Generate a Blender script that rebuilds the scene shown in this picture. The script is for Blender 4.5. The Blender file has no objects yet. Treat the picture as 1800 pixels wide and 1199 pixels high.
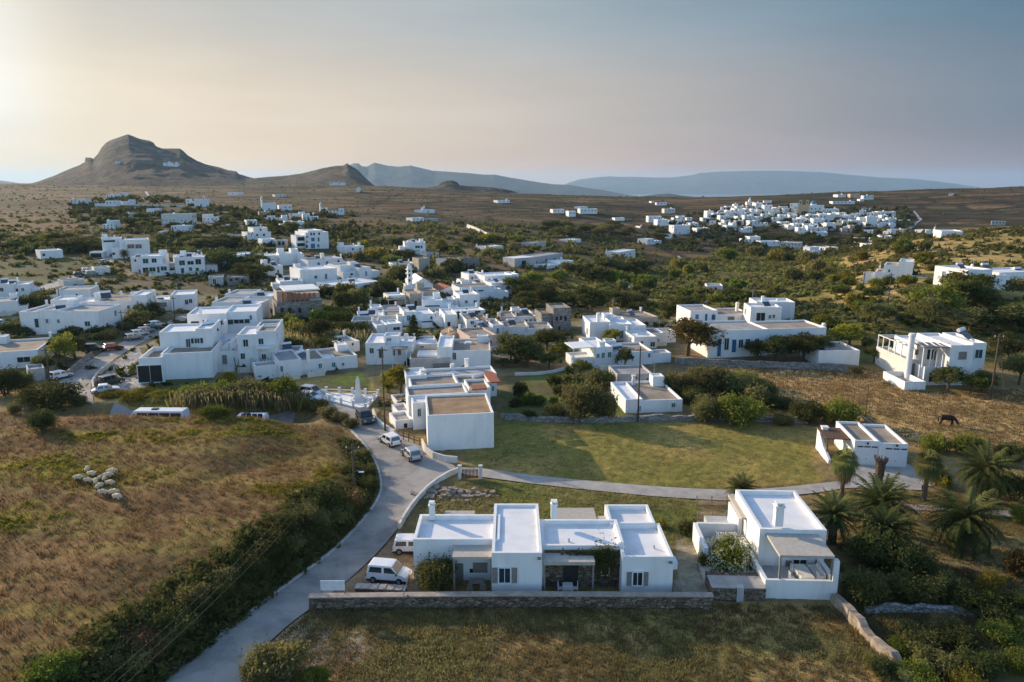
import bpy, math, random
import numpy as np
from mathutils import Vector, Matrix
SC = bpy.context.scene
COL = SC.collection
RNG = random.Random(7)
NR = np.random.RandomState(11)
rad = math.radians
# ------------------------------------------------------------------ camera
CAMZ = 34.0
PITCH = rad(12.2)
FPX = 1300.0
CP, SP = math.cos(PITCH), math.sin(PITCH)
cam_d = bpy.data.cameras.new('camera')
cam_d.sensor_width = 36.0
cam_d.lens = 36.0 * FPX / 1800.0
cam_d.clip_start = 0.5
cam_d.clip_end = 90000
cam = bpy.data.objects.new('camera', cam_d)
COL.objects.link(cam)
cam.location = (0, 0, CAMZ)
cam.rotation_euler = (math.pi / 2 - PITCH, 0, 0)
SC.camera = cam

def ray(px, py):
    xc = (px - 900.0) / FPX
    yc = (599.5 - py) / FPX
    return (xc, CP + yc * SP, -SP + yc * CP)

def onz(px, py, z):
    d = ray(px, py)
    t = (z - CAMZ) / d[2]
    return Vector((d[0] * t, d[1] * t, z))

def aty(px, py, y):
    d = ray(px, py)
    t = y / d[1]
    return Vector((d[0] * t, y, CAMZ + d[2] * t))

def project(x, y, z):
    dz = z - CAMZ
    f = y * CP - dz * SP
    u = y * SP + dz * CP
    f = np.maximum(f, 0.1) if isinstance(f, np.ndarray) else max(f, .1)
    return 900 + FPX * x / f, 599.5 - FPX * u / f, f

# ------------------------------------------------------------------ noise
def _hash(ix, iy, seed):
    n = (ix * 374761393 + iy * 668265263 + seed * 974634777) & 0xFFFFFFFF
    n = ((n ^ (n >> 13)) * 1274126177) & 0xFFFFFFFF
    n = (n ^ (n >> 16)) & 0xFFFFFFFF
    return n.astype(np.float64) / 4294967295.0

def vnoise(x, y, seed=0):
    x = np.asarray(x, dtype=np.float64); y = np.asarray(y, dtype=np.float64)
    x0 = np.floor(x); y0 = np.floor(y)
    fx = x - x0; fy = y - y0
    fx = fx * fx * (3 - 2 * fx); fy = fy * fy * (3 - 2 * fy)
    ix = x0.astype(np.int64); iy = y0.astype(np.int64)
    a = _hash(ix, iy, seed); b = _hash(ix + 1, iy, seed)
    c = _hash(ix, iy + 1, seed); d = _hash(ix + 1, iy + 1, seed)
    return (a * (1 - fx) + b * fx) * (1 - fy) + (c * (1 - fx) + d * fx) * fy

def fbm(x, y, seed=0, o=4):
    s = 0; a = .5; tot = 0
    for i in range(o):
        s = s + a * vnoise(x, y, seed + i * 17); tot += a
        x = x * 2.03 + 7.1; y = y * 2.03 + 3.7; a *= .5
    return s / tot

def sstep(a, b, x):
    t = np.clip((x - a) / (b - a), 0, 1)
    return t * t * (3 - 2 * t)

# ------------------------------------------------------------------ terrain heights
_D = [0, 60, 100, 130, 175, 230, 300, 400, 560, 700, 900, 1100, 1500, 2000, 2800, 4000]
_COLS = {
    -600: [0, 0, 0, 0, 0, 2, 5, 9, 13, 16, 19, 22, 27, 20, -40, -120],
    0:    [0, 0, 0, 0, 0, 2, 5, 9, 13, 16, 19.5, 22, 27, 26, -40, -120],
    450:  [0, 0, 0, 0, 0, 1, 4, 8, 12, 15, 20, 23, 26, 24, -40, -120],
    700:  [0, 0, 0, 0, 0, 0, 1.5, 5, 9, 13, 19, 22.5, 26.5, 15, -60, -120],
    900:  [0, 0, 0, 0, 0, -1, 0, 2, 3, 6, 14, 19, 6, -30, -100, -160],
    1150: [0, 0, 0, 0, 0, -2, -5, -8, -8, 0, 10, 10, -10, -50, -120, -170],
    1350: [0, 0, 0, 0, 1, 0, -4, -10, -13, -1, 18, 14, -20, -60, -120, -170],
    1480: [0, 0, 0, 0, 3, 4, 3, -6, -12, 0, 19, 18, 5, -40, -120, -170],
    1600: [0, 0, 0, 0, 6, 9.5, 11, 4, -6, 2, 18, 20.5, 10, -30, -120, -170],
    1800: [0, 0, 0, 0.5, 7.2, 12.5, 16.6, 8, -2, 5, 21, 27, 18, -20, -120, -170],
    2400: [0, 0, 0, 2, 9, 15, 20, 14, 6, 12, 26, 34, 22, -10, -120, -170],
}
_LD0, _LD1, _ND, _NT = math.log(15.0), math.log(4200.0), 500, 300
_T0, _T1 = -1.3, 1.3
_ld = np.linspace(_LD0, _LD1, _ND)
_cp = sorted(_COLS)
_rows = np.array([np.interp(np.exp(_ld), _D, _COLS[c]) for c in _cp])
_ct = np.array([(c - 900) / FPX for c in _cp])
_tt = np.linspace(_T0, _T1, _NT)
_Z = np.array([np.interp(_tt, _ct, _rows[:, j]) for j in range(_ND)]).T  # [t, d]
def _smooth(a, ax, n):
    k = np.hanning(2 * n + 3)[1:-1]; k /= k.sum()
    pad = [(0, 0), (0, 0)]; pad[ax] = (n, n)
    p = np.pad(a, pad, mode='edge')
    return np.apply_along_axis(lambda v: np.convolve(v, k, 'valid'), ax, p)
_Z = _smooth(_smooth(_Z, 1, 10), 0, 8)

# raised field left of the road: foot of its bank, on z = 0
ROAD_L = [(255, 1230), (330, 1165), (400, 1110), (500, 1032), (590, 962), (635, 915), (662, 875), (668, 850), (658, 812), (634, 776), (604, 746), (572, 720)]
_pl = [onz(px, py, 0) for px, py in ROAD_L]
PLAT = [(-90, 20), (_pl[0].x - 4, 30)] + [(p.x - .5, p.y) for p in _pl] + [(-26.5, 100.3), (-40, 101), (-60, 101.5), (-75, 104), (-160, 116), (-160, 20)]
PLAT = np.array(PLAT)

def poly_sd(x, y, P):
    """signed distance, positive inside"""
    x = np.asarray(x, float); y = np.asarray(y, float)
    d = np.full(x.shape, 1e18); ins = np.zeros(x.shape, bool)
    n = len(P)
    for i in range(n):
        x1, y1 = P[i]; x2, y2 = P[(i + 1) % n]
        ex, ey = x2 - x1, y2 - y1
        t = np.clip(((x - x1) * ex + (y - y1) * ey) / (ex * ex + ey * ey + 1e-12), 0, 1)
        d = np.minimum(d, (x - x1 - t * ex) ** 2 + (y - y1 - t * ey) ** 2)
        c = ((y1 > y) != (y2 > y)) & (x < (x2 - x1) * (y - y1) / (y2 - y1 + 1e-12) + x1)
        ins ^= c
    d = np.sqrt(d)
    return np.where(ins, d, -d)

def H(x, y):
    x = np.asarray(x, float); y = np.asarray(y, float)
    x, y = np.broadcast_arrays(np.atleast_1d(x), np.atleast_1d(y))
    yy = np.maximum(y, 16.0)
    t = np.clip(x / yy, _T0 + .001, _T1 - .001)
    ft = (t - _T0) / (_T1 - _T0) * (_NT - 1)
    fd = np.clip((np.log(np.minimum(yy, 4100)) - _LD0) / (_LD1 - _LD0) * (_ND - 1), 0, _ND - 1.001)
    i = ft.astype(int); j = fd.astype(int); a = ft - i; b = fd - j
    z = (_Z[i, j] * (1 - a) + _Z[i + 1, j] * a) * (1 - b) + (_Z[i, j + 1] * (1 - a) + _Z[i + 1, j + 1] * a) * b
    amp = sstep(180, 500, y) * 3.0
    z = z + amp * (fbm(x / 90, y / 120, 3, 3) - .5)
    z = z + sstep(430, 760, y) * 11 * (fbm(x / 210, y / 130, 23, 3) - .5)
    # terraces on the far slopes
    ta = sstep(260, 420, y) * .55
    z = z + ta * (np.abs(((z * .45 + x * .002) % 1.0) - .5) - .25)
    near = (x > -170) & (x < 0) & (y < 125)
    if near.any():
        sd = poly_sd(x[near], y[near], PLAT)
        hp = .75 + 1.6 * np.maximum(sstep(-25, -37, x[near]), sstep(88, 70, y[near]))
        k = sstep(0, 4.5, sd) * hp
        k = k * (.9 + .2 * vnoise(x[near] / 9, y[near] / 9, 5)) 
        z = z.copy(); z[near] += k
    # the road behind the raised field lies in a dip
    dip = sstep(101.2, 103.8, y) * sstep(112, 108.5, y) * sstep(-72, -64, x) * sstep(-27, -33, x)
    return z - 2.2 * dip

_steps = np.exp(np.linspace(math.log(20), math.log(3900), 900))
def G(px, py):
    d = ray(px, py)
    ys = _steps
    t = ys / d[1]
    z = CAMZ + d[2] * t
    dif = z - H(d[0] * t, ys)
    k = np.nonzero(dif < 0)[0]
    if len(k) == 0:
        y = 2500.0
    else:
        k = k[0]
        if k == 0: y = ys[0]
        else:
            f = dif[k - 1] / (dif[k - 1] - dif[k]); y = ys[k - 1] + f * (ys[k] - ys[k - 1])
    p = aty(px, py, y)
    return Vector((p.x, p.y, float(H(p.x, p.y)[0])))

def ppm(p):
    """photo pixels per metre at world point"""
    return FPX / (p[1] * CP - (p[2] - CAMZ) * SP)

# ------------------------------------------------------------------ object helpers
def link(o):
    COL.objects.link(o); return o

def tag(o, label=None, cat=None, group=None, kind=None):
    if label: o['label'] = label
    if cat: o['category'] = cat
    if group: o['group'] = group
    if kind: o['kind'] = kind
    return o

def empty(name, loc, label, cat, group=None):
    o = bpy.data.objects.new(name, None)
    o.empty_display_size = .5
    o.location = loc
    link(o)
    return tag(o, label, cat, group)

def np_mesh(name, V, F, mats, mi=None, smooth=False):
    V = np.asarray(V, np.float32); F = np.asarray(F, np.int32)
    m = bpy.data.meshes.new(name)
    k = F.shape[1]
    m.vertices.add(len(V)); m.vertices.foreach_set('co', V.ravel())
    m.loops.add(F.size); m.loops.foreach_set('vertex_index', F.ravel())
    m.polygons.add(len(F)); m.polygons.foreach_set('loop_start', np.arange(0, F.size, k, dtype=np.int32))
    if mi is not None: m.polygons.foreach_set('material_index', np.asarray(mi, np.int32))
    if smooth: m.polygons.foreach_set('use_smooth', np.ones(len(F), bool))
    for q in (mats if isinstance(mats, (list, tuple)) else [mats]): m.materials.append(q)
    m.update(calc_edges=True)
    return m

class MB:
    """mesh builder; o = origin subtracted from all world points"""
    def __init__(s, o=(0, 0, 0)):
        s.v = []; s.f = []; s.o = Vector(o)
    def add(s, vs, fs):
        n = len(s.v)
        s.v += [tuple(Vector(p) - s.o) for p in vs]
        s.f += [tuple(i + n for i in f) for f in fs]
    def quad(s, a, b, c, d): s.add([a, b, c, d], [(0, 1, 2, 3)])
    def hexa(s, p):
        s.add(p, [(0, 3, 2, 1), (4, 5, 6, 7), (0, 1, 5, 4), (1, 2, 6, 5), (2, 3, 7, 6), (3, 0, 4, 7)])
    def box(s, c, size, ax=None, ay=None, az=None):
        c = Vector(c); hx, hy, hz = [q / 2 for q in size]
        X = Vector(ax or (1, 0, 0)) * hx; Y = Vector(ay or (0, 1, 0)) * hy; Z = Vector(az or (0, 0, 1)) * hz
        s.hexa([c - X - Y - Z, c + X - Y - Z, c + X + Y - Z, c - X + Y - Z, c - X - Y + Z, c + X - Y + Z, c + X + Y + Z, c - X + Y + Z])
    def bar(s, a, b, w, h=None):
        a = Vector(a); b = Vector(b); d = b - a
        if d.length < 1e-6: return
        z = d.normalized(); x = z.cross(Vector((0, 0, 1)))
        if x.length < 1e-3: x = Vector((1, 0, 0))
        x.normalize(); y = x.cross(z)
        s.box((a + b) / 2, (w, h or w, d.length), x, y, z)
    def tube(s, pts, rs, n=8, cap=True):
        rings = []
        pts = [Vector(p) for p in pts]
        for i, p in enumerate(pts):
            d = (pts[min(i + 1, len(pts) - 1)] - pts[max(i - 1, 0)])
            d = d.normalized() if d.length > 1e-6 else Vector((0, 0, 1))
            x = d.cross(Vector((0, 1, .01)));
            if x.length < 1e-3: x = Vector((1, 0, 0))
            x.normalize(); y = d.cross(x)
            r = rs[i] if hasattr(rs, '__len__') else rs
            rings.append([p + (x * math.cos(2 * math.pi * k / n) + y * math.sin(2 * math.pi * k / n)) * r for k in range(n)])
        vs = [q for R in rings for q in R]; fs = []
        for i in range(len(rings) - 1):
            for k in range(n):
                k2 = (k + 1) % n
                fs.append((i * n + k, i * n + k2, (i + 1) * n + k2, (i + 1) * n + k))
        if cap:
            fs.append(tuple(range(n))[::-1]); fs.append(tuple((len(rings) - 1) * n + k for k in range(n)))
        s.add(vs, fs)
    def build(s, name, mat, parent=None, smooth=False, loc=None, bevel=0):
        m = bpy.data.meshes.new(name)
        m.from_pydata(s.v, [], s.f)
        m.materials.append(mat)
        if smooth: m.polygons.foreach_set('use_smooth', [True] * len(m.polygons))
        m.update()
        o = bpy.data.objects.new(name, m)
        if parent is not None: o.parent = parent
        else: o.location = loc if loc is not None else s.o
        link(o)
        if bevel:
            b = o.modifiers.new('bevel', 'BEVEL'); b.width = bevel; b.segments = 2; b.limit_method = 'ANGLE'
        return o
# ------------------------------------------------------------------ materials
def mat(name, col, rough=.85, var=.12, scale=1.5, stretch=None, *, spec=.25, metal=0, bump=0, bscale=8, col2=None, objvar=0, coords='Object', detail=5, lo=.35, hi=.65):
    m = bpy.data.materials.new(name); m.use_nodes = True
    nt = m.node_tree; b = nt.nodes['Principled BSDF']
    b.inputs['Roughness'].default_value = rough
    b.inputs['Specular IOR Level'].default_value = spec
    b.inputs['Metallic'].default_value = metal
    tc = nt.nodes.new('ShaderNodeTexCoord')
    src = tc.outputs[coords]
    c2 = col2 or tuple(max(0, c * (1 - var)) for c in col)
    c1 = col if col2 else tuple(min(.95, c * (1 + var * .5)) for c in col)
    n = nt.nodes.new('ShaderNodeTexNoise'); n.inputs['Scale'].default_value = scale; n.inputs['Detail'].default_value = detail
    n.inputs['Roughness'].default_value = .65
    if stretch:
        mp = nt.nodes.new('ShaderNodeMapping'); mp.inputs['Scale'].default_value = (1, 1, stretch); nt.links.new(src, mp.inputs[0]); nt.links.new(mp.outputs[0], n.inputs['Vector'])
    else: nt.links.new(src, n.inputs['Vector'])
    r = nt.nodes.new('ShaderNodeMapRange'); r.inputs[1].default_value = lo; r.inputs[2].default_value = hi
    nt.links.new(n.outputs['Fac'], r.inputs[0])
    mx = nt.nodes.new('ShaderNodeMix'); mx.data_type = 'RGBA'
    mx.inputs['A'].default_value = (*c1, 1); mx.inputs['B'].default_value = (*c2, 1)
    nt.links.new(r.outputs[0], mx.inputs['Factor'])
    out = mx.outputs['Result']
    if objvar:
        oi = nt.nodes.new('ShaderNodeObjectInfo')
        mr = nt.nodes.new('ShaderNodeMapRange'); mr.inputs[3].default_value = 1 - objvar; mr.inputs[4].default_value = 1 + objvar * .4
        nt.links.new(oi.outputs['Random'], mr.inputs[0])
        hs = nt.nodes.new('ShaderNodeHueSaturation')
        nt.links.new(mr.outputs[0], hs.inputs['Value']); nt.links.new(out, hs.inputs['Color'])
        out = hs.outputs['Color']
    nt.links.new(out, b.inputs['Base Color'])
    if bump:
        n2 = nt.nodes.new('ShaderNodeTexNoise'); n2.inputs['Scale'].default_value = bscale; n2.inputs['Detail'].default_value = 6
        nt.links.new(src, n2.inputs['Vector'])
        bp = nt.nodes.new('ShaderNodeBump'); bp.inputs['Strength'].default_value = bump; bp.inputs['Distance'].default_value = .08
        nt.links.new(n2.outputs['Fac'], bp.inputs['Height']); nt.links.new(bp.outputs[0], b.inputs['Normal'])
    return m

def stone_mat(name, c1, c2, c3, scale=2.2, flat=2.2):
    m = bpy.data.materials.new(name); m.use_nodes = True
    nt = m.node_tree; b = nt.nodes['Principled BSDF']; b.inputs['Roughness'].default_value = .9; b.inputs['Specular IOR Level'].default_value = .2
    tc = nt.nodes.new('ShaderNodeTexCoord')
    mp = nt.nodes.new('ShaderNodeMapping'); mp.inputs['Scale'].default_value = (1, 1, flat)
    nt.links.new(tc.outputs['Object'], mp.inputs[0])
    v = nt.nodes.new('ShaderNodeTexVoronoi'); v.inputs['Scale'].default_value = scale
    nt.links.new(mp.outputs[0], v.inputs['Vector'])
    cr = nt.nodes.new('ShaderNodeValToRGB')
    cr.color_ramp.elements[0].color = (*c1, 1); cr.color_ramp.elements[1].color = (*c3, 1)
    e = cr.color_ramp.elements.new(.5); e.color = (*c2, 1)
    sx = nt.nodes.new('ShaderNodeSeparateColor'); nt.links.new(v.outputs['Color'], sx.inputs[0])
    nt.links.new(sx.outputs[0], cr.inputs[0])
    v2 = nt.nodes.new('ShaderNodeTexVoronoi'); v2.feature = 'DISTANCE_TO_EDGE'; v2.inputs['Scale'].default_value = scale
    nt.links.new(mp.outputs[0], v2.inputs['Vector'])
    r = nt.nodes.new('ShaderNodeMapRange'); r.inputs[2].default_value = .09; nt.links.new(v2.outputs['Distance'], r.inputs[0])
    mx = nt.nodes.new('ShaderNodeMix'); mx.data_type = 'RGBA'; mx.inputs['A'].default_value = (c1[0] * .35, c1[1] * .35, c1[2] * .35, 1)
    nt.links.new(r.outputs[0], mx.inputs['Factor']); nt.links.new(cr.outputs[0], mx.inputs['B'])
    nt.links.new(mx.outputs['Result'], b.inputs['Base Color'])
    bp = nt.nodes.new('ShaderNodeBump'); bp.inputs['Strength'].default_value = .8; bp.inputs['Distance'].default_value = .06
    nt.links.new(r.outputs[0], bp.inputs['Height']); nt.links.new(bp.outputs[0], b.inputs['Normal'])
    return m

def leaf_mat(name, c1, c2, trans=.35, c3=None):
    m = bpy.data.materials.new(name); m.use_nodes = True
    nt = m.node_tree; nt.nodes.remove(nt.nodes['Principled BSDF'])
    out = nt.nodes['Material Output']
    at = nt.nodes.new('ShaderNodeAttribute'); at.attribute_name = 'leafvar'
    oi = nt.nodes.new('ShaderNodeObjectInfo')
    mx = nt.nodes.new('ShaderNodeMix'); mx.data_type = 'RGBA'
    mx.inputs['A'].default_value = (*c1, 1); mx.inputs['B'].default_value = (*c2, 1)
    nt.links.new(at.outputs['Fac'], mx.inputs['Factor'])
    hs = nt.nodes.new('ShaderNodeHueSaturation')
    mr = nt.nodes.new('ShaderNodeMapRange'); mr.inputs[3].default_value = .72; mr.inputs[4].default_value = 1.25
    nt.links.new(oi.outputs['Random'], mr.inputs[0]); nt.links.new(mr.outputs[0], hs.inputs['Value'])
    mh = nt.nodes.new('ShaderNodeMath'); mh.operation = 'MULTIPLY'; mh.inputs[1].default_value = 7.31
    fr = nt.nodes.new('ShaderNodeMath'); fr.operation = 'FRACT'
    nt.links.new(oi.outputs['Random'], mh.inputs[0]); nt.links.new(mh.outputs[0], fr.inputs[0])
    m2 = nt.nodes.new('ShaderNodeMapRange'); m2.inputs[3].default_value = .475; m2.inputs[4].default_value = .515
    nt.links.new(fr.outputs[0], m2.inputs[0]); nt.links.new(m2.outputs[0], hs.inputs['Hue'])
    nt.links.new(mx.outputs['Result'], hs.inputs['Color'])
    d = nt.nodes.new('ShaderNodeBsdfDiffuse'); t = nt.nodes.new('ShaderNodeBsdfTranslucent')
    nt.links.new(hs.outputs[0], d.inputs[0]); nt.links.new(hs.outputs[0], t.inputs[0])
    ms = nt.nodes.new('ShaderNodeMixShader'); ms.inputs[0].default_value = trans
    nt.links.new(d.outputs[0], ms.inputs[1]); nt.links.new(t.outputs[0], ms.inputs[2])
    nt.links.new(ms.outputs[0], out.inputs['Surface'])
    return m

M = {}
M['white'] = mat('white_plaster', (.82, .81, .78), .8, .10, .9, .22, col2=(.69, .67, .63), objvar=.07, bump=.2, bscale=3, lo=.46, hi=.82, detail=8)
M['offwhite'] = mat('cream_plaster', (.70, .66, .58), .85, .16, .6, objvar=.06)
M['grey'] = mat('grey_plaster', (.48, .47, .45), .9, .2, .7, objvar=.1)
M['roofwhite'] = mat('white_roof_paint', (.80, .79, .77), .7, .16, .45, col2=(.58, .55, .51), detail=9, lo=.45, hi=.85)
M['rooftan'] = mat('tan_roof_screed', (.36, .29, .22), .95, .3, .45, detail=7, objvar=.15)
M['roofgrey'] = mat('grey_roof_screed', (.40, .37, .34), .95, .25, .4, detail=7, objvar=.1)
M['rooforange'] = mat('earthen_roof', (.38, .25, .14), .95, .3, .6, detail=7, objvar=.1)
M['tile'] = mat('terracotta_tiles', (.38, .13, .07), .85, .35, 2.5)
M['glass'] = mat('window_glass', (.03, .04, .05), .15, .2, 1, spec=.6)
M['dark'] = mat('dark_opening', (.035, .033, .03), .9, .3, 1)
M['blue'] = mat('blue_paint', (.03, .12, .24), .6, .2, 2)
M['teal'] = mat('teal_paint', (.03, .16, .18), .6, .2, 2)
M['green'] = mat('dark_green_paint', (.035, .07, .06), .6, .2, 2)
M['wood'] = mat('weathered_wood', (.13, .075, .045), .8, .35, 4)
M['greywood'] = mat('grey_wood', (.25, .23, .20), .8, .2, 4)
M['frame'] = mat('white_frame_paint', (.75, .75, .74), .6, .1, 2)
M['red'] = mat('red_awning', (.30, .06, .03), .8, .2, 3)
M['asphalt'] = mat('asphalt', (.31, .28, .245), .9, .28, .5, bump=.2, bscale=6, detail=8)
M['concrete'] = mat('concrete', (.42, .38, .33), .92, .25, .6, bump=.2, bscale=5, detail=8)
M['paving'] = stone_mat('flagstone', (.28, .26, .24), (.36, .34, .31), (.46, .44, .41), 1.1, 1)
M['kerb'] = mat('kerb_concrete', (.50, .48, .45), .9, .25, 1.5, detail=7)
M['stone'] = stone_mat('dry_stone', (.12, .085, .06), (.19, .14, .10), (.30, .24, .18))
M['greystone'] = stone_mat('grey_stone', (.20, .18, .16), (.30, .28, .25), (.42, .39, .36))
M['canopy'] = mat('beige_reed_canopy', (.48, .43, .36), .95, .15, 3, detail=6)
M['metal'] = mat('galvanised_metal', (.45, .46, .47), .45, .1, 2, metal=.6)
M['panel'] = mat('solar_panel', (.05, .06, .08), .25, .1, 2, spec=.7)
M['tank'] = mat('white_tank', (.78, .78, .78), .5, .05, 2)
M['pole'] = mat('pole_wood', (.11, .08, .06), .9, .3, 3)
M['wire'] = mat('black_wire', (.02, .02, .02), .7, .1, 1)
M['trunk'] = mat('tree_bark', (.12, .09, .065), .95, .4, 3, bump=.5)
M['palmtrunk'] = mat('palm_bark', (.17, .12, .085), .95, .5, 5, bump=.8, bscale=6)
M['coping'] = mat('tan_coping', (.40, .33, .26), .9, .25, 1.5, detail=7)
M['tyre'] = mat('tyre_rubber', (.02, .02, .02), .85, .1, 3)
M['rim'] = mat('steel_rim', (.35, .36, .37), .4, .1, 3, metal=.7)
M['carwhite'] = mat('white_car_paint', (.78, .78, .78), .3, .04, 1, spec=.5)
M['carsilver'] = mat('silver_car_paint', (.38, .40, .42), .3, .05, 1, spec=.5, metal=.4)
M['cardark'] = mat('dark_car_paint', (.03, .045, .05), .3, .1, 1, spec=.5)
M['carred'] = mat('red_car_paint', (.28, .02, .02), .3, .1, 1, spec=.5)
M['carglass'] = mat('car_glass', (.02, .025, .03), .08, .1, 1, spec=.8)
M['lamp_red'] = mat('tail_light', (.35, .01, .01), .3, .1, 1)
M['lamp_clear'] = mat('headlight_glass', (.6, .6, .6), .2, .1, 1, spec=.7)
M['blackplastic'] = mat('black_plastic', (.03, .03, .03), .6, .1, 2)
M['wool'] = mat('sheep_wool', (.82, .66, .42), .95, .3, 9, bump=1, bscale=14)
M['face'] = mat('sheep_face', (.16, .12, .09), .9, .2, 5)
M['horse'] = mat('dark_bay_coat', (.035, .018, .012), .6, .3, 3)
M['mane'] = mat('black_hair', (.012, .010, .009), .8, .2, 6)
M['rubble'] = mat('rubble_stone', (.34, .27, .20), .95, .4, 2)
M['marble'] = mat('white_marble', (.72, .70, .66), .6, .12, 1.5)
M['cloth'] = mat('white_cloth', (.75, .72, .66), .9, .12, 3)
M['bluechurch'] = mat('blue_dome_paint', (.05, .22, .42), .6, .15, 2)
M['yellow'] = mat('ochre_plaster', (.62, .46, .26), .85, .15, 1)
M['pinkwall'] = mat('pink_plaster', (.58, .44, .36), .85, .15, .8)
M['beigewall'] = mat('bare_render', (.46, .39, .31), .9, .2, .8)
M['mountain'] = None
M['lf_dark'] = leaf_mat('dark_foliage', (.055, .068, .022), (.135, .14, .045), .42)
M['lf_olive'] = leaf_mat('olive_foliage', (.11, .115, .042), (.26, .235, .08), .45)
M['lf_green'] = leaf_mat('green_foliage', (.09, .125, .025), (.25, .27, .05), .48)
M['lf_yellow'] = leaf_mat('yellow_green_foliage', (.16, .16, .025), (.34, .29, .045), .45)
M['lf_brown'] = leaf_mat('autumn_foliage', (.075, .07, .025), (.20, .11, .035), .35)
M['lf_dry'] = leaf_mat('dry_grass_blades', (.15, .10, .046), (.28, .19, .088), .5)
M['lf_grass'] = leaf_mat('green_grass_blades', (.19, .19, .07), (.34, .29, .12), .5)
M['lf_reed'] = leaf_mat('reed_blades', (.17, .16, .06), (.36, .30, .14), .45)
M['lf_palm'] = leaf_mat('palm_fronds', (.045, .062, .02), (.15, .16, .055), .3)
M['lf_fan'] = leaf_mat('fan_palm_fronds', (.10, .13, .04), (.30, .31, .11), .4)
M['lf_dead'] = leaf_mat('dead_fronds', (.14, .10, .065), (.22, .16, .10), .2)
M['lf_flower'] = leaf_mat('pale_blossom', (.30, .32, .18), (.60, .58, .45), .3)
M['lf_pink'] = leaf_mat('pink_blossom', (.30, .05, .12), (.45, .12, .22), .3)

def vcol_mat(name, rough=.95, nscale=1.2, nscale2=.12, bump=.6, lo=.62, hi=1.35, bdist=.25):
    m = bpy.data.materials.new(name); m.use_nodes = True
    nt = m.node_tree; b = nt.nodes['Principled BSDF']; b.inputs['Roughness'].default_value = rough; b.inputs['Specular IOR Level'].default_value = .1
    at = nt.nodes.new('ShaderNodeAttribute'); at.attribute_name = 'ground_cover'
    tc = nt.nodes.new('ShaderNodeTexCoord')
    prev = at.outputs['Color']
    for sc, l, h in ((nscale, lo, hi), (nscale2, .8, 1.2), (nscale * 4.3, .75, 1.25)):
        n = nt.nodes.new('ShaderNodeTexNoise'); n.inputs['Scale'].default_value = sc; n.inputs['Detail'].default_value = 7; n.inputs['Roughness'].default_value = .7
        nt.links.new(tc.outputs['Object'], n.inputs['Vector'])
        r = nt.nodes.new('ShaderNodeMapRange'); r.inputs[1].default_value = .3; r.inputs[2].default_value = .7; r.inputs[3].default_value = l; r.inputs[4].default_value = h
        nt.links.new(n.outputs['Fac'], r.inputs[0])
        vm = nt.nodes.new('ShaderNodeVectorMath'); vm.operation = 'SCALE'
        nt.links.new(prev, vm.inputs[0]); nt.links.new(r.outputs[0], vm.inputs['Scale'])
        prev = vm.outputs[0]
    nt.links.new(prev, b.inputs['Base Color'])
    n = nt.nodes.new('ShaderNodeTexNoise'); n.inputs['Scale'].default_value = nscale * 2; n.inputs['Detail'].default_value = 8; n.inputs['Roughness'].default_value = .75
    nt.links.new(tc.outputs['Object'], n.inputs['Vector'])
    bp = nt.nodes.new('ShaderNodeBump'); bp.inputs['Strength'].default_value = bump; bp.inputs['Distance'].default_value = bdist
    nt.links.new(n.outputs['Fac'], bp.inputs['Height']); nt.links.new(bp.outputs[0], b.inputs['Normal'])
    return m
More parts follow.
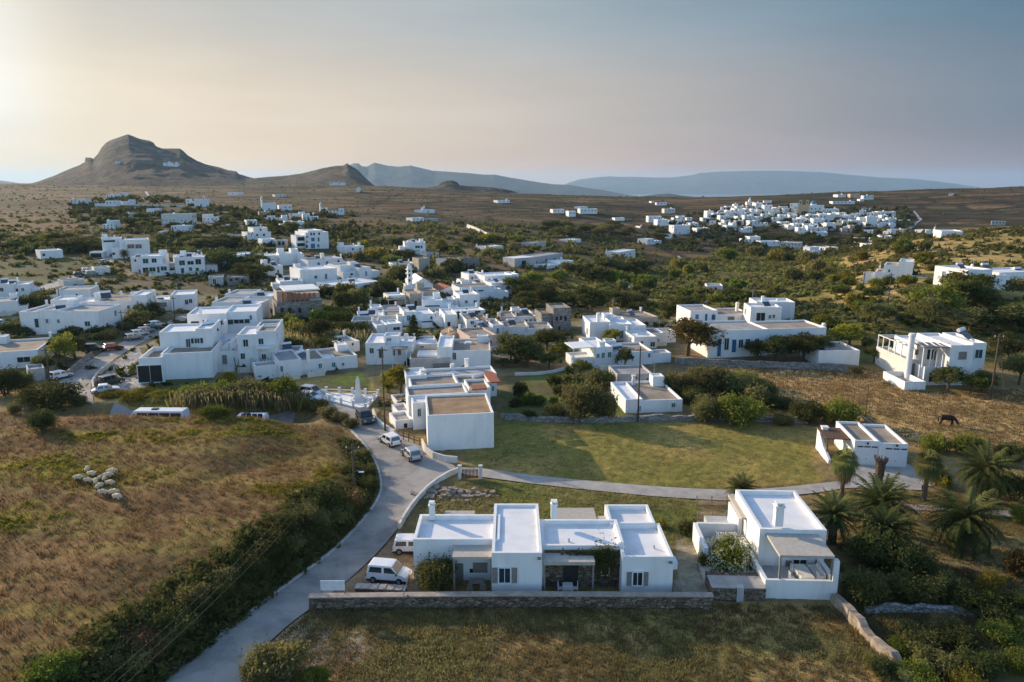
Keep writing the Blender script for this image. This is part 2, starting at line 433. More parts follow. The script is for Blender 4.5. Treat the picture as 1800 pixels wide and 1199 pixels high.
# ------------------------------------------------------------------ road outlines, as pairs of photo points on the ground (left edge, right edge)
ROADS = {
 'road': [((230, 1260), (400, 1260)), ((275, 1199), (425, 1199)), ((330, 1157), (452, 1152)), ((400, 1103), (500, 1105)), ((450, 1066), (548, 1068)), ((500, 1030), (600, 1030)), ((545, 997), (642, 992)), ((590, 962), (672, 962)), ((635, 915), (702, 925)), ((662, 878), (722, 893)), ((668, 850), (745, 862)), ((658, 812), (800, 826)), ((634, 776), (775, 806)), ((604, 746), (712, 768)), ((572, 720), (660, 738)), ((550, 705), (618, 712)), ((525, 700), (585, 700))],
 'road2': [((98, 700), (165, 712)), ((97, 684), (163, 694)), ((108, 666), (160, 676)), ((128, 650), (167, 658)), ((160, 632), (188, 641)), ((200, 609), (216, 622)), ((236, 591), (249, 603)), ((268, 577), (281, 588)), ((300, 563), (308, 573)), ((328, 549), (338, 556)), ((352, 538), (360, 543))],
 'lane': [((15, 515), (30, 522)), ((60, 505), (75, 511)), ((110, 492), (125, 498)), ((145, 477), (165, 483)), ((172, 462), (196, 468)), ((186, 449), (206, 452)), ((195, 440), (209, 441))],
 'path': [((806, 822), (800, 832)), ((842, 823), (842, 838)), ((950, 837), (950, 852)), ((1100, 851), (1100, 868)), ((1200, 858), (1200, 876)), ((1290, 861), (1290, 880)), ((1360, 858), (1360, 874)), ((1440, 850), (1440, 866)), ((1500, 845), (1500, 858)), ((1620, 850), (1620, 862))],
 'forecourt': [((1505, 812), (1490, 846)), ((1548, 814), (1545, 850)), ((1597, 817), (1606, 852)), ((1612, 830), (1640, 856))],
 'gardenpath': [((1580, 886), (1570, 896)), ((1640, 889), (1640, 898)), ((1700, 893), (1700, 903)), ((1760, 897), (1765, 908)), ((1840, 900), (1850, 913))],
 'apron': [((190, 646), (172, 690)), ((205, 634), (190, 690)), ((225, 622), (215, 688)), ((244, 612), (242, 684)), ((262, 650), (262, 680))],
 'uplane': [((470, 432), (486, 434)), ((478, 440), (494, 442)), ((480, 447), (505, 449))],
 'hilltrack': [((232, 358), (236, 359)), ((250, 350), (254, 350.5)), ((258, 343), (262, 343.5)), ((254, 337), (259, 337))],
 'fartrack': [((1190, 451), (1193, 450)), ((1198, 458), (1202, 457)), ((1207, 465), (1212, 464))],
 'farroad': [((1605, 372), (1608, 371)), ((1612, 382), (1616, 381)), ((1616, 388), (1621, 386)), ((1604, 395), (1612, 394)), ((1590, 404), (1600, 404))],
}
def road_strip(pairs, nl=8, nc=9):
    L = [G(*a) for a, b in pairs]; R = [G(*b) for a, b in pairs]
    def cr(P, t):
        n = len(P); i = min(int(t), n - 2); f = t - i
        p0, p1, p2, p3 = P[max(i - 1, 0)], P[i], P[i + 1], P[min(i + 2, n - 1)]
        return .5 * ((2 * p1) + (p2 - p0) * f + (2 * p0 - 5 * p1 + 4 * p2 - p3) * f * f + (3 * p1 - p0 - 3 * p2 + p3) * f ** 3)
    m = (len(pairs) - 1) * nl
    rows = []
    for j in range(m + 1):
        t = j / nl; a = cr(L, t); b = cr(R, t)
        rows.append([a.lerp(b, k / (nc - 1)) for k in range(nc)])
    return rows
_bend = []
RSTRIP = {k: road_strip(v) for k, v in ROADS.items()}
# the stretch of road hidden behind the raised field joins the two visible ones
_a0, _a1 = RSTRIP['road2'][0][0], RSTRIP['road2'][0][-1]
_b0, _b1 = RSTRIP['road'][-1][0], RSTRIP['road'][-1][-1]
_n = 40; _rows = []
for j in range(_n + 1):
    q = j / _n; x = -62.5 + (_b0.x + 62.5 + .5) * q
    c = 105.6 + 3.2 * (q - .5) ** 2 * 4 * (1 if q < .5 else .7)
    _rows.append([Vector((x, c - 2.9 + 5.8 * k / 8, 0)) for k in range(9)])
RSTRIP['roadback'] = _rows
def strip_poly(rows):
    a = [tuple(r[0][:2]) for r in rows]; b = [tuple(r[-1][:2]) for r in rows]
    return np.array(a + b[::-1])
RPOLY = {k: strip_poly(v) for k, v in RSTRIP.items()}
# ------------------------------------------------------------------ ground cover zones
def gpoly(pts): return np.array([tuple(G(*p)[:2]) for p in pts])
ZONES = [  # name, polygon in photo pixels dropped on the ground, softness m
    ('village', [(0, 500), (200, 470), (420, 480), (520, 440), (640, 460), (900, 480), (1000, 540), (1200, 560), (1180, 640), (880, 640), (880, 720), (700, 720), (560, 690), (240, 690), (90, 650), (0, 640)], 6),
    ('leftgreen', [(0, 452), (150, 450), (172, 470), (60, 502), (0, 500)], 3),
    ('leftbrown', [(-50, 380), (60, 378), (158, 398), (100, 412), (-50, 412)], 3),
    ('terr', [(170, 488), (330, 478), (360, 490), (470, 505), (420, 520), (230, 505), (130, 505)], 3),
    ('oliveband', [(0, 415), (160, 415), (180, 445), (60, 440), (0, 445)], 4),
    ('fieldB', [(985, 448), (1100, 445), (1130, 470), (1060, 478), (985, 465)], 4),
    ('brownB', [(910, 428), (1130, 424), (1150, 436), (1000, 446), (910, 443)], 3),
    ('greyB', [(880, 407), (960, 404), (970, 420), (900, 423)], 3),
    ('brownC', [(720, 412), (880, 398), (900, 412), (780, 424)], 3),
    ('scrub', [(900, 480), (1130, 470), (1320, 440), (1480, 452), (1500, 560), (1420, 590), (1200, 560), (1000, 530), (930, 515)], 8),
    ('slope', [(1390, 452), (1560, 420), (1700, 400), (1850, 395), (1850, 520), (1700, 540), (1500, 540), (1420, 500)], 6),
    ('rightwood', [(1260, 560), (1420, 540), (1860, 530), (1860, 640), (1760, 640), (1560, 640), (1510, 640), (1260, 600)], 4),
    ('gold', [(1250, 655), (1320, 645), (1500, 640), (1560, 660), (1640, 690), (1900, 680), (1900, 815), (1800, 815), (1620, 790), (1500, 752), (1400, 735), (1330, 740)], 2.5),
    ('lawn', [(812, 790), (868, 740), (1100, 742), (1330, 745), (1430, 755), (1430, 820), (1460, 850), (1290, 862), (1100, 852), (950, 838), (830, 822)], 1.2),
    ('garden', [(890, 660), (1000, 650), (1080, 690), (1100, 730), (880, 735)], 2),
    ('strip', [(830, 845), (950, 850), (1100, 868), (1230, 880), (1235, 960), (720, 960), (740, 880), (800, 850)], 1),
    ('rubbleyard', [(760, 850), (850, 852), (880, 880), (850, 905), (735, 905)], 1),
    ('lawnright', [(1430, 850), (1640, 862), (1800, 880), (1900, 900), (1900, 1010), (1640, 990), (1480, 930)], 1.5),
    ('darkgarden', [(1470, 940), (1640, 990), (1900, 1040), (1900, 1240), (1560, 1240), (1475, 1060)], 1.5),
    ('front', [(560, 1060), (1250, 1060), (1475, 1065), (1600, 1240), (380, 1240), (440, 1150), (520, 1095)], 1.0),
    ('dirt', [(470, 1120), (540, 1085), (600, 1110), (680, 1130), (620, 1165), (480, 1220), (380, 1220)], 1.5),
    ('weedmid', [(190, 680), (260, 685), (330, 680), (490, 668), (640, 655), (660, 690), (550, 700), (540, 716), (330, 720), (210, 722)], 1.5),
    ('yard', [(660, 945), (735, 965), (735, 1045), (545, 1045), (610, 1010)], .5),
    ('courtyard', [(1185, 940), (1235, 950), (1245, 1045), (1190, 1045)], .3),
]
ZC = {
    'village': ((.20, .17, .13), (.075, .08, .04)), 'leftgreen': ((.075, .09, .04), (.07, .07, .045)), 'leftbrown': ((.21, .125, .065), (.17, .11, .06)),
    'terr': ((.075, .065, .045), (.11, .09, .06)), 'oliveband': ((.09, .095, .03), (.14, .13, .035)), 'fieldB': ((.17, .14, .07), (.14, .125, .06)),
    'brownB': ((.21, .14, .085), (.18, .12, .075)), 'greyB': ((.19, .17, .15), (.17, .145, .12)), 'brownC': ((.16, .115, .085), (.20, .13, .08)),
    'scrub': ((.10, .105, .035), (.17, .145, .055)), 'slope': ((.36, .265, .13), (.25, .205, .085)), 'rightwood': ((.10, .10, .04), (.16, .14, .06)),
    'gold': ((.42, .30, .155), (.29, .215, .10)), 'lawn': ((.25, .195, .075), (.17, .16, .05)), 'garden': ((.09, .085, .05), (.08, .11, .035)),
    'strip': ((.13, .155, .045), (.20, .18, .08)), 'rubbleyard': ((.15, .11, .08), (.11, .09, .06)), 'lawnright': ((.25, .20, .10), (.17, .16, .065)),
    'darkgarden': ((.12, .10, .06), (.085, .085, .04)), 'front': ((.27, .195, .095), (.17, .15, .06)), 'dirt': ((.27, .22, .18), (.23, .18, .14)),
    'weedmid': ((.24, .235, .05), (.24, .18, .075)), 'yard': ((.25, .19, .14), (.21, .16, .12)), 'courtyard': ((.26, .25, .23), (.22, .21, .19)),
}
_ZP = [(n, gpoly(p), s) for n, p, s in ZONES]
ZC['lefthill'] = ((.13, .092, .058), (.078, .075, .04))
ZC['midhill'] = ((.105, .085, .055), (.10, .10, .045))
_ZP.insert(0, ('lefthill', gpoly([(-80, 349), (130, 356), (260, 420), (170, 476), (60, 520), (-80, 530)]), 9))
_ZP.insert(1, ('midhill', gpoly([(250, 400), (420, 400), (640, 420), (720, 440), (560, 450), (470, 510), (330, 510), (120, 520), (180, 470)]), 9))
PAL = np.array([(.20, .135, .085), (.17, .12, .085), (.24, .17, .105), (.14, .115, .065), (.17, .15, .085), (.12, .105, .055), (.22, .145, .10), (.15, .11, .085), (.19, .165, .09)])

def ground_cover(x, y):
    C = np.zeros((len(x), 3))
    # far patchwork of fields: jittered cells with a darker line of wall and scrub between them
    gx = x / 62 + .35 * vnoise(x / 60, y / 60, 31); gy = y / 42 + .35 * vnoise(x / 60, y / 60, 37)
    ix = np.floor(gx).astype(np.int64); iy = np.floor(gy).astype(np.int64)
    d1 = np.full(len(x), 9.); d2 = np.full(len(x), 9.); cid = np.zeros(len(x))
    for a in (-1, 0, 1):
        for b in (-1, 0, 1):
            cx = ix + a + .15 + .7 * _hash(ix + a, iy + b, 5); cy = iy + b + .15 + .7 * _hash(ix + a, iy + b, 6)
            d = np.hypot(gx - cx, gy - cy); h = _hash(ix + a, iy + b, 9)
            c = d < d1
            d2 = np.where(c, d1, np.minimum(d2, d)); cid = np.where(c, h, cid); d1 = np.where(c, d, d1)
    C[:] = PAL[(cid * len(PAL)).astype(int) % len(PAL)] * (.55 + .85 * ((cid * 7.77) % 1.0))[:, None]
    C *= (.92 + .16 * ((y * .12 + x * .02 + 2 * vnoise(x / 30, y / 30, 2)) % 1.0))[:, None]
    # long terraces and strips running along the slopes
    st = sstep(.42, .62, fbm(x / 210, y / 24, 41, 4))[:, None] * (sstep(230, 380, y) * .75)[:, None]
    C = C * (1 - st) + np.array((.13, .105, .085)) * st
    for (kx, ky, sd_n, lo_, hi_, al, cc) in ((260, 70, 43, .50, .58, .75, (.085, .068, .05)), (240, 55, 44, .56, .62, .7, (.27, .175, .105)), (330, 60, 45, .58, .63, .8, (.05, .052, .03)), (180, 45, 46, .60, .64, .7, (.17, .10, .07))):
        q_ = sstep(lo_, hi_, fbm(x / kx, y / ky + .004 * x, sd_n, 4))[:, None] * (sstep(300, 480, y) * al)[:, None]
        C = C * (1 - q_) + np.array(cc) * q_
    s2 = sstep(.58, .68, fbm(x / 150, y / 14, 47, 3))[:, None] * (sstep(260, 400, y) * .7)[:, None]
    C = C * (1 - s2) + np.array((.30, .20, .125)) * s2
    s3 = sstep(.60, .66, fbm(x / 120, y / 9, 49, 3))[:, None] * (sstep(240, 350, y) * .75)[:, None]
    C = C * (1 - s3) + np.array((.055, .055, .035)) * s3
    ew = sstep(350, 800, y)
    edge = sstep(.13 + .12 * ew, .03 + .06 * ew, d2 - d1)
    C = C * (1 - .8 * edge[:, None]) + np.array((.045, .048, .026)) * (.8 * edge[:, None])
    sc = sstep(.52, .66, fbm(x / 75, y / 45, 51, 4)) * sstep(120, 200, y) * .8
    C = C * (1 - sc[:, None]) + np.array((.075, .075, .035)) * sc[:, None]
    # terrace walls following the contours
    zt_ = H(x, y) * .55 + .25 * fbm(x / 40, y / 40, 57, 3)
    ln = sstep(.13, .05, np.abs(zt_ % 1.0 - .5)) * sstep(260, 380, y) * sstep(.42, .52, fbm(x / 130, y / 130, 58, 3)) * .75
    C = C * (1 - ln[:, None]) + np.array((.04, .038, .026)) * ln[:, None]
    lt = sstep(.16, .08, np.abs((zt_ + .3) % 1.0 - .5)) * sstep(260, 380, y) * sstep(.5, .6, fbm(x / 110, y / 110, 59, 3)) * .6
    C = C * (1 - lt[:, None]) + np.array((.27, .19, .12)) * lt[:, None]
    # near default
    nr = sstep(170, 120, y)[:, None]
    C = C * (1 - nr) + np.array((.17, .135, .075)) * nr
    wx = x + 3 * (fbm(x / 5, y / 5, 61, 2) - .5); wy = y + 3 * (fbm(x / 5, y / 5, 67, 2) - .5)
    mixn = sstep(.35, .65, fbm(x / 7, y / 7, 71, 4))
    for n, P, s in _ZP:
        lo = P.min(0) - s * 2; hi = P.max(0) + s * 2
        k = np.nonzero((x > lo[0]) & (x < hi[0]) & (y > lo[1]) & (y < hi[1]))[0]
        if len(k) == 0: continue
        w = min(1.0, s * .5)
        sd = poly_sd(x[k] * (1 - w) + wx[k] * w, y[k] * (1 - w) + wy[k] * w, P)
        a = sstep(-s * .5, s * .5, sd)[:, None]
        c0, c1 = ZC[n]
        m = mixn[k][:, None]
        C[k] = C[k] * (1 - a) + a * (np.array(c0) * (1 - m) + np.array(c1) * m)
    # raised dry field
    k = np.nonzero((x > -170) & (x < 5) & (y < 120))[0]
    sd = poly_sd(x[k], y[k], PLAT)
    a = sstep(.0, 1.2, sd)[:, None]
    m = mixn[k][:, None]
    f = np.array((.155, .10, .052)) * (1 - m) + np.array((.10, .074, .037)) * m
    yl = sstep(.56, .66, fbm(x[k] / 16, y[k] / 5, 83, 4))[:, None] * .6
    f = f * (1 - yl) + np.array((.17, .15, .045)) * yl
    for cx, cy, rx, ry in YP:
        q = np.exp(-(((x[k] - cx) / rx) ** 2 + ((y[k] - cy) / ry) ** 2)) * (.45 + .8 * fbm(x[k] / 2.5, y[k] / 2.5, 91, 3))
        q = np.clip(q * 1.3, 0, .9)[:, None]
        f = f * (1 - q) + np.array((.20, .17, .03)) * q
    bank = sstep(5.5, 3.0, sd)[:, None]
    f = f * (1 - bank * .6) + np.array((.10, .085, .04)) * bank * .6
    C[k] = C[k] * (1 - a) + f * a
    # trodden, uneven tone
    C *= (.84 + .32 * fbm(x / 22, y / 14, 97, 4))[:, None]
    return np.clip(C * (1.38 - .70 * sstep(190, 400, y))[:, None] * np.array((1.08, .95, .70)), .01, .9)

# patches of yellow-green weeds on the raised field
YP = []
for px, py, wx_, wy_ in [(60, 820, 9, 3), (190, 838, 5, 2.2), (165, 760, 6, 1.3), (330, 757, 7, 1.2), (480, 750, 6, 1.4), (520, 855, 5, 2.2), (590, 815, 2.2, 4), (400, 738, 9, 1.2), (20, 905, 4, 3), (120, 1180, 3, 2), (250, 770, 8, 1)]:
    p = onz(px, py, 2.5); YP.append((p.x, p.y, wx_, wy_))

def add_colors(me, C):
    a = me.color_attributes.new('ground_cover', 'FLOAT_COLOR', 'POINT')
    buf = np.ones((len(C), 4), np.float32); buf[:, :3] = C
    a.data.foreach_set('color', buf.ravel())

def grid_faces(nr, nc):
    i = np.arange(nr - 1)[:, None] * nc + np.arange(nc - 1)[None, :]
    i = i.ravel()
    return np.stack([i, i + 1, i + nc + 1, i + nc], 1)

_y = np.concatenate([np.exp(np.linspace(math.log(5), math.log(55), 60))[:-1], np.exp(np.linspace(math.log(55), math.log(4025), 840))]) - 25
_tc = np.concatenate([np.linspace(-1.3, -.74, 60)[:-1], np.linspace(-.74, .74, 640), np.linspace(.74, 1.3, 60)[1:]])
_Yg, _Tg = np.meshgrid(_y, _tc, indexing='ij')
_Xg = (_Tg * (_Yg + 25)).ravel(); _Yg = _Yg.ravel()
_Zg = H(_Xg, _Yg)
# small tussocks close to the camera
_amp = sstep(170, 60, _Yg) * .22
_tus = _amp * (fbm(_Xg * 1.1, _Yg * 1.1, 15, 3) - .5)
for _k, _P in RPOLY.items():
    _lo = _P.min(0) - 1; _hi = _P.max(0) + 1
    _i = np.nonzero((_Xg > _lo[0]) & (_Xg < _hi[0]) & (_Yg > _lo[1]) & (_Yg < _hi[1]))[0]
    if len(_i):
        _s = sstep(-.3, .25, poly_sd(_Xg[_i], _Yg[_i], _P))
        _tus[_i] = _tus[_i] * (1 - _s) - .16 * _s
_Zg = _Zg + _tus
M['ground'] = vcol_mat('ground_cover', nscale=.9, nscale2=.11, bump=.45)
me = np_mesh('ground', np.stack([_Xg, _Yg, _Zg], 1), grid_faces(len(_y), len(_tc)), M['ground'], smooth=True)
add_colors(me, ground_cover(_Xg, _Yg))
tag(link(bpy.data.objects.new('ground', me)), kind='structure')

# ------------------------------------------------------------------ hills behind
HILLV = []
def hill(name, pts, D, fd, bd, base, cols, rough=6, seed=1, step=1.0, frontpow=1.3, nv=60, jag=.6, label=None):
    xs = np.array([p[0] for p in pts], float); ys = np.array([p[1] for p in pts], float)
    px = np.arange(xs[0], xs[-1] + step, step)
    py = np.interp(px, xs, ys) + jag * (fbm(px / 3.1, px * 0 + seed, seed, 3) - .5)
    t = (px - 900) / FPX
    tz = -(py - (599.5 - FPX * math.tan(PITCH))) / FPX   # tan of elevation, small angle about the horizon
    f = D * CP
    zr = np.array([CAMZ + D * (ray(a, b)[2] / ray(a, b)[1]) for a, b in zip(px, py)])
    xr = np.array([D * (ray(a, b)[0] / ray(a, b)[1]) for a, b in zip(px, py)])
    v = np.concatenate([-(np.linspace(1, 0, nv) ** 1.0), np.linspace(0, 1, 14)[1:]])
    V, I = np.meshgrid(v, np.arange(len(px)), indexing='ij')
    ZR = np.empty(V.shape)
    for r_ in range(len(v)):
        w_ = int(min(abs(v[r_]) * 26 / step, len(px) // 3))
        if w_ < 1: ZR[r_] = zr
        else:
            kk = np.hanning(2 * w_ + 3)[1:-1]; kk /= kk.sum(); ZR[r_] = np.convolve(np.pad(zr, w_, mode='edge'), kk, 'valid')
    off = np.where(V < 0, V * fd, V * bd)
    Y = D + off; X = xr[I] * Y / D
    e0 = H(X, Y) - 4 if base is None else np.full(X.shape, base)
    a = 1 - np.abs(V)
    n1 = fbm(X / rough / 6 + seed, Y / rough / 6, seed, 5)
    prof = np.where(V < 0, a ** (frontpow), a ** .9)
    prof = np.clip(prof + (n1 - .5) * .34 * (1 - a) * a * 4 * .6, 0, 1.0)
    Z = e0 + np.maximum(ZR - e0, 0) * prof
    n2 = fbm(X / rough, Y / rough, seed + 3, 5)
    Z = Z + (n2 - .5) * rough * .22 * (1 - a ** 8)
    c = sstep(.38, .62, fbm(X / rough / 3, Y / rough / 5, seed + 9, 5))[..., None]
    C = np.array(cols[0]) * (1 - c) + np.array(cols[1]) * c
    if len(cols) > 2:
        c = sstep(.55, .7, n2)[..., None] * sstep(.35, .8, a)[..., None]
        C = C * (1 - c) + np.array(cols[2]) * c
    C = C * (.8 + .4 * fbm(X / rough * 1.7, Y / rough * 1.7, seed + 13, 3))[..., None]
    me = np_mesh(name, np.stack([X.ravel(), Y.ravel(), Z.ravel()], 1), grid_faces(len(v), len(px)), M['hill'], smooth=True)
    HILLV.append(np.stack([X.ravel(), Y.ravel(), Z.ravel()], 1))
    add_colors(me, C.reshape(-1, 3))
    return tag(link(bpy.data.objects.new(name, me)), kind='structure')
M['hill'] = vcol_mat('hillside', nscale=.05, nscale2=.008, bump=1, lo=.55, hi=1.45, bdist=7)
MTN = [(0, 334), (20, 331), (45, 325), (70, 318), (95, 309), (120, 298), (140, 290), (149, 285), (150, 277), (158, 277), (164, 279), (172, 271), (178, 260), (186, 251), (195, 246), (205, 243), (215, 239), (225, 236), (233, 239), (245, 244), (262, 247), (270, 251), (274, 257), (285, 261), (300, 261), (316, 261), (322, 265), (330, 273), (345, 282), (362, 289), (385, 294), (400, 299), (415, 301), (420, 306), (440, 312), (470, 318), (500, 323), (540, 330)]
hill('mountain', MTN, 1900, 520, 700, None, [(.115, .085, .058), (.08, .072, .05), (.17, .15, .13)], rough=22, seed=4, step=1.0, frontpow=1.15, nv=110)
hill('hill', [(420, 316), (440, 314), (470, 311), (500, 309), (530, 305), (550, 300), (570, 295), (590, 291.5), (603, 291), (610, 287), (616, 291), (625, 296), (635, 305), (645, 315), (655, 324), (668, 332)], 1750, 380, 500, None, [(.14, .105, .07), (.10, .09, .055), (.19, .16, .13)], rough=18, seed=7, frontpow=1.1, nv=80)
hill('hill', [(745, 331), (770, 327), (776, 321), (785, 318), (795, 317), (803, 320), (808, 326), (830, 327), (860, 329), (890, 333), (910, 338)], 1450, 90, 300, None, [(.13, .10, .065), (.09, .08, .05), (.2, .17, .14)], rough=9, seed=9, nv=50)
hill('hills', [(540, 318), (600, 300), (612, 291), (622, 287), (630, 287), (636, 292), (645, 293), (652, 289), (658, 286), (668, 288), (680, 291), (700, 293), (722, 291), (735, 294), (760, 300), (790, 302), (820, 304), (850, 307), (870, 307), (890, 311), (920, 316), (950, 321), (975, 324), (1000, 325), (1030, 330), (1060, 334), (1090, 340), (1130, 347), (1200, 353), (1300, 362)], 9000, 2600, 1800, -222, [(.075, .08, .07), (.06, .07, .06)], rough=70, seed=12, nv=70)
hill('hills', [(1040, 356), (1080, 350), (1120, 346), (1150, 342), (1175, 340), (1200, 344), (1230, 347), (1255, 351), (1280, 350), (1305, 346), (1325, 349), (1345, 351), (1380, 355), (1420, 362)], 6500, 1000, 1200, -222, [(.065, .07, .06), (.05, .06, .05)], rough=50, seed=15, nv=50)
hill('island', [(960, 338), (985, 327), (1000, 321), (1020, 315), (1045, 312), (1072, 310), (1090, 311), (1120, 311), (1150, 312), (1180, 312), (1215, 308), (1230, 304), (1260, 302), (1300, 301), (1350, 300), (1400, 301), (1450, 303), (1500, 308), (1550, 312), (1600, 314), (1640, 318), (1680, 323), (1720, 329), (1760, 334), (1800, 339), (1850, 343)], 18500, 3500, 2500, -222, [(.09, .10, .085), (.07, .085, .07)], rough=160, seed=21, nv=50)
hill('island', [(-160, 322), (-80, 314), (-30, 315), (0, 317), (20, 320), (40, 323), (56, 327), (80, 336)], 9500, 1800, 1200, -222, [(.10, .09, .08), (.08, .08, .07)], rough=90, seed=25, nv=40)
b = MB((0, 0, 0)); b.quad((-22000, 1500, -220), (22000, 1500, -220), (22000, 26000, -220), (-22000, 26000, -220))
M['sea'] = mat('sea_water', (.06, .11, .14), .25, .15, .002, spec=.5)
tag(b.build('sea', M['sea']), kind='structure')

# ------------------------------------------------------------------ light, sky, air
SUN_EL, SUN_AZ = rad(15.5), rad(-52)      # azimuth from +Y towards +X
S = Vector((math.sin(SUN_AZ) * math.cos(SUN_EL), math.cos(SUN_AZ) * math.cos(SUN_EL), math.sin(SUN_EL)))
sd_ = bpy.data.lights.new('sun', 'SUN'); sd_.energy = 3.25; sd_.angle = rad(.53); sd_.color = (1, .80, .56)
so = bpy.data.objects.new('sun', sd_); so.rotation_euler = S.to_track_quat('Z', 'Y').to_euler(); link(so)
W = bpy.data.worlds.new('World'); SC.world = W; W.use_nodes = True
nt = W.node_tree; bg = nt.nodes['Background']; LK = nt.links.new
EXPO = .96
sk = nt.nodes.new('ShaderNodeTexSky'); sk.sky_type = 'NISHITA'; sk.sun_disc = False
sk.sun_elevation = SUN_EL; sk.sun_rotation = SUN_AZ; sk.air_density = 1.0; sk.dust_density = 1.6; sk.ozone_density = 3.2; sk.altitude = 100
SKYS = .15
def lin(c): return [((v / 255 + .055) / 1.055) ** 2.4 if v > 10 else v / 255 / 12.92 for v in c]
def skycol(c): return (*lin(c), 1)
SKYK = 1 / 2 ** EXPO / SKYS
tc = nt.nodes.new('ShaderNodeTexCoord'); sx = nt.nodes.new('ShaderNodeSeparateXYZ'); LK(tc.outputs['Generated'], sx.inputs[0])
at = nt.nodes.new('ShaderNodeMath'); at.operation = 'ARCTAN2'; LK(sx.outputs['X'], at.inputs[0]); LK(sx.outputs['Y'], at.inputs[1])
az = nt.nodes.new('ShaderNodeMapRange'); az.inputs[1].default_value = rad(-60); az.inputs[2].default_value = rad(60); LK(at.outputs[0], az.inputs[0])
# hazy band of the sky over the horizon by compass bearing: low, middle and upper tones
BANDS = [(0.0, {-60: (255, 240, 210), -34: (255, 238, 208), -28: (246, 226, 192), -19: (244, 216, 178), 0: (224, 194, 170), 19: (172, 154, 156), 33: (150, 142, 148), 60: (130, 138, 152)}),
         (.085, {-60: (255, 255, 250), -34: (255, 255, 248), -31: (250, 240, 220), -28: (246, 231, 206), -19: (236, 219, 197), 0: (209, 199, 187), 19: (165, 163, 166), 33: (118, 135, 150), 60: (105, 125, 145)}),
         (.215, {-60: (255, 255, 250), -34: (255, 253, 244), -31: (232, 226, 212), -28: (212, 209, 200), -19: (199, 199, 195), 0: (171, 183, 190), 19: (122, 147, 165), 33: (90, 124, 147), 60: (75, 108, 135)})]
prev = None
for z_, b_ in BANDS:
    r = nt.nodes.new('ShaderNodeValToRGB'); r.color_ramp.interpolation = 'B_SPLINE'; els = r.color_ramp.elements
    ks = sorted(b_)
    els[0].position = 0; els[1].position = 1; els[0].color = skycol(b_[ks[0]]); els[1].color = skycol(b_[ks[-1]])
    for k in ks[1:-1]: els.new((k + 60) / 120).color = skycol(b_[k])
    LK(az.outputs[0], r.inputs[0])
    if prev is None: prev, pz = r.outputs[0], z_
    else:
        mr = nt.nodes.new('ShaderNodeMapRange'); mr.interpolation_type = 'SMOOTHSTEP'; mr.inputs[1].default_value = pz; mr.inputs[2].default_value = z_; LK(sx.outputs['Z'], mr.inputs[0])
        mx = nt.nodes.new('ShaderNodeMix'); mx.data_type = 'RGBA'; LK(mr.outputs[0], mx.inputs['Factor']); LK(prev, mx.inputs['A']); LK(r.outputs[0], mx.inputs['B'])
        prev, pz = mx.outputs['Result'], z_
# faint streaks of thin cloud
mp = nt.nodes.new('ShaderNodeMapping'); mp.inputs['Scale'].default_value = (1.2, 1.2, 9); mp.inputs['Rotation'].default_value = (0, rad(14), 0); LK(tc.outputs['Generated'], mp.inputs[0])
nz = nt.nodes.new('ShaderNodeTexNoise'); nz.inputs['Scale'].default_value = 2.2; nz.inputs['Detail'].default_value = 6; LK(mp.outputs[0], nz.inputs['Vector'])
nr = nt.nodes.new('ShaderNodeMapRange'); nr.inputs[1].default_value = .35; nr.inputs[2].default_value = .7; nr.inputs[3].default_value = .95 * SKYK; nr.inputs[4].default_value = 1.05 * SKYK; LK(nz.outputs['Fac'], nr.inputs[0])
vm = nt.nodes.new('ShaderNodeVectorMath'); vm.operation = 'SCALE'; LK(prev, vm.inputs[0]); LK(nr.outputs[0], vm.inputs['Scale'])
# clear sky overhead, all round
mr = nt.nodes.new('ShaderNodeMapRange'); mr.interpolation_type = 'SMOOTHSTEP'; mr.inputs[1].default_value = .22; mr.inputs[2].default_value = .42; LK(sx.outputs['Z'], mr.inputs[0])
mb = nt.nodes.new('ShaderNodeMapRange'); mb.interpolation_type = 'SMOOTHSTEP'; mb.inputs[1].default_value = .1; mb.inputs[2].default_value = -.2; LK(sx.outputs['Y'], mb.inputs[0])
mm = nt.nodes.new('ShaderNodeMath'); mm.operation = 'MAXIMUM'; LK(mr.outputs[0], mm.inputs[0]); LK(mb.outputs[0], mm.inputs[1])
mx = nt.nodes.new('ShaderNodeMix'); mx.data_type = 'RGBA'; LK(mm.outputs[0], mx.inputs['Factor']); LK(vm.outputs[0], mx.inputs['A']); LK(sk.outputs[0], mx.inputs['B'])
LK(mx.outputs['Result'], bg.inputs['Color'])
bg.inputs['Strength'].default_value = SKYS
hz = MB((0, 0, 0)); hz.box((0, 12900, 24), (46000, 26800, 494))
HZ = bpy.data.materials.new('haze_air'); HZ.use_nodes = True
for n_ in list(HZ.node_tree.nodes):
    if n_.type == 'BSDF_PRINCIPLED': HZ.node_tree.nodes.remove(n_)
pv = HZ.node_tree.nodes.new('ShaderNodeVolumePrincipled')
pv.inputs['Color'].default_value = (.50, .74, 1.0, 1); pv.inputs['Density'].default_value = 4.2e-5; pv.inputs['Anisotropy'].default_value = .25
HZ.node_tree.links.new(pv.outputs[0], HZ.node_tree.nodes['Material Output'].inputs['Volume'])
tag(hz.build('haze', HZ), kind='stuff')
SC.view_settings.view_transform = 'Standard'; SC.view_settings.look = 'None'
SC.view_settings.exposure = EXPO; SC.view_settings.gamma = 1
SC.cycles.volume_bounces = 0
SC.cycles.max_bounces = 5; SC.cycles.diffuse_bounces = 3; SC.cycles.transmission_bounces = 3; SC.cycles.glossy_bounces = 2
SC.cycles.use_denoising = True
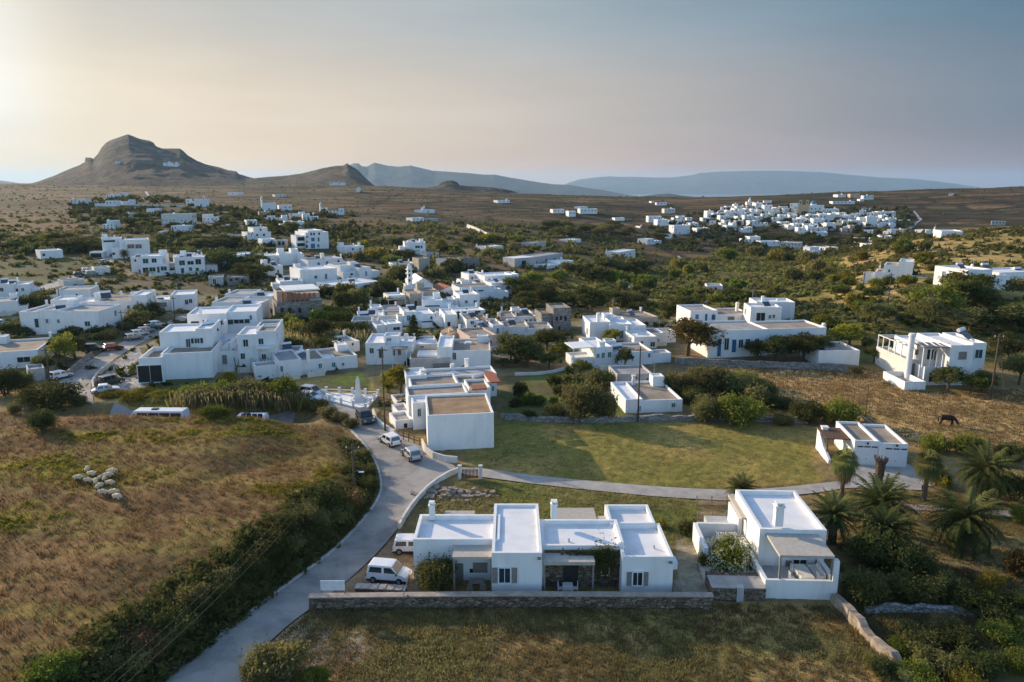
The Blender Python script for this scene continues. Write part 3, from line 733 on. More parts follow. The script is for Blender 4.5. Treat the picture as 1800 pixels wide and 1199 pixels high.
# ------------------------------------------------------------------ foliage meshes
def leaf_quads(P, Nrm, size, var, aspect=1.6, jit=.9, rs=NR):
    """one small kite per point; returns V, F, per-vertex var"""
    n = len(P)
    d = Nrm + jit * rs.normal(size=(n, 3)); d /= np.linalg.norm(d, axis=1, keepdims=True) + 1e-9
    a = np.cross(d, rs.normal(size=(n, 3))); a /= np.linalg.norm(a, axis=1, keepdims=True) + 1e-9
    b = np.cross(d, a)
    s = (size * rs.uniform(.6, 1.35, n))[:, None]
    V = np.stack([P - a * s * aspect, P - b * s * .62, P + a * s * aspect, P + b * s * .62], 1).reshape(-1, 3)
    F = np.arange(4 * n).reshape(n, 4)
    return V, F, np.repeat(var, 4)

def leaf_mesh(name, V, F, var, m):
    me = np_mesh(name, V, F, m)
    at = me.attributes.new('leafvar', 'FLOAT', 'POINT'); at.data.foreach_set('value', np.asarray(var, np.float32))
    return me

def crown_pts(n, lobes, rs, shell=.55):
    """points spread through lobes (cx,cy,cz,r,squash)"""
    w = np.array([l[3] ** 2 for l in lobes]); w = w / w.sum()
    k = rs.choice(len(lobes), n, p=w)
    L = np.array(lobes)[k]
    d = rs.normal(size=(n, 3)); d /= np.linalg.norm(d, axis=1, keepdims=True)
    r = (shell + (1 - shell) * rs.uniform(0, 1, n)) * (1 + .12 * rs.normal(size=n))
    r = np.where(rs.uniform(0, 1, n) < .2, r * rs.uniform(.3, 1, n), r)
    P = L[:, :3] + d * (L[:, 3] * r)[:, None] * np.stack([np.ones(n), np.ones(n), L[:, 4]], 1)
    lv = np.array([rs.uniform(0, 1) for _ in lobes])[k]
    return P, d, np.clip(.62 * lv + .5 * rs.uniform(0, 1, n) - .05, 0, 1)

def bush_mesh(name, seed, n=900, size=.075, flat=.75, nl=14, spread=.62, m=None, sprig=0):
    """unit bush: footprint radius about 1, base at z=0, height about flat*1.3"""
    rs = np.random.RandomState(seed)
    lobes = [(0, 0, flat * .55, .62, flat)]
    for i in range(nl):
        a = rs.uniform(0, 6.283); r = spread * math.sqrt(rs.uniform(.1, 1)); h = rs.uniform(.2, 1)
        lobes.append((r * math.cos(a), r * math.sin(a), flat * (.22 + .75 * h * (1 - r * r * .7)), rs.uniform(.20, .40), rs.uniform(.7, 1)))
    P, d, var = crown_pts(n, lobes, rs)
    if sprig:
        t = rs.uniform(0, 1, sprig); k = rs.randint(0, n, sprig)
        P = np.concatenate([P, P[k] + d[k] * (t * .22)[:, None] + np.array([0, 0, .05])]); d = np.concatenate([d, d[k]]); var = np.concatenate([var, var[k]])
    P[:, 2] = np.maximum(P[:, 2], rs.uniform(-.05, .12, len(P)))
    V, F, vv = leaf_quads(P, d, size, var, rs=rs)
    return leaf_mesh(name, V, F, vv, m)

def tree_mesh(name, seed, n=1400, size=.06, m=None, tall=1.0, nl=18):
    """unit tree crown: centre (0,0,1), radius about 1"""
    rs = np.random.RandomState(seed)
    lobes = [(0, 0, 1, .55, .9)]
    for i in range(nl):
        v = rs.normal(size=3); v /= np.linalg.norm(v); v[2] = abs(v[2]) * 1.1 - .35
        r = rs.uniform(.45, .78)
        lobes.append((v[0] * r, v[1] * r, 1 + v[2] * r * tall, rs.uniform(.2, .38), rs.uniform(.75, 1)))
    P, d, var = crown_pts(n, lobes, rs)
    V, F, vv = leaf_quads(P, d, size, var, rs=rs)
    return leaf_mesh(name, V, F, vv, m)

def trunk_mesh(name, seed, h=1.0, r=.08):
    rs = np.random.RandomState(seed)
    b = MB()
    b.tube([(0, 0, -.3), (.02, .01, h * .3), (.05, -.03, h * .65), (.02, .02, h)], [r * 1.25, r, r * .8, r * .5], 7)
    for i in range(5):
        a = rs.uniform(0, 6.28); z0 = h * rs.uniform(.4, .8)
        b.tube([(.03, 0, z0), (.3 * math.cos(a), .3 * math.sin(a), z0 + .28), (.55 * math.cos(a), .55 * math.sin(a), z0 + .5)], [r * .55, r * .35, r * .15], 5)
    me = bpy.data.meshes.new(name); me.from_pydata(b.v, [], b.f); me.materials.append(M['trunk']); me.update()
    return me

BUSH = {}
def bushset(key, m, flat=.75, k=3, n=900, size=.075, **kw):
    BUSH[key] = [bush_mesh('bush_' + key, 100 + 7 * i + len(BUSH) * 31, n, size, flat, m=M[m], **kw) for i in range(k)]
bushset('dark', 'lf_dark'); bushset('olive', 'lf_olive'); bushset('green', 'lf_green'); bushset('yellow', 'lf_yellow', k=2); bushset('brown', 'lf_brown', k=2)
bushset('darkbig', 'lf_dark', n=4200, size=.034, nl=24, sprig=500); bushset('olivebig', 'lf_olive', n=4200, size=.034, nl=24, sprig=500)
bushset('greenbig', 'lf_green', n=4200, size=.034, nl=24, sprig=500); bushset('yellowbig', 'lf_yellow', k=2, n=3600, size=.036, nl=22, sprig=500)
bushset('drybig', 'lf_dry', k=2, n=2600, size=.032, flat=.6, nl=22, sprig=700)
TREE = {}
def treeset(key, m, k=3, n=1500, size=.058, **kw):
    TREE[key] = [tree_mesh('crown_' + key, 300 + 11 * i + len(TREE) * 37, n, size, M[m], **kw) for i in range(k)]
treeset('dark', 'lf_dark'); treeset('olive', 'lf_olive'); treeset('green', 'lf_green'); treeset('yellow', 'lf_yellow', k=2); treeset('brown', 'lf_brown', k=2, n=2800, size=.042)
treeset('olivebig', 'lf_olive', n=3200, size=.042, nl=26); treeset('darkbig', 'lf_dark', n=3200, size=.042, nl=26)
TRUNK = [trunk_mesh('trunk', 500 + i) for i in range(3)]
STEM = []
for i in range(3):
    rs = random.Random(700 + i); b = MB()
    for k in range(7):
        a = rs.uniform(0, 6.28); q = rs.uniform(.25, .5)
        b.tube([(.04 * math.cos(a), .04 * math.sin(a), -.1), (q * .5 * math.cos(a), q * .5 * math.sin(a), .25), (q * math.cos(a), q * math.sin(a), .55)], [.035, .025, .01], 5)
    me = bpy.data.meshes.new('stem'); me.from_pydata(b.v, [], b.f); me.materials.append(M['trunk']); me.update(); STEM.append(me)

def child(name, me, parent, loc=(0, 0, 0), sc=(1, 1, 1), rz=0):
    o = bpy.data.objects.new(name, me); o.parent = parent; o.location = loc; o.scale = sc; o.rotation_euler = (0, 0, rz)
    return link(o)

def bush(p, w, h, key, label, group=None, name='bush', parts=True, cat='bush'):
    """w, h metres"""
    me = RNG.choice(BUSH[key]); rz = RNG.uniform(0, 6.28)
    sc = (w / 2 * RNG.uniform(.9, 1.1), w / 2 * RNG.uniform(.9, 1.1), h / 1.0)
    if parts:
        r = empty(name, p, label, cat, group); r.rotation_euler = (0, 0, rz)
        child('foliage', me, r, (0, 0, 0), sc)
        child('stem', RNG.choice(STEM), r, (0, 0, 0), sc)
        return r
    o = bpy.data.objects.new(name, me); o.location = p; o.scale = sc; o.rotation_euler = (0, 0, rz)
    return tag(link(o), label, cat, group)

def tree(p, w, h, key, label, group=None, name='tree', cat='tree'):
    r = empty(name, p, label, cat, group); r.rotation_euler = (0, 0, RNG.uniform(0, 6.28))
    R = w / 2; ch = h * .485          # crown half-height
    child('crown', RNG.choice(TREE[key]), r, (0, 0, h - 2 * ch), (R, R, ch))
    child('trunk', RNG.choice(TRUNK), r, (0, 0, 0), (max(R * .7, .5), max(R * .7, .5), h * .6))
    return r

def pbush(px, py, wpx, hpx, key, label, group=None, parts=True, name='bush', cat='bush'):
    p = G(px, py); k = ppm(p); d = Vector(ray(px, py)); d.z = 0; d.normalize()
    w = wpx / k
    p = p + d * w * .3; p.z = float(H(p.x, p.y)[0]) - .05
    return bush(p, w, max(hpx / k * .95, .3), key, label, group, name, parts, cat)

def ptree(px, py, wpx, hpx, key, label, group=None, name='tree', cat='tree'):
    p = G(px, py); k = ppm(p); d = Vector(ray(px, py)); d.z = 0; d.normalize()
    w = wpx / k * 1.22; hpx *= 1.1
    p = p + d * w * .22; p.z = float(H(p.x, p.y)[0]) - .05
    return tree(p, w, max(hpx / k * .98, 1.0), key, label, group, name, cat)

# ------------------------------------------------------------------ palms
def frond_geo(L, n, lw, lift, droop, az, fan=False, rs=NR):
    """a drooping pinnate frond: curved rib with paired leaflets; returns V (m,3), F quads, var"""
    t = np.linspace(.08, 1, n)
    r = L * t
    ang = lift - droop * t ** 1.4
    dx = np.cumsum(np.cos(ang)) * L / n; dz = np.cumsum(np.sin(ang)) * L / n
    ca, sa = math.cos(az), math.sin(az)
    base = np.stack([dx * ca, dx * sa, dz], 1)
    tang = np.stack([np.cos(ang) * ca, np.cos(ang) * sa, np.sin(ang)], 1)
    side = np.array([-sa, ca, 0.0])
    up = np.cross(tang, np.tile(side, (n, 1)))
    ll = lw * np.sin(np.pi * np.clip(t * .86 + .1, 0, 1)) ** .7
    V = []; F = []; c = 0
    for sgn in (-1, 1):
        dirn = side * sgn * .82 + tang * .55 + up * (-.12) + np.array([0, 0, -.22]) + rs.normal(size=(n, 3)) * .08
        dirn /= np.linalg.norm(dirn, axis=1, keepdims=True)
        tip = base + dirn * ll[:, None]
        hw = tang * (L / n * .5)
        q = np.stack([base - hw, base + hw, tip + hw * .15, tip - hw * .15], 1).reshape(-1, 3)
        V.append(q); F.append(np.arange(4 * n).reshape(n, 4) + c); c += 4 * n
    # the rib
    w = side * .03 * L / 2.5
    rb = np.concatenate([base - w, base + w])
    V.append(rb); F.append(np.stack([np.arange(n - 1), np.arange(1, n), np.arange(1, n) + n, np.arange(n - 1) + n], 1) + c)
    V = np.concatenate(V); F = np.concatenate(F)
    return V, F

def date_palm_mesh(name, seed, m, nf=72, L=1.0, lo=-.5, hi=1.35, droop=1.35, n=26, lw=.2):
    rs = np.random.RandomState(seed); VV = []; FF = []; vv = []; c = 0
    for i in range(nf):
        q = (i + .5) / nf
        lift = hi + (lo - hi) * q ** .85 + rs.normal() * .08
        az = i * 2.39996 + rs.normal() * .12
        V, F = frond_geo(L * rs.uniform(.85, 1.08), n, lw, lift, droop * rs.uniform(.75, 1.1) * (.7 + .4 * q), az, rs=rs)
        VV.append(V); FF.append(F + c); c += len(V); vv.append(np.full(len(V), np.clip((1 - q) * .8 + rs.uniform(-.15, .25), 0, 1)))
    return leaf_mesh(name, np.concatenate(VV), np.concatenate(FF), np.concatenate(vv), m)

def fan_palm_mesh(name, seed, m, nf=34, L=1.0, lo=-1.0, hi=1.4):
    """fan leaves on short stalks"""
    rs = np.random.RandomState(seed); V = []; F = []; var = []
    for i in range(nf):
        q = (i + .5) / nf; lift = hi + (lo - hi) * q + rs.normal() * .1; az = i * 2.39996 + rs.normal() * .15
        d = np.array([math.cos(lift) * math.cos(az), math.cos(lift) * math.sin(az), math.sin(lift)])
        s = np.array([-math.sin(az), math.cos(az), 0]); u = np.cross(d, s)
        st = L * rs.uniform(.38, .5); c0 = d * st; Rf = L * rs.uniform(.55, .72); vq = np.clip((1 - q) * .7 + rs.uniform(-.1, .3), 0, 1)
        for j in range(17):
            a = (j / 16 - .5) * 3.7
            r1 = Rf * (1 - .12 * abs(a)) * rs.uniform(.85, 1.1)
            tdir = d * math.cos(a) + s * math.sin(a)
            sag = np.array([0, 0, -.32 * r1 * (1 + rs.uniform(0, .6))])
            nrm = s * math.cos(a) - d * math.sin(a)
            k = len(V); w = .034 * L
            V += [c0 - nrm * .01, c0 + tdir * r1 * .6 - nrm * w + u * .03, c0 + tdir * r1 + sag, c0 + tdir * r1 * .6 + nrm * w + u * .03]
            F.append((k, k + 1, k + 2, k + 3)); var += [vq] * 4
        k = len(V); w = s * .015 * L
        V += [-w, w, c0 + w, c0 - w]; F.append((k, k + 1, k + 2, k + 3)); var += [vq] * 4
    return leaf_mesh(name, V, F, var, m)

def palm_trunk(o, base, h, r0, r1, seed=1, rings=None):
    rs = random.Random(seed); b = MB(o); n = rings or max(6, int(h / .18))
    for i in range(n):
        z0 = -.4 + (h + .4) * i / n; z1 = -.4 + (h + .4) * (i + 1) / n; q = (i + .5) / n
        r = r0 + (r1 - r0) * q
        B = Vector(base)
        b.tube([B + Vector((0, 0, z0)), B + Vector((0, 0, z1))], [r * .9, r * 1.12 * rs.uniform(.95, 1.06)], 10)
    return b

PALMS = dict(date=[date_palm_mesh('date_crown', 41 + i, M['lf_palm']) for i in range(3)],
             young=[date_palm_mesh('palm_crown', 51 + i, M['lf_palm'], nf=58, hi=1.45, lo=-.15, droop=1.05) for i in range(2)],
             fan=[fan_palm_mesh('fan_crown', 61 + i, M['lf_fan']) for i in range(2)],
             husk=[date_palm_mesh('dead_fronds', 77, M['lf_dead'], nf=18, lo=-1.35, hi=-.55, droop=.9)],
             dead=[fan_palm_mesh('dead_skirt', 71, M['lf_dead'], nf=26, lo=-1.5, hi=-.9)])
def palm(px, pyb, pyc, wpx, kind, label, name, r0=.3, group=None, skirt=False, rz=0):
    """pyb: foot of trunk, pyc: heart of crown in the photo, wpx: spread"""
    p = G(px, pyb); k = ppm(p); h = (pyb - pyc) / k / .93
    r = empty(name, p, label, 'palm tree', group); r.rotation_euler = (0, 0, rz)
    palm_trunk(p, p, h, r0, r0 * .8, int(px)).build('trunk', M['palmtrunk'], r, smooth=False)
    R = wpx / k / 2
    child('crown', PALMS[kind][int(px) % len(PALMS[kind])], r, (0, 0, h), (R * .95, R * .95, R * .95))
    if kind != 'fan' and r0 >= .4: child('dead_fronds', PALMS['husk'][0], r, (0, 0, h - .1), (R * .62, R * .62, R * .7), px)
    if skirt: child('dead_fronds', PALMS['dead'][0], r, (0, 0, h), (R * .8, R * .8, R * 1.15))
    return r
# ------------------------------------------------------------------ buildings
STY = {'w': ('frame', 'glass'), 'k': ('frame', 'dark'), 'b': ('frame', 'blue'), 't': ('frame', 'teal'), 'g': ('frame', 'green'), 'r': ('frame', 'wood'), 'o': (None, 'dark'), 'n': ('greywood', 'greywood')}
class House:
    def __init__(s, name, label, cat, front, wall='white', roof='roofwhite', group=None, found=1.2, basez=None, front3=None):
        s.wallm, s.roofm = wall, roof
        if front3: A, B = Vector(front3[0]), Vector(front3[1])
        else:
            A, B = G(front[0], front[1]), G(front[2], front[3])
            if max(A.y, B.y) > 1.12 * min(A.y, B.y) and max(A.y, B.y) > 170:
                y = max(A.y, B.y); A, B = aty(front[0], front[1], y), aty(front[2], front[3], y)
        s.z0 = min(A.z, B.z) if basez is None else basez
        A.z = B.z = s.z0
        s.A, s.B = A, B
        s.u = (B - A).normalized(); s.n = Vector((-s.u.y, s.u.x, 0))
        if s.n.y < 0: s.n = -s.n
        s.w = (B - A).length; s.k = ppm((A + B) / 2)
        s.found = found
        c = (A + B) / 2
        s.root = empty(name, c, label, cat, group)
        s.c = c
        s.walls = MB(c); s.roofs = {}; s.other = {}
        s.blocks = []; s.nb = 0; s.rl = []; s.nch = 0; s.auto = front3 is None
    def P(s, u, v, z): return s.A + s.u * u + s.n * v + Vector((0, 0, z))
    def hit(s, px, py, v):
        """photo pixel onto the vertical plane v metres behind the front; (u, z)"""
        d = Vector(ray(px, py)); o = Vector((0, 0, CAMZ))
        q = s.A + s.n * v
        t = (q - o).dot(s.n) / d.dot(s.n)
        p = o + d * t - s.A
        return p.dot(s.u), p.z
    def side(s, px, py, u):
        d = Vector(ray(px, py)); o = Vector((0, 0, CAMZ)); q = s.A + s.u * u
        t = (q - o).dot(s.u) / d.dot(s.u); p = o + d * t - s.A
        return p.dot(s.n), p.z
    def wm(s, key=None):
        key = key or s.wallm
        if key == s.wallm: return s.walls
        return s.other.setdefault(key, MB(s.c))
    def blk(s, u0, u1, v0, v1, z1, zb=None, para=.35, pw=.22, roof=None, wall=None, nofront=False):
        e = .004 * s.nb; s.nb += 1
        u0 += e; u1 += e; v0 += e; v1 -= e; z1 += e
        zb = -s.found if zb is None else zb
        pw = min(pw, (u1 - u0) * .2, (v1 - v0) * .2)
        P = s.P; w = s.wm(wall)
        o = [(u0, v0), (u1, v0), (u1, v1), (u0, v1)]
        i = [(u0 + pw, v0 + pw), (u1 - pw, v0 + pw), (u1 - pw, v1 - pw), (u0 + pw, v1 - pw)]
        zr = z1 - para
        vs = [P(*q, zb) for q in o] + [P(*q, z1) for q in o] + [P(*q, z1) for q in i] + [P(*q, zr) for q in i]
        fs = []
        for a in range(4):
            b_ = (a + 1) % 4
            fs += [(a, b_, 4 + b_, 4 + a), (4 + a, 4 + b_, 8 + b_, 8 + a), (8 + a, 8 + b_, 12 + b_, 12 + a)]
        fs.append((3, 2, 1, 0))
        w.add(vs, fs)
        r = MB(s.c); r.quad(*[P(*q, zr) for q in i]); s.rl.append((roof or s.roofm, r))
        s.blocks.append((u0, u1, v0, v1, z1))
        return s
    def pb(s, pxL, pxR, ytop, v0=0, v1=8, **kw):
        u0, z0 = s.hit(pxL, ytop, v0); u1, z1 = s.hit(pxR, ytop, v0)
        yb = kw.pop('yb', None)
        if yb: kw['zb'] = s.hit(pxL, yb, v0)[1]
        return s.blk(u0, u1, v0, v1, max((z0 + z1) / 2, .5), **kw)
    def slab(s, pxL, pxR, ytop, v0, v1, th=.18, m='canopy', part='canopy', posts=True, floor=0, pm='frame', nz=None):
        u0, z = s.hit(pxL, ytop, v0); u1, z2 = s.hit(pxR, ytop, v0)
        z = (z + z2) / 2 if nz is None else nz
        b = MB(s.c); b.box(s.P((u0 + u1) / 2, (v0 + v1) / 2, z - th / 2), (u1 - u0, v1 - v0, th), s.u, s.n)
        b.build(part, M[m], s.root)
        if posts:
            for uu in (u0 + .12, u1 - .12):
                pbm = MB(s.c); pbm.bar(s.P(uu, v0 + .12, floor - .1), s.P(uu, v0 + .12, z - th), .14); pbm.build('post', M[pm], s.root)
        return s
    def win(s, px, py, w, h, v=0, sty='w', shut=None, label=None, side=None, arch=False):
        """w, h in photo pixels; side = ('L'|'R', block index) puts it on an end wall"""
        if side:
            u = s.blocks[side[1]][0 if side[0] == 'L' else 1]
            vv, z = s.side(px, py, u)
            out = -s.u if side[0] == 'L' else s.u
            c = s.P(u, vv, z); ax = s.n
            wm_, hm = w / s.k, h / s.k
        else:
            u, z = s.hit(px, py, v); out = -s.n; c = s.P(u, v, z); ax = s.u
            wm_, hm = w / s.k, h / s.k
        hm /= .97
        fr, pn = STY[sty]
        up = Vector((0, 0, 1))
        door = sty in 'btgrk' and hm > wm_ * 1.45 and hm > 1.7
        nm = 'door' if door else 'window'
        tiny = w * h < 18
        if tiny or fr is None:
            b = MB(s.c); b.box(c + out * .03, (wm_, hm, .08), ax, up, out); o = b.build(nm if fr else 'opening', M[pn], s.root)
        else:
            b = MB(s.c); t = min(.12, wm_ * .14); D = .16
            b.box(c + ax * (wm_ / 2 + t / 2) + out * (D / 2 - .04), (t, hm + 2 * t, D), ax, up, out)
            b.box(c - ax * (wm_ / 2 + t / 2) + out * (D / 2 - .04), (t, hm + 2 * t, D), ax, up, out)
            b.box(c + up * (hm / 2 + t / 2) + out * (D / 2 - .04), (wm_, t, D), ax, up, out)
            if not door: b.box(c - up * (hm / 2 + t / 2) + out * (.06), (wm_ + 2 * t, t, .22), ax, up, out)
            if not door: b.box(c + out * .05, (.05, hm, .05), ax, up, out)
            o = b.build(nm, M[fr], s.root)
            b = MB(s.c); b.box(c + out * .015, (wm_, hm, .05), ax, up, out)
            b.build('leaf' if door else 'pane', M[pn], o)
        if shut:
            for sg in (-1, 1):
                b = MB(s.c); b.box(c + ax * sg * (wm_ * .5 + wm_ * .28 + .1) + out * .06, (wm_ * .52, hm * 1.04, .06), ax, up, out)
                for q in range(5): b.box(c + ax * sg * (wm_ * .5 + wm_ * .28 + .1) + out * .095 + up * (hm * (q - 2) * .18), (wm_ * .42, hm * .06, .03), ax, up, out)
                b.build('shutter', M[shut], s.root)
        if label: o['label'] = label
        return s
    def chim(s, px, ytop, v, h=1.2, w=.5, pot=True, m='white'):
        s.nch += 1
        u, z = s.hit(px, ytop, v)
        b = MB(s.c)
        b.box(s.P(u, v, z - h / 2 - .12), (w, w, h), s.u, s.n)
        b.box(s.P(u, v, z - .08), (w * 1.25, w * 1.25, .1), s.u, s.n)
        if pot:
            b.box(s.P(u - w * .3, v, z + .08), (w * .18, w * .8, .22), s.u, s.n); b.box(s.P(u + w * .3, v, z + .08), (w * .18, w * .8, .22), s.u, s.n)
            b.box(s.P(u, v, z + .22), (w * 1.0, w * 1.0, .07), s.u, s.n)
        b.build('chimney', M[m], s.root)
        return s
    def solar(s, px, py, v, ang=0, sc=1.0):
        """roof water heater: tilted panel and a lying tank on a frame; px,py = its top"""
        u, z = s.hit(px, py, v); z -= 1.35 * sc
        c = s.P(u, v, z); ax = Vector((math.cos(ang), math.sin(ang), 0)); ay = Vector((-math.sin(ang), math.cos(ang), 0))
        fr = MB(s.c)
        for q in (-.8, .8):
            fr.bar(c + ax * q * sc + ay * .5 * sc - Vector((0, 0, .3)), c + ax * q * sc + ay * .5 * sc + Vector((0, 0, 1.05 * sc)), .06)
            fr.bar(c + ax * q * sc - ay * .9 * sc - Vector((0, 0, .3)), c + ax * q * sc + ay * .5 * sc + Vector((0, 0, 1.0 * sc)), .06)
        fr.bar(c - ax * .8 * sc + ay * .5 * sc + Vector((0, 0, .9 * sc)), c + ax * .8 * sc + ay * .5 * sc + Vector((0, 0, .9 * sc)), .06)
        o = fr.build('water_heater', M['metal'], s.root)
        t = MB(s.c); t.tube([c - ax * 1.05 * sc + ay * .55 * sc + Vector((0, 0, 1.15 * sc)), c + ax * 1.05 * sc + ay * .55 * sc + Vector((0, 0, 1.15 * sc))], .28 * sc, 12); t.build('tank', M['tank'], o, smooth=False)
        a = (-ay * 1.4 + Vector((0, 0, -1.0))).normalized(); nn = ax.cross(a)
        p = MB(s.c); p.box(c - ay * .2 * sc + Vector((0, 0, .5 * sc)), (1.9 * sc, 1.75 * sc, .09), ax, a, nn); p.build('panel', M['panel'], o)
        return s
    def wall(s, a, b, h, th=.25, m=None, zb=None):
        """free-standing wall piece joined to the house between two photo points on the ground"""
        A, B = G(*a), G(*b)
        w = s.wm(m); d = (B - A); L = d.length; d.normalize(); z0 = min(A.z, B.z) - .5
        w.box((A + B) / 2 + Vector((0, 0, (h - .5) / 2 + (z0 + .5 - (A.z + B.z) / 2))), (L, th, h + .5), Vector((d.x, d.y, 0)).normalized(), Vector((-d.y, d.x, 0)).normalized())
        return s
    def extras(s):
        rs = random.Random(int(s.c.x * 31 + s.c.y * 17)); left = s.c.x < 0
        nm = s.root.name.split('.')[0]
        if nm not in ('white_house', 'old_house', 'tiled_house') or s.k < 2.2: return
        sty = rs.choice('kkgbw')
        for i, (u0, u1, v0, v1, z1) in enumerate(list(s.blocks)):
            if z1 < 2.3 or v1 - v0 < 4: continue
            e = u1 if left else u0
            if any(j != i and b[0] < e + (.3 if left else -.3) < b[1] and b[2] < (v0 + v1) / 2 < b[3] for j, b in enumerate(s.blocks)): continue
            for vv in ((v0 * .7 + v1 * .3), (v0 * .3 + v1 * .7)):
                for zz in ([1.5] if z1 < 5 else [1.5, z1 - 1.7]):
                    if rs.random() < .6:
                        p = s.P(e, vv, zz); px, py, _ = project(p.x, p.y, p.z)
                        s.win(px, py, .8 * s.k, 1.15 * s.k, 0, sty, side=('R' if left else 'L', i))
        for (u0, u1, v0, v1, z1) in list(s.blocks)[:3]:
            a = (u1 - u0) * (v1 - v0)
            if 4.2 < s.k < 10.5 and rs.random() < .55 and z1 > 2.4:
                d = rs.uniform(2, 4); q = rs.random() < .5; va = v0 + rs.uniform(.5, 2)
                s.blk(u1 if q else u0 - d, u1 + d if q else u0, va, va + rs.uniform(3, 5), rs.uniform(1.9, 2.7), roof=rs.choice(('rooftan', 'roofgrey', 'roofwhite')), para=.2)
                if rs.random() < .6: s.wm('offwhite').box(s.P((u0 + u1) / 2, v0 - 2.2, .2), ((u1 - u0) * rs.uniform(.5, 1), .22, 1.6), s.u, s.n)
            if s.k > 4 and a > 40 and rs.random() < .45 and v1 - v0 > 6:
                w = rs.uniform(1.6, 2.4); uu = rs.choice((u0 + .3, u1 - w - .3)); s.blk(uu, uu + w, v1 - rs.uniform(2.2, 3.2), v1 - .25, z1 + rs.uniform(.9, 1.7), zb=z1 - .5, para=.12)
        if s.k > 3.6 and rs.random() < .4 and s.blocks:
            u0, u1, v0, v1, z1 = s.blocks[-1 if rs.random() < .3 else 0]
            if v1 - v0 > 4: p = s.P((u0 + u1) / 2 + rs.uniform(-1, 1), (v0 + v1) / 2, z1 + 1.1); px, py, _ = project(p.x, p.y, p.z); s.solar(px, py, (v0 + v1) / 2, rs.uniform(.2, 1), .9)
        if s.k > 3.6 and rs.random() < .5 and s.blocks:
            u0, u1, v0, v1, z1 = rs.choice(s.blocks); p = s.P(u0 + .6, v1 - .6, z1); b = MB(s.c); b.bar(p - Vector((0, 0, .4)), p + Vector((0, 0, 2.2)), .05)
            for q in (1.5, 1.8, 2.1): b.bar(p + Vector((-.5, 0, q)), p + Vector((.5, .2, q)), .035)
            b.build('aerial', M['metal'], s.root)
        if s.nch == 0 and s.k > 3.2:
            u0, u1, v0, v1, z1 = s.blocks[0]; u = rs.choice((u0 + .5, u1 - .5)); w = .42; b = MB(s.c); q = z1 + rs.uniform(.7, 1.1)
            b.box(s.P(u, v1 - .5, (q + z1) / 2 - .2), (w, w, q - z1 + .4), s.u, s.n); b.box(s.P(u, v1 - .5, q + .05), (w * 1.3, w * 1.3, .1), s.u, s.n); b.build('chimney', M['white'], s.root)
    def done(s):
        if s.auto: s.extras()
        for k, b in s.rl: b.build('roof', M[k], s.root)
        if s.walls.v: s.walls.build('wall', M[s.wallm], s.root, bevel=0)
        for k, b in s.other.items(): b.build('wall', M[k], s.root)
        for k, b in s.roofs.items(): b.build('roof', M[k], s.root)
        return s.root
    def gable(s, pxL, pxR, yeave, yridge, v0, v1, roof='rooftan', wall=None, over=.15):
        """block with a low pitched roof, gable to the front"""
        u0, ze = s.hit(pxL, yeave, v0); u1, _ = s.hit(pxR, yeave, v0); um = (u0 + u1) / 2
        _, zr = s.hit((pxL + pxR) / 2, yridge, v0)
        P = s.P; zb = -s.found; w = s.wm(wall)
        w.add([P(u0, v0, zb), P(u1, v0, zb), P(u1, v0, ze), P(um, v0, zr), P(u0, v0, ze), P(u0, v1, zb), P(u1, v1, zb), P(u1, v1, ze), P(um, v1, zr), P(u0, v1, ze)],
              [(0, 1, 2, 3, 4), (9, 8, 7, 6, 5), (1, 6, 7, 2), (5, 0, 4, 9)])
        r = s.roofs.setdefault(roof, MB(s.c)); o = over; t = .12
        for a, b_ in ((u0 - o, um), (u1 + o, um)):
            za = ze - o * (zr - ze) / (um - u0)
            r.hexa([P(a, v0 - o, za), P(b_, v0 - o, zr), P(b_, v1 + o, zr), P(a, v1 + o, za), P(a, v0 - o, za + t), P(b_, v0 - o, zr + t), P(b_, v1 + o, zr + t), P(a, v1 + o, za + t)])
        s.blocks.append((u0, u1, v0, v1, ze))
        return s

def HS(label, front, blocks, wins=(), name='white_house', cat='house', wall='white', roof='roofwhite', group=None, chims=(), solars=(), slabs=(), gables=(), **kw):
    """compact house: blocks (pxL,pxR,ytop,v0,v1[,opts]); wins (px,py,w,h,v,sty[,opts])"""
    h = House(name, label, cat, front, wall, roof, group, **kw)
    for b in blocks: h.pb(*b[:5], **(b[5] if len(b) > 5 else {}))
    for g in gables: h.gable(*g[:6], **(g[6] if len(g) > 6 else {}))
    for w in wins: h.win(*w[:6], **(w[6] if len(w) > 6 else {}))
    for c in chims: h.chim(*c)
    for c in solars: h.solar(*c)
    for c in slabs: h.slab(*c[:5], **(c[5] if len(c) > 5 else {}))
    h.done()
    return h
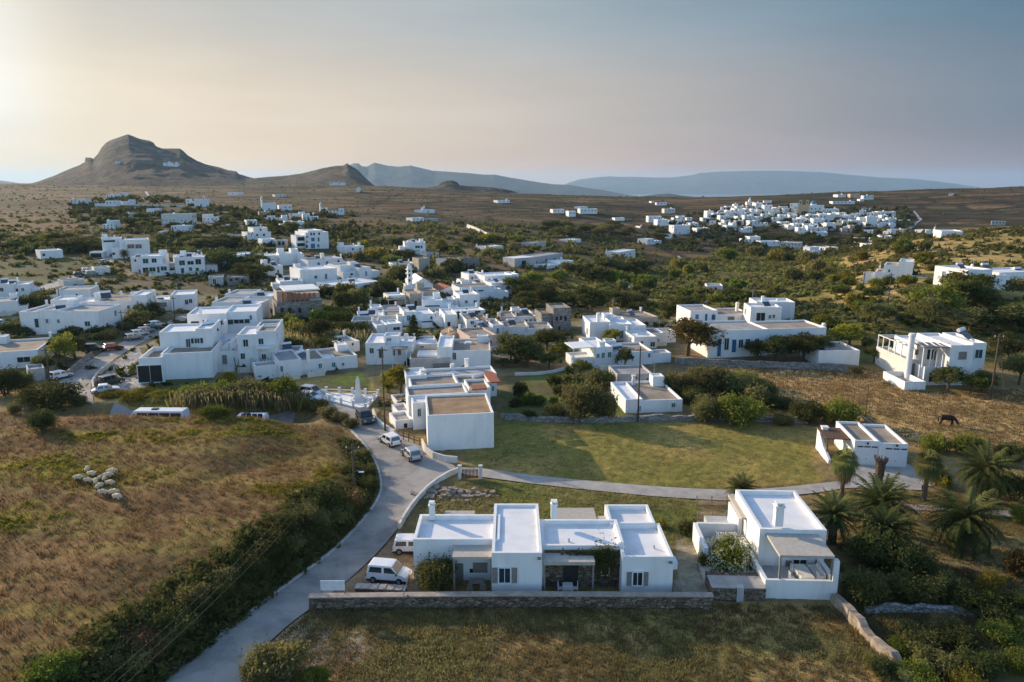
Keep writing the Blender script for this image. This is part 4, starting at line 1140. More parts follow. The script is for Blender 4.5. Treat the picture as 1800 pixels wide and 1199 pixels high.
# ------------------------------------------------------------------ roads, kerbs, walls
def lay(name, key, m, dz=.03):
    rows = RSTRIP[key]; nc = len(rows[0])
    V = np.array([[p.x, p.y, 0] for r in rows for p in r]); V[:, 2] = H(V[:, 0], V[:, 1]) + dz
    me = np_mesh(name, V, grid_faces(len(rows), nc), M[m], smooth=True)
    return tag(link(bpy.data.objects.new(name, me)), kind='structure')
def road_material():
    m = M['asphalt']; nt = m.node_tree; b = nt.nodes['Principled BSDF']; src = b.inputs['Base Color'].links[0].from_socket
    tc = nt.nodes.new('ShaderNodeTexCoord')
    n = nt.nodes.new('ShaderNodeTexNoise'); n.inputs['Scale'].default_value = .16; n.inputs['Detail'].default_value = 5; nt.links.new(tc.outputs['Object'], n.inputs[0])
    r = nt.nodes.new('ShaderNodeMapRange'); r.inputs[1].default_value = .46; r.inputs[2].default_value = .54; nt.links.new(n.outputs['Fac'], r.inputs[0])
    mx = nt.nodes.new('ShaderNodeMix'); mx.data_type = 'RGBA'; mx.inputs['B'].default_value = (.46, .41, .35, 1)
    ml = nt.nodes.new('ShaderNodeMath'); ml.operation = 'MULTIPLY'; ml.inputs[1].default_value = .55; nt.links.new(r.outputs[0], ml.inputs[0])
    nt.links.new(ml.outputs[0], mx.inputs['Factor']); nt.links.new(src, mx.inputs['A'])
    # cracks
    v = nt.nodes.new('ShaderNodeTexVoronoi'); v.feature = 'DISTANCE_TO_EDGE'; v.inputs['Scale'].default_value = .45
    nm = nt.nodes.new('ShaderNodeTexNoise'); nm.inputs['Scale'].default_value = 1.2; nt.links.new(tc.outputs['Object'], nm.inputs[0])
    ad = nt.nodes.new('ShaderNodeMix'); ad.data_type = 'RGBA'; ad.inputs['Factor'].default_value = .03; nt.links.new(tc.outputs['Object'], ad.inputs['A']); nt.links.new(nm.outputs['Color'], ad.inputs['B'])
    nt.links.new(tc.outputs['Object'], v.inputs['Vector'])
    r2 = nt.nodes.new('ShaderNodeMapRange'); r2.inputs[1].default_value = .004; r2.inputs[2].default_value = .016; r2.inputs[3].default_value = .84; nt.links.new(v.outputs['Distance'], r2.inputs[0])
    vm = nt.nodes.new('ShaderNodeVectorMath'); vm.operation = 'SCALE'; nt.links.new(mx.outputs['Result'], vm.inputs[0]); nt.links.new(r2.outputs[0], vm.inputs['Scale'])
    nt.links.new(vm.outputs[0], b.inputs['Base Color'])
road_material()
lay('road', 'roadback', 'asphalt', .024)
lay('road', 'road', 'asphalt', .032); lay('road', 'road2', 'asphalt', .028); lay('road', 'lane', 'concrete'); lay('path', 'path', 'concrete', .036); lay('path', 'forecourt', 'concrete', .042)
lay('path', 'gardenpath', 'concrete'); lay('pavement', 'apron', 'paving', .04); lay('road', 'uplane', 'concrete'); lay('road', 'hilltrack', 'concrete', .3); lay('road', 'fartrack', 'concrete', .2); lay('road', 'farroad', 'concrete', .3)

def resample(P, step):
    out = [P[0]]
    for a, b in zip(P[:-1], P[1:]):
        n = max(1, int((b - a).length / step))
        out += [a.lerp(b, (i + 1) / n) for i in range(n)]
    return out
def wall_line(name, pts, h, th, m, label=None, cat='wall', kind=None, ragged=0, world=False, step=1.0, base=None, group=None, cap=None):
    P = [Vector(p) if world else G(*p) for p in pts]
    P = resample(P, step)
    n = len(P); o = P[0].copy(); b = MB(o); rs = random.Random(int(o.x * 10) + n)
    L = []
    for i, p in enumerate(P):
        d = P[min(i + 1, n - 1)] - P[max(i - 1, 0)]; d.z = 0; d.normalize(); s = Vector((-d.y, d.x, 0)) * th / 2
        z = float(H(p.x, p.y)[0]) if base is None else base
        hh = h * (1 + rs.uniform(-ragged, ragged)); j = Vector((rs.uniform(-1, 1), rs.uniform(-1, 1), 0)) * th * ragged * .5
        q = Vector((p.x, p.y, 0)) + j
        L.append((q - s + Vector((0, 0, z - .5)), q + s + Vector((0, 0, z - .5)), q + s * .85 + Vector((0, 0, z + hh)), q - s * .85 + Vector((0, 0, z + hh))))
    vs = [v for r in L for v in r]; fs = []
    for i in range(n - 1):
        for k in range(4):
            k2 = (k + 1) % 4; fs.append((i * 4 + k, i * 4 + k2, (i + 1) * 4 + k2, (i + 1) * 4 + k))
    fs += [(3, 2, 1, 0), tuple((n - 1) * 4 + k for k in range(4))]
    b.add(vs, fs)
    if not cap:
        return tag(b.build(name, M[m]), label, cat if label else None, group, kind)
    r = empty(name, o, label, cat, group)
    b.build('masonry', M[m], r)
    c = MB(o); e = th * .62
    vs = []; 
    for i, p in enumerate(P):
        d = P[min(i + 1, n - 1)] - P[max(i - 1, 0)]; d.z = 0; d.normalize(); s = Vector((-d.y, d.x, 0)) * e
        z = (float(H(p.x, p.y)[0]) if base is None else base) + h + .004
        vs += [Vector((p.x, p.y, z)) - s, Vector((p.x, p.y, z)) + s, Vector((p.x, p.y, z + .09)) + s, Vector((p.x, p.y, z + .09)) - s]
    c.add(vs, fs); c.build('coping', M[cap], r)
    return r

# kerb and gutter on the left edge of the road
kl = [r[0] + Vector((.12, 0, 0)) for r in RSTRIP['road'][4:112]]
wall_line('kerb', [tuple(p) for p in kl], .16, .28, 'kerb', kind='structure', world=True, step=.8)
# low rendered wall curving along the right edge of the road up to the gate
wall_line('roadside_wall', [(702, 930), (711, 913), (722, 896), (735, 880), (752, 862), (770, 848), (790, 836), (806, 830)], .62, .3, 'offwhite', 'low whitewashed wall curving from the road bend up to the wooden gate', step=.7)
wall_line('roadside_wall', [(742, 782), (748, 796), (762, 806), (782, 812), (804, 814)], .85, .28, 'offwhite', 'short whitewashed wall curving below the windowless box house to the gatepost', step=.6)
wall_line('roadside_wall', [(656, 726), (662, 742), (676, 754), (694, 764)], .7, .3, 'offwhite', 'curved pale wall beside the road behind the small white hatchback', step=.6)
wall_line('garden_wall', [(545, 1070), (700, 1068), (900, 1066), (1100, 1067), (1252, 1068)], 1.1, .55, 'stone', 'long low stone wall with pale coping in front of the white shuttered house', step=1.2, base=0.0, cap='coping')
wall_line('field_wall', [(1466, 1058), (1490, 1085), (1510, 1108), (1530, 1130), (1556, 1155), (1580, 1182), (1600, 1210)], .8, .7, 'rubble', 'tumbledown rubble wall running down from the corner of the white terrace house', step=.6, ragged=.4)
wall_line('field_wall', [(1520, 1080), (1600, 1078), (1680, 1082), (1760, 1096), (1830, 1100)], .7, .6, 'greystone', 'overgrown dry stone wall crossing the dark garden of shrubs', step=.8, ragged=.3)
wall_line('field_wall', [(880, 738), (960, 742), (1050, 742), (1150, 740), (1250, 738), (1340, 741), (1420, 744)], .8, .6, 'greystone', 'long dry stone wall at the top edge of the mown green field', step=1.2, ragged=.25)
wall_line('field_wall', [(1186, 640), (1260, 643), (1350, 648), (1440, 650), (1500, 655)], 1.3, .6, 'greystone', 'long grey stone wall at the foot of the house with tall blue windows', step=1.2, ragged=.1)
wall_line('field_wall', [(1502, 726), (1512, 738), (1528, 750), (1540, 756)], .7, .5, 'rubble', 'short stone wall leading down to the twin garages', step=.8, ragged=.2)
wall_line('garden_wall', [(905, 660), (945, 659), (970, 656), (992, 650)], .5, .4, 'offwhite', 'low white edging wall of the kitchen garden terrace', step=1)
wall_line('garden_wall', [(120, 662), (135, 648), (150, 636), (162, 628)], 1.1, .4, 'greystone', 'stone wall beside the road opposite the paved triangle', step=1)
wall_line('roadside_wall', [(165, 688), (163, 676), (172, 661), (186, 649), (198, 640)], .8, .35, 'kerb', 'grey parapet round the paved triangle on the road bend', step=.8)
wall_line('field_wall', [(262, 487), (290, 484), (312, 479)], 1.0, .35, 'white', 'white boundary wall below the double storey house with green doors', step=1.2)
wall_line('field_wall', [(400, 415), (440, 417), (470, 421)], 1.2, .5, 'offwhite', 'pale terrace wall under the grey white block above the upper village', step=1.5)
wall_line('field_wall', [(822, 400), (835, 405), (858, 416)], 2.0, 1.2, 'offwhite', 'pale stone wall slanting across the brown fields in the middle distance', step=2)
wall_line('field_wall', [(235, 361.5), (280, 362.5), (322, 364)], 1.2, 1.5, 'offwhite', 'straight pale wall left of the hill chapel with a belfry', step=4)
# ------------------------------------------------------------------ the village, house by house
GT = 'houses of the hillside village'
def bx(l, r, top, v0=0, v1=8, **o): return (l, r, top, v0, v1, o)
# --- upper left slope
HS('plain white box shed alone in the left green field', (70, 456, 110, 453), [bx(70, 110, 440)], [(77, 448, 4, 4, 0, 'o')], name='shed', cat='shed')
HS('white house with two dark square windows above the parked cars', (196, 454, 262, 451), [bx(220, 262, 421, 1, 10), bx(178, 214, 419, 6, 14), bx(209, 222, 423, 3, 12), bx(196, 222, 436, -2, 1)], [(230, 433, 11, 7, 1, 'w'), (243.5, 433, 10, 7, 1, 'w'), (192, 424, 18, 3, 6, 'o'), (200, 446, 4, 4, -2, 'o')], chims=[(185, 415, 9, .9), (201, 414, 9, .9)])
HS('white double storey house with ground floor porch row and red door', (229, 482, 295, 481), [bx(246, 284, 450, 2, 11), bx(229, 247, 452, 4, 12), bx(246, 295, 465, 0, 2)], [(256, 459, 9, 8, 2, 'g'), (271, 458, 8, 7, 2, 'w'), (238, 458, 3, 4, 4, 'w'), (256, 475, 9, 9, 0, 'k'), (268, 473.5, 10, 7, 0, 'g'), (278.5, 474, 4, 10, 0, 'r'), (288, 472, 10, 7, 0, 'g')], solars=[(243, 447, 5)])
HS('dark open carport with pale roof beside the white house with square windows', (157, 453, 180, 453), [bx(157, 180, 443, 0, 5)], [(169, 449, 18, 7, 0, 'o')], name='carport', cat='carport')
HS('low blank white outbuilding below the two parked white cars', (165, 484, 193, 482), [bx(165, 193, 470, 0, 6)], name='shed', cat='shed', roof='roofgrey', wall='offwhite')
HS('blank grey white outbuilding at the lower end of the parking lane', (111, 504, 148, 500), [bx(111, 148, 492, 0, 5)], name='shed', cat='shed', roof='roofgrey', wall='offwhite')
HS('white double storey house with two green front doors', (306, 482, 359, 480), [bx(312, 359, 452, 0, 10), bx(306, 313, 452, 1, 9)], [(320, 462, 9, 8, 0, 'g'), (335, 462, 10, 6, 0, 'k'), (348.5, 460, 9, 9, 0, 'k'), (321, 476, 5, 9, 0, 'g'), (335, 473, 5, 6, 0, 'r'), (347, 475.5, 5, 9, 0, 'g')], solars=[(317, 449, 5, .5)], chims=[(341, 445, 8, .9), (354, 444, 8, .9)])
HS('long low white house spreading right of the house with green doors', (360, 476, 432, 464), [bx(330, 400, 446, 8, 16), bx(398, 456, 447, 6, 14), bx(393, 412, 458, 0, 5)], [(399, 463, 5, 5, 0, 'b'), (406, 463, 5, 5, 0, 'b'), (425, 455, 4, 4, 6, 'w'), (440, 454, 4, 4, 6, 'w'), (371, 454, 5, 5, 8, 'k')], chims=[(378, 443, 12, .8)], slabs=[(376, 394, 461, -1, 3, dict(m='frame', part='pergola'))])
HS('low roofless stone outbuilding below the long low white house', (398, 502, 436, 501), [bx(398, 436, 487, 0, 6)], [(406, 492, 4, 4, 0, 'o'), (416, 491, 4, 4, 0, 'o'), (426, 494, 4, 7, 0, 'o')], name='stone_barn', cat='barn', wall='greystone', roof='roofgrey')
HS('grey rendered shed beside the roofless stone outbuilding', (366, 503, 392, 502), [bx(366, 392, 487, 0, 6)], [(377, 495, 5, 9, 0, 'k')], name='shed', cat='shed', wall='grey', roof='roofgrey')
HS('white house with a stair tower at the bend of the upper lane', (456, 468, 533, 466), [bx(456, 492, 449, 2, 11), bx(490, 514, 446, 0, 9), bx(511, 524, 438, 1, 7), bx(523, 534, 446, 0, 8)], [(474, 459, 3, 6, 2, 'k'), (480, 459, 3, 6, 2, 'k'), (463, 457, 3, 3, 2, 'w')], chims=[(469, 444, 5, .8)])
HS('small white house with a roof heater half hidden by dark trees', (470, 487, 497, 485), [bx(470, 497, 467, 0, 8)], [(489, 478, 3, 7, 0, 'k')], solars=[(482, 463, 5, .5)], roof='roofgrey')
HS('tall blank white house with only two small openings', (526, 509, 592, 504), [bx(534, 592, 473, 0, 11), bx(527, 535, 474, .4, 10)], [(555, 487, 5, 5, 0, 'w'), (573, 486, 3, 8, 0, 'n')])
HS('white house with a roof heater above the unfinished brick building', (492, 513, 533, 511), [bx(492, 533, 494, 0, 9)], [(507, 505, 5, 6, 0, 'w'), (525, 504, 9, 5, 0, 'w')], solars=[(519, 489, 4, .6)])
h = House('unfinished_building', 'unfinished stone and brick building with bare columns and a white slab roof', 'building', (486, 566, 566, 560), wall='greystone', roof='roofgrey')
h.pb(486, 566, 530, 0, 9); h.pb(486, 512, 512, 3, 9, wall='beigewall')
for x in (497, 506, 519, 527, 536, 545, 553): u, z = h.hit(x, 530, .5); h.wm('tile').box(h.P(u, .5, z + 1.0), (.5, .5, 2.3), h.u, h.n)
h.pb(500, 562, 517, 4, 8, yb=529, wall='pinkwall', para=.02)
for x in (496, 509, 527, 548): h.win(x, 545, 5, 8, 0, 'o')
h.slab(500, 562, 509, -.5, 9, th=.35, m='roofwhite', part='roof_slab', posts=False); h.slab(545, 566, 526, -1.5, 2, th=.25, m='roofgrey', part='balcony_slab', posts=False); h.done()
HS('white house with tan roof and rooftop water tank behind the tall blank house', (541, 474, 602, 470), [bx(541, 602, 455, 0, 9)], [(560, 464, 4, 5, 0, 'k'), (575, 462, 4, 5, 0, 'k'), (595, 459, 4, 3, 0, 'k')], roof='roofgrey', chims=[(566, 446, 5, 1.6, 1.2), (599, 447, 7, 1.4), (588, 450, 7, 1)])
HS('white house with a broad sloping grey roof', (630, 495, 652, 493), [bx(631, 652, 470, 0, 9), bx(598, 632, 466, 5, 14), bx(651, 667, 476, 3, 9), bx(603, 631, 477, 2, 6)], [(643.5, 481, 3, 8, 0, 'b'), (618, 483, 5, 5, 2, 'o')], roof='roofgrey')
HS('flat roofed white bungalow with round shrubs before its wall', (597, 524, 668, 515), [bx(597, 668, 498, 0, 12)], [(629, 513, 4, 7, 0, 'g')], solars=[(618, 489, 8, .5)], chims=[(638, 492, 9, .9)])
HS('three storey white block with stacked balconies on its left side', (535, 438, 577, 437), [bx(537, 577, 408, 0, 14), bx(541, 568, 405, .5, 13), bx(520, 538, 414, 2, 9)], [(547, 411.5, 3, 4, 0, 'k'), (552, 411.5, 3, 4, 0, 'k'), (561, 411, 3, 4, 0, 'k'), (539.5, 416.5, 3, 2.6, 0, 'k'), (550, 421, 6, 6, 0, 'b'), (560, 421, 3, 7, 0, 'b'), (539.5, 425, 3, 3, 0, 'k'), (550, 432.5, 7, 8, 0, 'b'), (559.5, 432, 4, 5, 0, 'b'), (539.5, 433, 3, 5, 0, 'k'), (529, 420, 12, 6, 2, 'o'), (529, 430, 12, 5, 2, 'o')], slabs=[(520, 538, 425.5, 0, 2.2, dict(part='balcony', m='white', posts=False, th=.5))], name='apartment_block', cat='building')
HS('pale stepped house above the garages of the upper lane', (436, 422, 474, 421), [bx(445, 470, 400, 1, 10), bx(434, 476, 408, 0, 9)], [(464, 413, 3, 4, 0, 'k'), (452, 413, 3, 3, 0, 'k'), (458, 404, 3, 3, 1, 'k')], roof='roofgrey')
HS('plain white garage wing at the turn of the upper lane', (461, 433, 484, 432), [bx(461, 484, 420, 0, 7)], name='garage', cat='garage')
HS('low grey carport with dark bays beside the three storey block', (485, 434, 506, 433), [bx(485, 506, 422, 0, 6)], [(491, 428, 5, 7, 0, 'o'), (498, 428, 5, 7, 0, 'o')], name='carport', cat='carport', wall='grey', roof='roofgrey')
HS('small white cottage with two roof chimneys in dark trees', (609, 447, 640, 445), [bx(609, 640, 433, 0, 8)], [(620, 438, 3, 3, 0, 'k'), (633, 438, 3, 3, 0, 'k')], chims=[(621, 428, 4, .8), (631, 427, 4, 1, .9)])
HS('white stepped house with roof terraces in the middle of the olive fields', (700, 452, 750, 452), [bx(711, 748, 426, 3, 12), bx(702, 720, 434, 2, 8), bx(730, 750, 442, 0, 4), bx(690, 712, 440, 1, 7)], [(734, 434, 8, 4, 3, 'g'), (741, 434, 3, 4, 3, 'g'), (743, 448.5, 7, 3, 0, 'k'), (735, 449, 3, 3, 0, 'k')], chims=[(731, 422, 6, .8), (719, 423, 7, .6, 1.5)])
HS('bare beige block of a house below the stepped white house', (736, 477, 755, 476), [bx(736, 755, 454, 0, 6)], name='stone_house', wall='beigewall', roof='rooftan')
HS('low grey cottage right of the stepped white house', (750, 458, 772, 456), [bx(750, 772, 445, 0, 6)], [(768, 451, 3, 5, 0, 'o')], wall='grey', roof='roofgrey', name='stone_house')
HS('square grey stone block house at the edge of the olive groves', (783, 475, 805, 473), [bx(783, 805, 455, 0, 6)], wall='grey', roof='roofgrey', name='stone_house')
HS('ruined dark stone house with broken walls', (809, 475, 843, 473), [bx(809, 843, 455, 0, 6), bx(813, 830, 453, 1, 5)], [(820, 466, 4, 6, 0, 'o'), (833, 466, 3, 5, 0, 'o')], wall='greystone', roof='roofgrey', name='stone_house')
HS('low white cottage with one bright blue door behind the bell tower', (690, 474, 728, 473), [bx(690, 728, 463, 0, 7)], [(708, 469, 8, 7, 0, 'b')], roof='rooftan')
HS('teal grey shed under a flat white roof', (905, 470, 942, 469), [bx(905, 942, 453, 0, 8, para=.05)], [(921, 462, 10, 7, 0, 'o')], wall='teal' if False else 'grey', roof='roofwhite', name='shed', cat='shed')
HS('long grey barn right of the flat roofed grey shed', (942, 466, 990, 463), [bx(942, 990, 448, 0, 9)], [(960, 457, 4, 4, 0, 'o'), (975, 456, 4, 4, 0, 'o')], wall='grey', roof='roofgrey', name='barn', cat='barn')
HS('low white house among pale walls at the edge of the groves', (962, 473, 1008, 471), [bx(984, 1008, 459, 1, 8), bx(962, 988, 465, 0, 5)], [(996, 464, 3, 3, 1, 'k')])
HS('low white farmhouse in the yellow green meadow', (855, 443, 885, 442), [bx(855, 885, 433, 0, 8)], wall='offwhite')
HS('white farmhouse with a tail of walls in the pale field', (1072, 455, 1117, 454), [bx(1088, 1117, 441, 0, 8), bx(1072, 1090, 448, 1, 5)], [(1098, 447, 3, 3, 0, 'k'), (1108, 447, 3, 3, 0, 'k')])
HS('white roofed shed behind the row of rounded trees', (1002, 426.5, 1021, 426), [bx(1002, 1021, 421, 0, 8)], name='shed', cat='shed')
HS('grey construction hut with poles on its roof', (934, 436, 960, 435), [bx(934, 960, 426, 0, 7)], [(941, 431, 3, 4, 0, 'o')], wall='grey', roof='roofgrey', name='shed', cat='shed')
# --- bell tower church
h = House('church', 'white village church with gabled front and tall slim bell tower', 'church', (713, 519, 762, 518))
h.gable(725, 761, 502, 490, 0, 14, roof='roofwhite'); h.pb(713, 726, 501, -.5, 4)
h.pb(716.5, 724, 470, 0, 1.7, para=.02)
for z in (476, 484, 493): h.win(720, z, 2.6, 4, 0, 'o')
for z in (474, 481, 490): u, zz = h.hit(720.3, z, 0); h.walls.box(h.P(u, .85, zz), (2.1, 2.1, .16), h.u, h.n)
u, zz = h.hit(720.3, 470, 0); h.walls.tube([h.P(u, .85, zz), h.P(u, .85, zz + .7), h.P(u, .85, zz + 1.1)], [.75, .5, .08], 10)
h.win(743, 498, 4, 3, 0, 'k'); h.win(718, 512, 3, 6, -.5, 'k'); h.done()
# --- the dense middle of the village
HS('tall white house at the top of the dense village with a sheer right wall', (852, 510, 912, 508), [bx(852, 912, 484, 2, 11), bx(900, 912, 482, 1.5, 8)], [(860, 492, 3, 4, 2, 'w'), (872, 491, 3, 4, 2, 'w')], chims=[(904, 478, 6, .9), (870, 482, 8, .6)])
HS('white house with an outside chimney beside the tall sheer walled house', (822, 503, 852, 502), [bx(824, 852, 482, 1, 9), bx(812, 826, 495, 0, 6)], [(838, 488, 5, 4, 1, 'k'), (830, 489, 3, 4, 1, 'k')], chims=[(848, 476, 4, 1.6), (839, 479, 7, .7)])
HS('white cube house with two blue grey windows under the sheer walled house', (864, 518, 900, 517), [bx(864, 900, 497, 0, 8)], [(874, 505.5, 5, 4, 0, 'b'), (893, 506, 8, 5, 0, 'b')])
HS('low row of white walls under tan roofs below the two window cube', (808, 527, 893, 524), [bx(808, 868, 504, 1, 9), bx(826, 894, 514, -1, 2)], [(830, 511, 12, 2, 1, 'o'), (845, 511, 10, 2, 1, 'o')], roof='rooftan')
HS('house with a red brown tiled roof right of the bell tower', (772, 520, 808, 518), [bx(774, 808, 511, 0, 4)], gables=[(774, 807, 511, 503, 1, 9, dict(roof='tile'))], name='tiled_house')
HS('bare beige walled old house below the church', (720, 541, 742, 540), [bx(720, 741, 516, 0, 9), bx(740, 772, 512, 4, 12)], [(731, 533, 4, 8, 0, 'o')], wall='beigewall', roof='rooftan', name='old_house')
HS('white cube house with two small square windows in the village centre', (808, 542, 843, 541), [bx(808, 843, 518, 0, 9), bx(800, 810, 524, 1, 6)], [(819.5, 530.5, 5, 5, 0, 'b'), (835, 530, 5, 5, 0, 'b')])
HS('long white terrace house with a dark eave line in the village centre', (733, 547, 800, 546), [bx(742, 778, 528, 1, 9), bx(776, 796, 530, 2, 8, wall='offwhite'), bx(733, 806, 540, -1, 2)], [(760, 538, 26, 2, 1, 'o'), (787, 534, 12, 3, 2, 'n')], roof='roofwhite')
HS('low white house with a long veranda shadow above the side street', (800, 556, 854, 553), [bx(801, 853, 546, 0, 6)], [(820, 543, 3, 2, 0, 'o'), (828, 549, 34, 3, 0, 'o')])  # long dark strip is a plate coloured as the veranda's shadow
HS('white stepped house with a blue door behind the dark conifer', (710, 576, 782, 572), [bx(710, 732, 548, 2, 9), bx(730, 764, 552, 1, 9), bx(762, 782, 557, -.5, 6), bx(742, 782, 565, -2, 1)], [(718.5, 559, 6, 9, 2, 'b'), (758, 559, 3, 5, 1, 'w'), (750, 565.5, 18, 2, -2, 'o')], chims=[(768, 549, 3, 1.6, .8), (777, 556, 3, 1.2, .7)])
HS('blank white house wall beside the stepped house with a blue door', (782, 578, 804, 577), [bx(782, 804, 553, 0, 9)], [(789, 570, 5, 8, 0, 'o')])
HS('white house with a sunlit end wall of three windows and a tan roof', (820, 585, 840, 584), [bx(820, 842, 562, 0, 9, roof='rooftan')], [(830, 567, 6, 5, 0, 'b'), (835, 574, 3, 4, 0, 'b'), (813, 568, 2.5, 6, 0, 'o', dict(side=('L', 0))), (816, 570, 2.5, 6, 0, 'o', dict(side=('L', 0)))])
HS('beige house with tan roof right of the three window end wall', (841, 586, 862, 585), [bx(841, 863, 565, 0, 9)], [(848, 577, 3, 7, 0, 'o'), (854, 577, 4, 7, 0, 'n')], wall='beigewall', roof='rooforange', name='old_house')
HS('narrow white house with a lit side wall and dark door', (866, 592, 884, 591), [bx(866, 886, 571, 0, 8)], [(875, 582, 4, 10, 0, 'k')], roof='roofgrey')
HS('pink washed house with an arched porch and ridged tan roof', (878, 574, 906, 574), [bx(878, 908, 557, 0, 8)], [(883, 566, 6, 6, 0, 'o'), (893, 567, 9, 5, 0, 'o')], wall='pinkwall', roof='rooftan', name='old_house')
HS('white house with two tall black windows and tan roof', (905, 572, 942, 571), [bx(905, 942, 556, 0, 9)], [(925, 564.5, 3.5, 6, 0, 'k'), (932.5, 564, 3.5, 6, 0, 'k'), (910, 567, 3, 3, 0, 'k')], roof='rooftan', chims=[(876, 551, 4, .6)])
HS('rambling low house with several tan roof strips', (885, 594, 975, 592), [bx(886, 930, 574, 1, 8), bx(928, 972, 577, 0, 8), bx(895, 975, 584, -1, 1)], [(905, 590, 4, 5, -1, 'o'), (950, 588, 4, 5, -1, 'o')], wall='offwhite', roof='rooftan', name='old_house', chims=[(965, 572, 4, .7)])
h = House('ruined_house', 'tall ivy covered stone ruin with empty windows', 'ruin', (952, 582, 1003, 580), wall='greystone', roof='roofgrey')
h.pb(973, 1004, 541, 0, 7, roof='rooftan'); h.pb(952, 975, 551, 1, 8, roof='rooforange')
for x, y in ((979, 560), (986, 559), (994, 560), (983, 578)): h.win(x, y, 4, 7, 0, 'o')
h.done()
HS('small house with an open porch under a tan roof left of the church', (681, 543, 714, 541), [bx(684, 713, 519, 2, 8)], [(697, 530, 25, 9, 2, 'o')], roof='roofwhite', slabs=[(682, 714, 526, -.5, 2.2, dict(m='rooftan', part='porch_roof'))])
HS('tiny white cube house with a dark door', (653, 553, 673, 552), [bx(653, 673, 540, 0, 5)], [(667.5, 547.5, 4, 8, 0, 'b')])
HS('low grey rendered house beside the tiny white cube house', (674, 555, 708, 553), [bx(674, 709, 543, 0, 7)], [(691, 548, 12, 4, 0, 'o')], wall='grey', roof='roofgrey')
HS('white house with a slanting roof heater and a tan roofed half', (628, 571, 708, 568), [bx(628, 676, 556, 0, 8), bx(675, 708, 554, .5, 8, roof='rooftan')], solars=[(641, 549, 3, .6, 1.2)])
HS('long low old house with a pale lit end wall', (617, 583, 662, 582), [bx(617, 664, 564, 0, 7)], [(655, 570, 5, 4, 0, 'b')], wall='offwhite', roof='roofgrey', name='old_house')
HS('bluish white house with one long low dark window', (662, 589, 708, 585), [bx(662, 690, 571, 0, 6), bx(680, 707, 569, -.5, 5)], [(697, 577.5, 12, 5, -.5, 'k')])
HS('low white house with a walled yard left of the white house with pergola', (597, 626, 632, 621), [bx(597, 632, 601, 2, 9), bx(597, 606, 605, -1, 3)], [(620, 605, 3, 4, 2, 'o')], roof='roofgrey')
HS('white house with green door and window and a dark pergola behind the monument', (643, 641, 725, 640), [bx(642, 676, 603, 0, 9), bx(674, 725, 607, 0, 8), bx(674, 701, 591, 2, 6)], [(653.5, 616.5, 7, 9, 0, 'g'), (670, 621, 7.5, 16, 0, 'g'), (692, 620, 5, 10, 0, 'b'), (702, 619, 5, 10, 0, 'k'), (681.5, 597, 3, 5, 2, 'n'), (686, 597, 3, 5, 2, 'n')], slabs=[(688, 715, 613, -2, .1, dict(m='greywood', part='pergola'))], chims=[(714, 589, 5, 1, .7)], found=1.5)
HS('beige house with a red brown door beside the dark conifer', (729, 627, 770, 625), [bx(729, 771, 605, 0, 8)], [(742, 614, 6, 11, 0, 'r'), (755, 614.5, 6, 8, 0, 'w'), (764, 614, 10, 8, 0, 'k')], wall='offwhite', roof='roofwhite', name='old_house')
HS('broad bluish white house with roof parapets and a tall dark window', (768, 651, 862, 650), [bx(768, 795, 610, 0, 10), bx(793, 862, 616, .5, 11, roof='rooftan'), bx(820, 858, 607, 7, 12, roof='rooftan')], [(798, 626, 7, 12, .5, 'w')], chims=[(823, 603, 8, 1.2, 1.2)])
HS('low building with a wide earthen brown roof and a green iron fence', (720, 654, 790, 652), [bx(720, 792, 630, 0, 9)], [(775, 644, 26, 9, 0, 'n')], wall='grey', roof='rooforange', name='old_house')
HS('old house with a rust brown gabled roof in the village centre', (780, 606, 820, 604), [bx(779, 800, 592, 0, 5)], gables=[(784, 818, 593, 585, 2, 9, dict(roof='rooforange'))], wall='offwhite', name='old_house')
HS('pink walled house with a curved white stair at the round tree', (826, 616, 873, 612), [bx(826, 873, 590, 0, 9, roof='rooftan')], [(862, 603, 4, 7, 0, 'n')], wall='pinkwall', name='old_house')
# --- terrace house with solar heaters over the road
h = House('white_house', 'sprawling white terrace house with three roof water heaters over the road', 'house', (727, 752, 875, 742), roof='rooftan', found=1.5); h.auto = False
h.pb(713, 750, 660, 12, 17, roof='roofwhite'); h.pb(748, 873, 659, 13, 18, roof='roofgrey'); h.pb(722, 806, 676, 7, 13); h.pb(806, 862, 673, 8, 13, roof='rooforange')
h.pb(717, 823, 693, 2, 7, roof='rooftan'); h.pb(725, 840, 705, -1, 2, roof='roofwhite', para=.2); h.pb(824, 862, 682, 3, 8)
h.solar(797, 657, 14, 1.0, 1.3); h.solar(808, 677, 8, .9, 1.3); h.solar(846, 660, 12, .7, 1.2); h.chim(743, 652, 14, 1.3, .9); h.chim(820, 630, 19, 3.4, .55, False); h.chim(795, 642, 18, 1.6, .6)
h.win(866, 683, 4, 9, 8, 'g'); h.win(847, 697, 8, 12, 3, 't'); h.win(737, 725, 5, 13, -1, 'k'); h.slab(830, 856, 683, 1.2, 3.2, m='tile', part='awning', posts=False, th=.25); h.slab(862, 880, 671, 6, 12, m='tile', part='tiled_roof', posts=False, th=.2)
h.done()
HS('windowless pale box house with a brown earthen roof beside the road', (749, 793, 868, 787), [bx(751, 868, 728, 0, 9.2, para=.25)], name='box_house', roof='rooforange', found=1.5)
HS('stepped white yard walls and store rooms left of the box house', (694, 760, 726, 756), [bx(695, 726, 738, 1, 5), bx(698, 722, 722, 6, 10), bx(697, 728, 704, 12, 16, roof='rooftan')], [(713, 748, 6, 8, 1, 'o')], name='store_room', cat='outbuilding', roof='roofgrey')
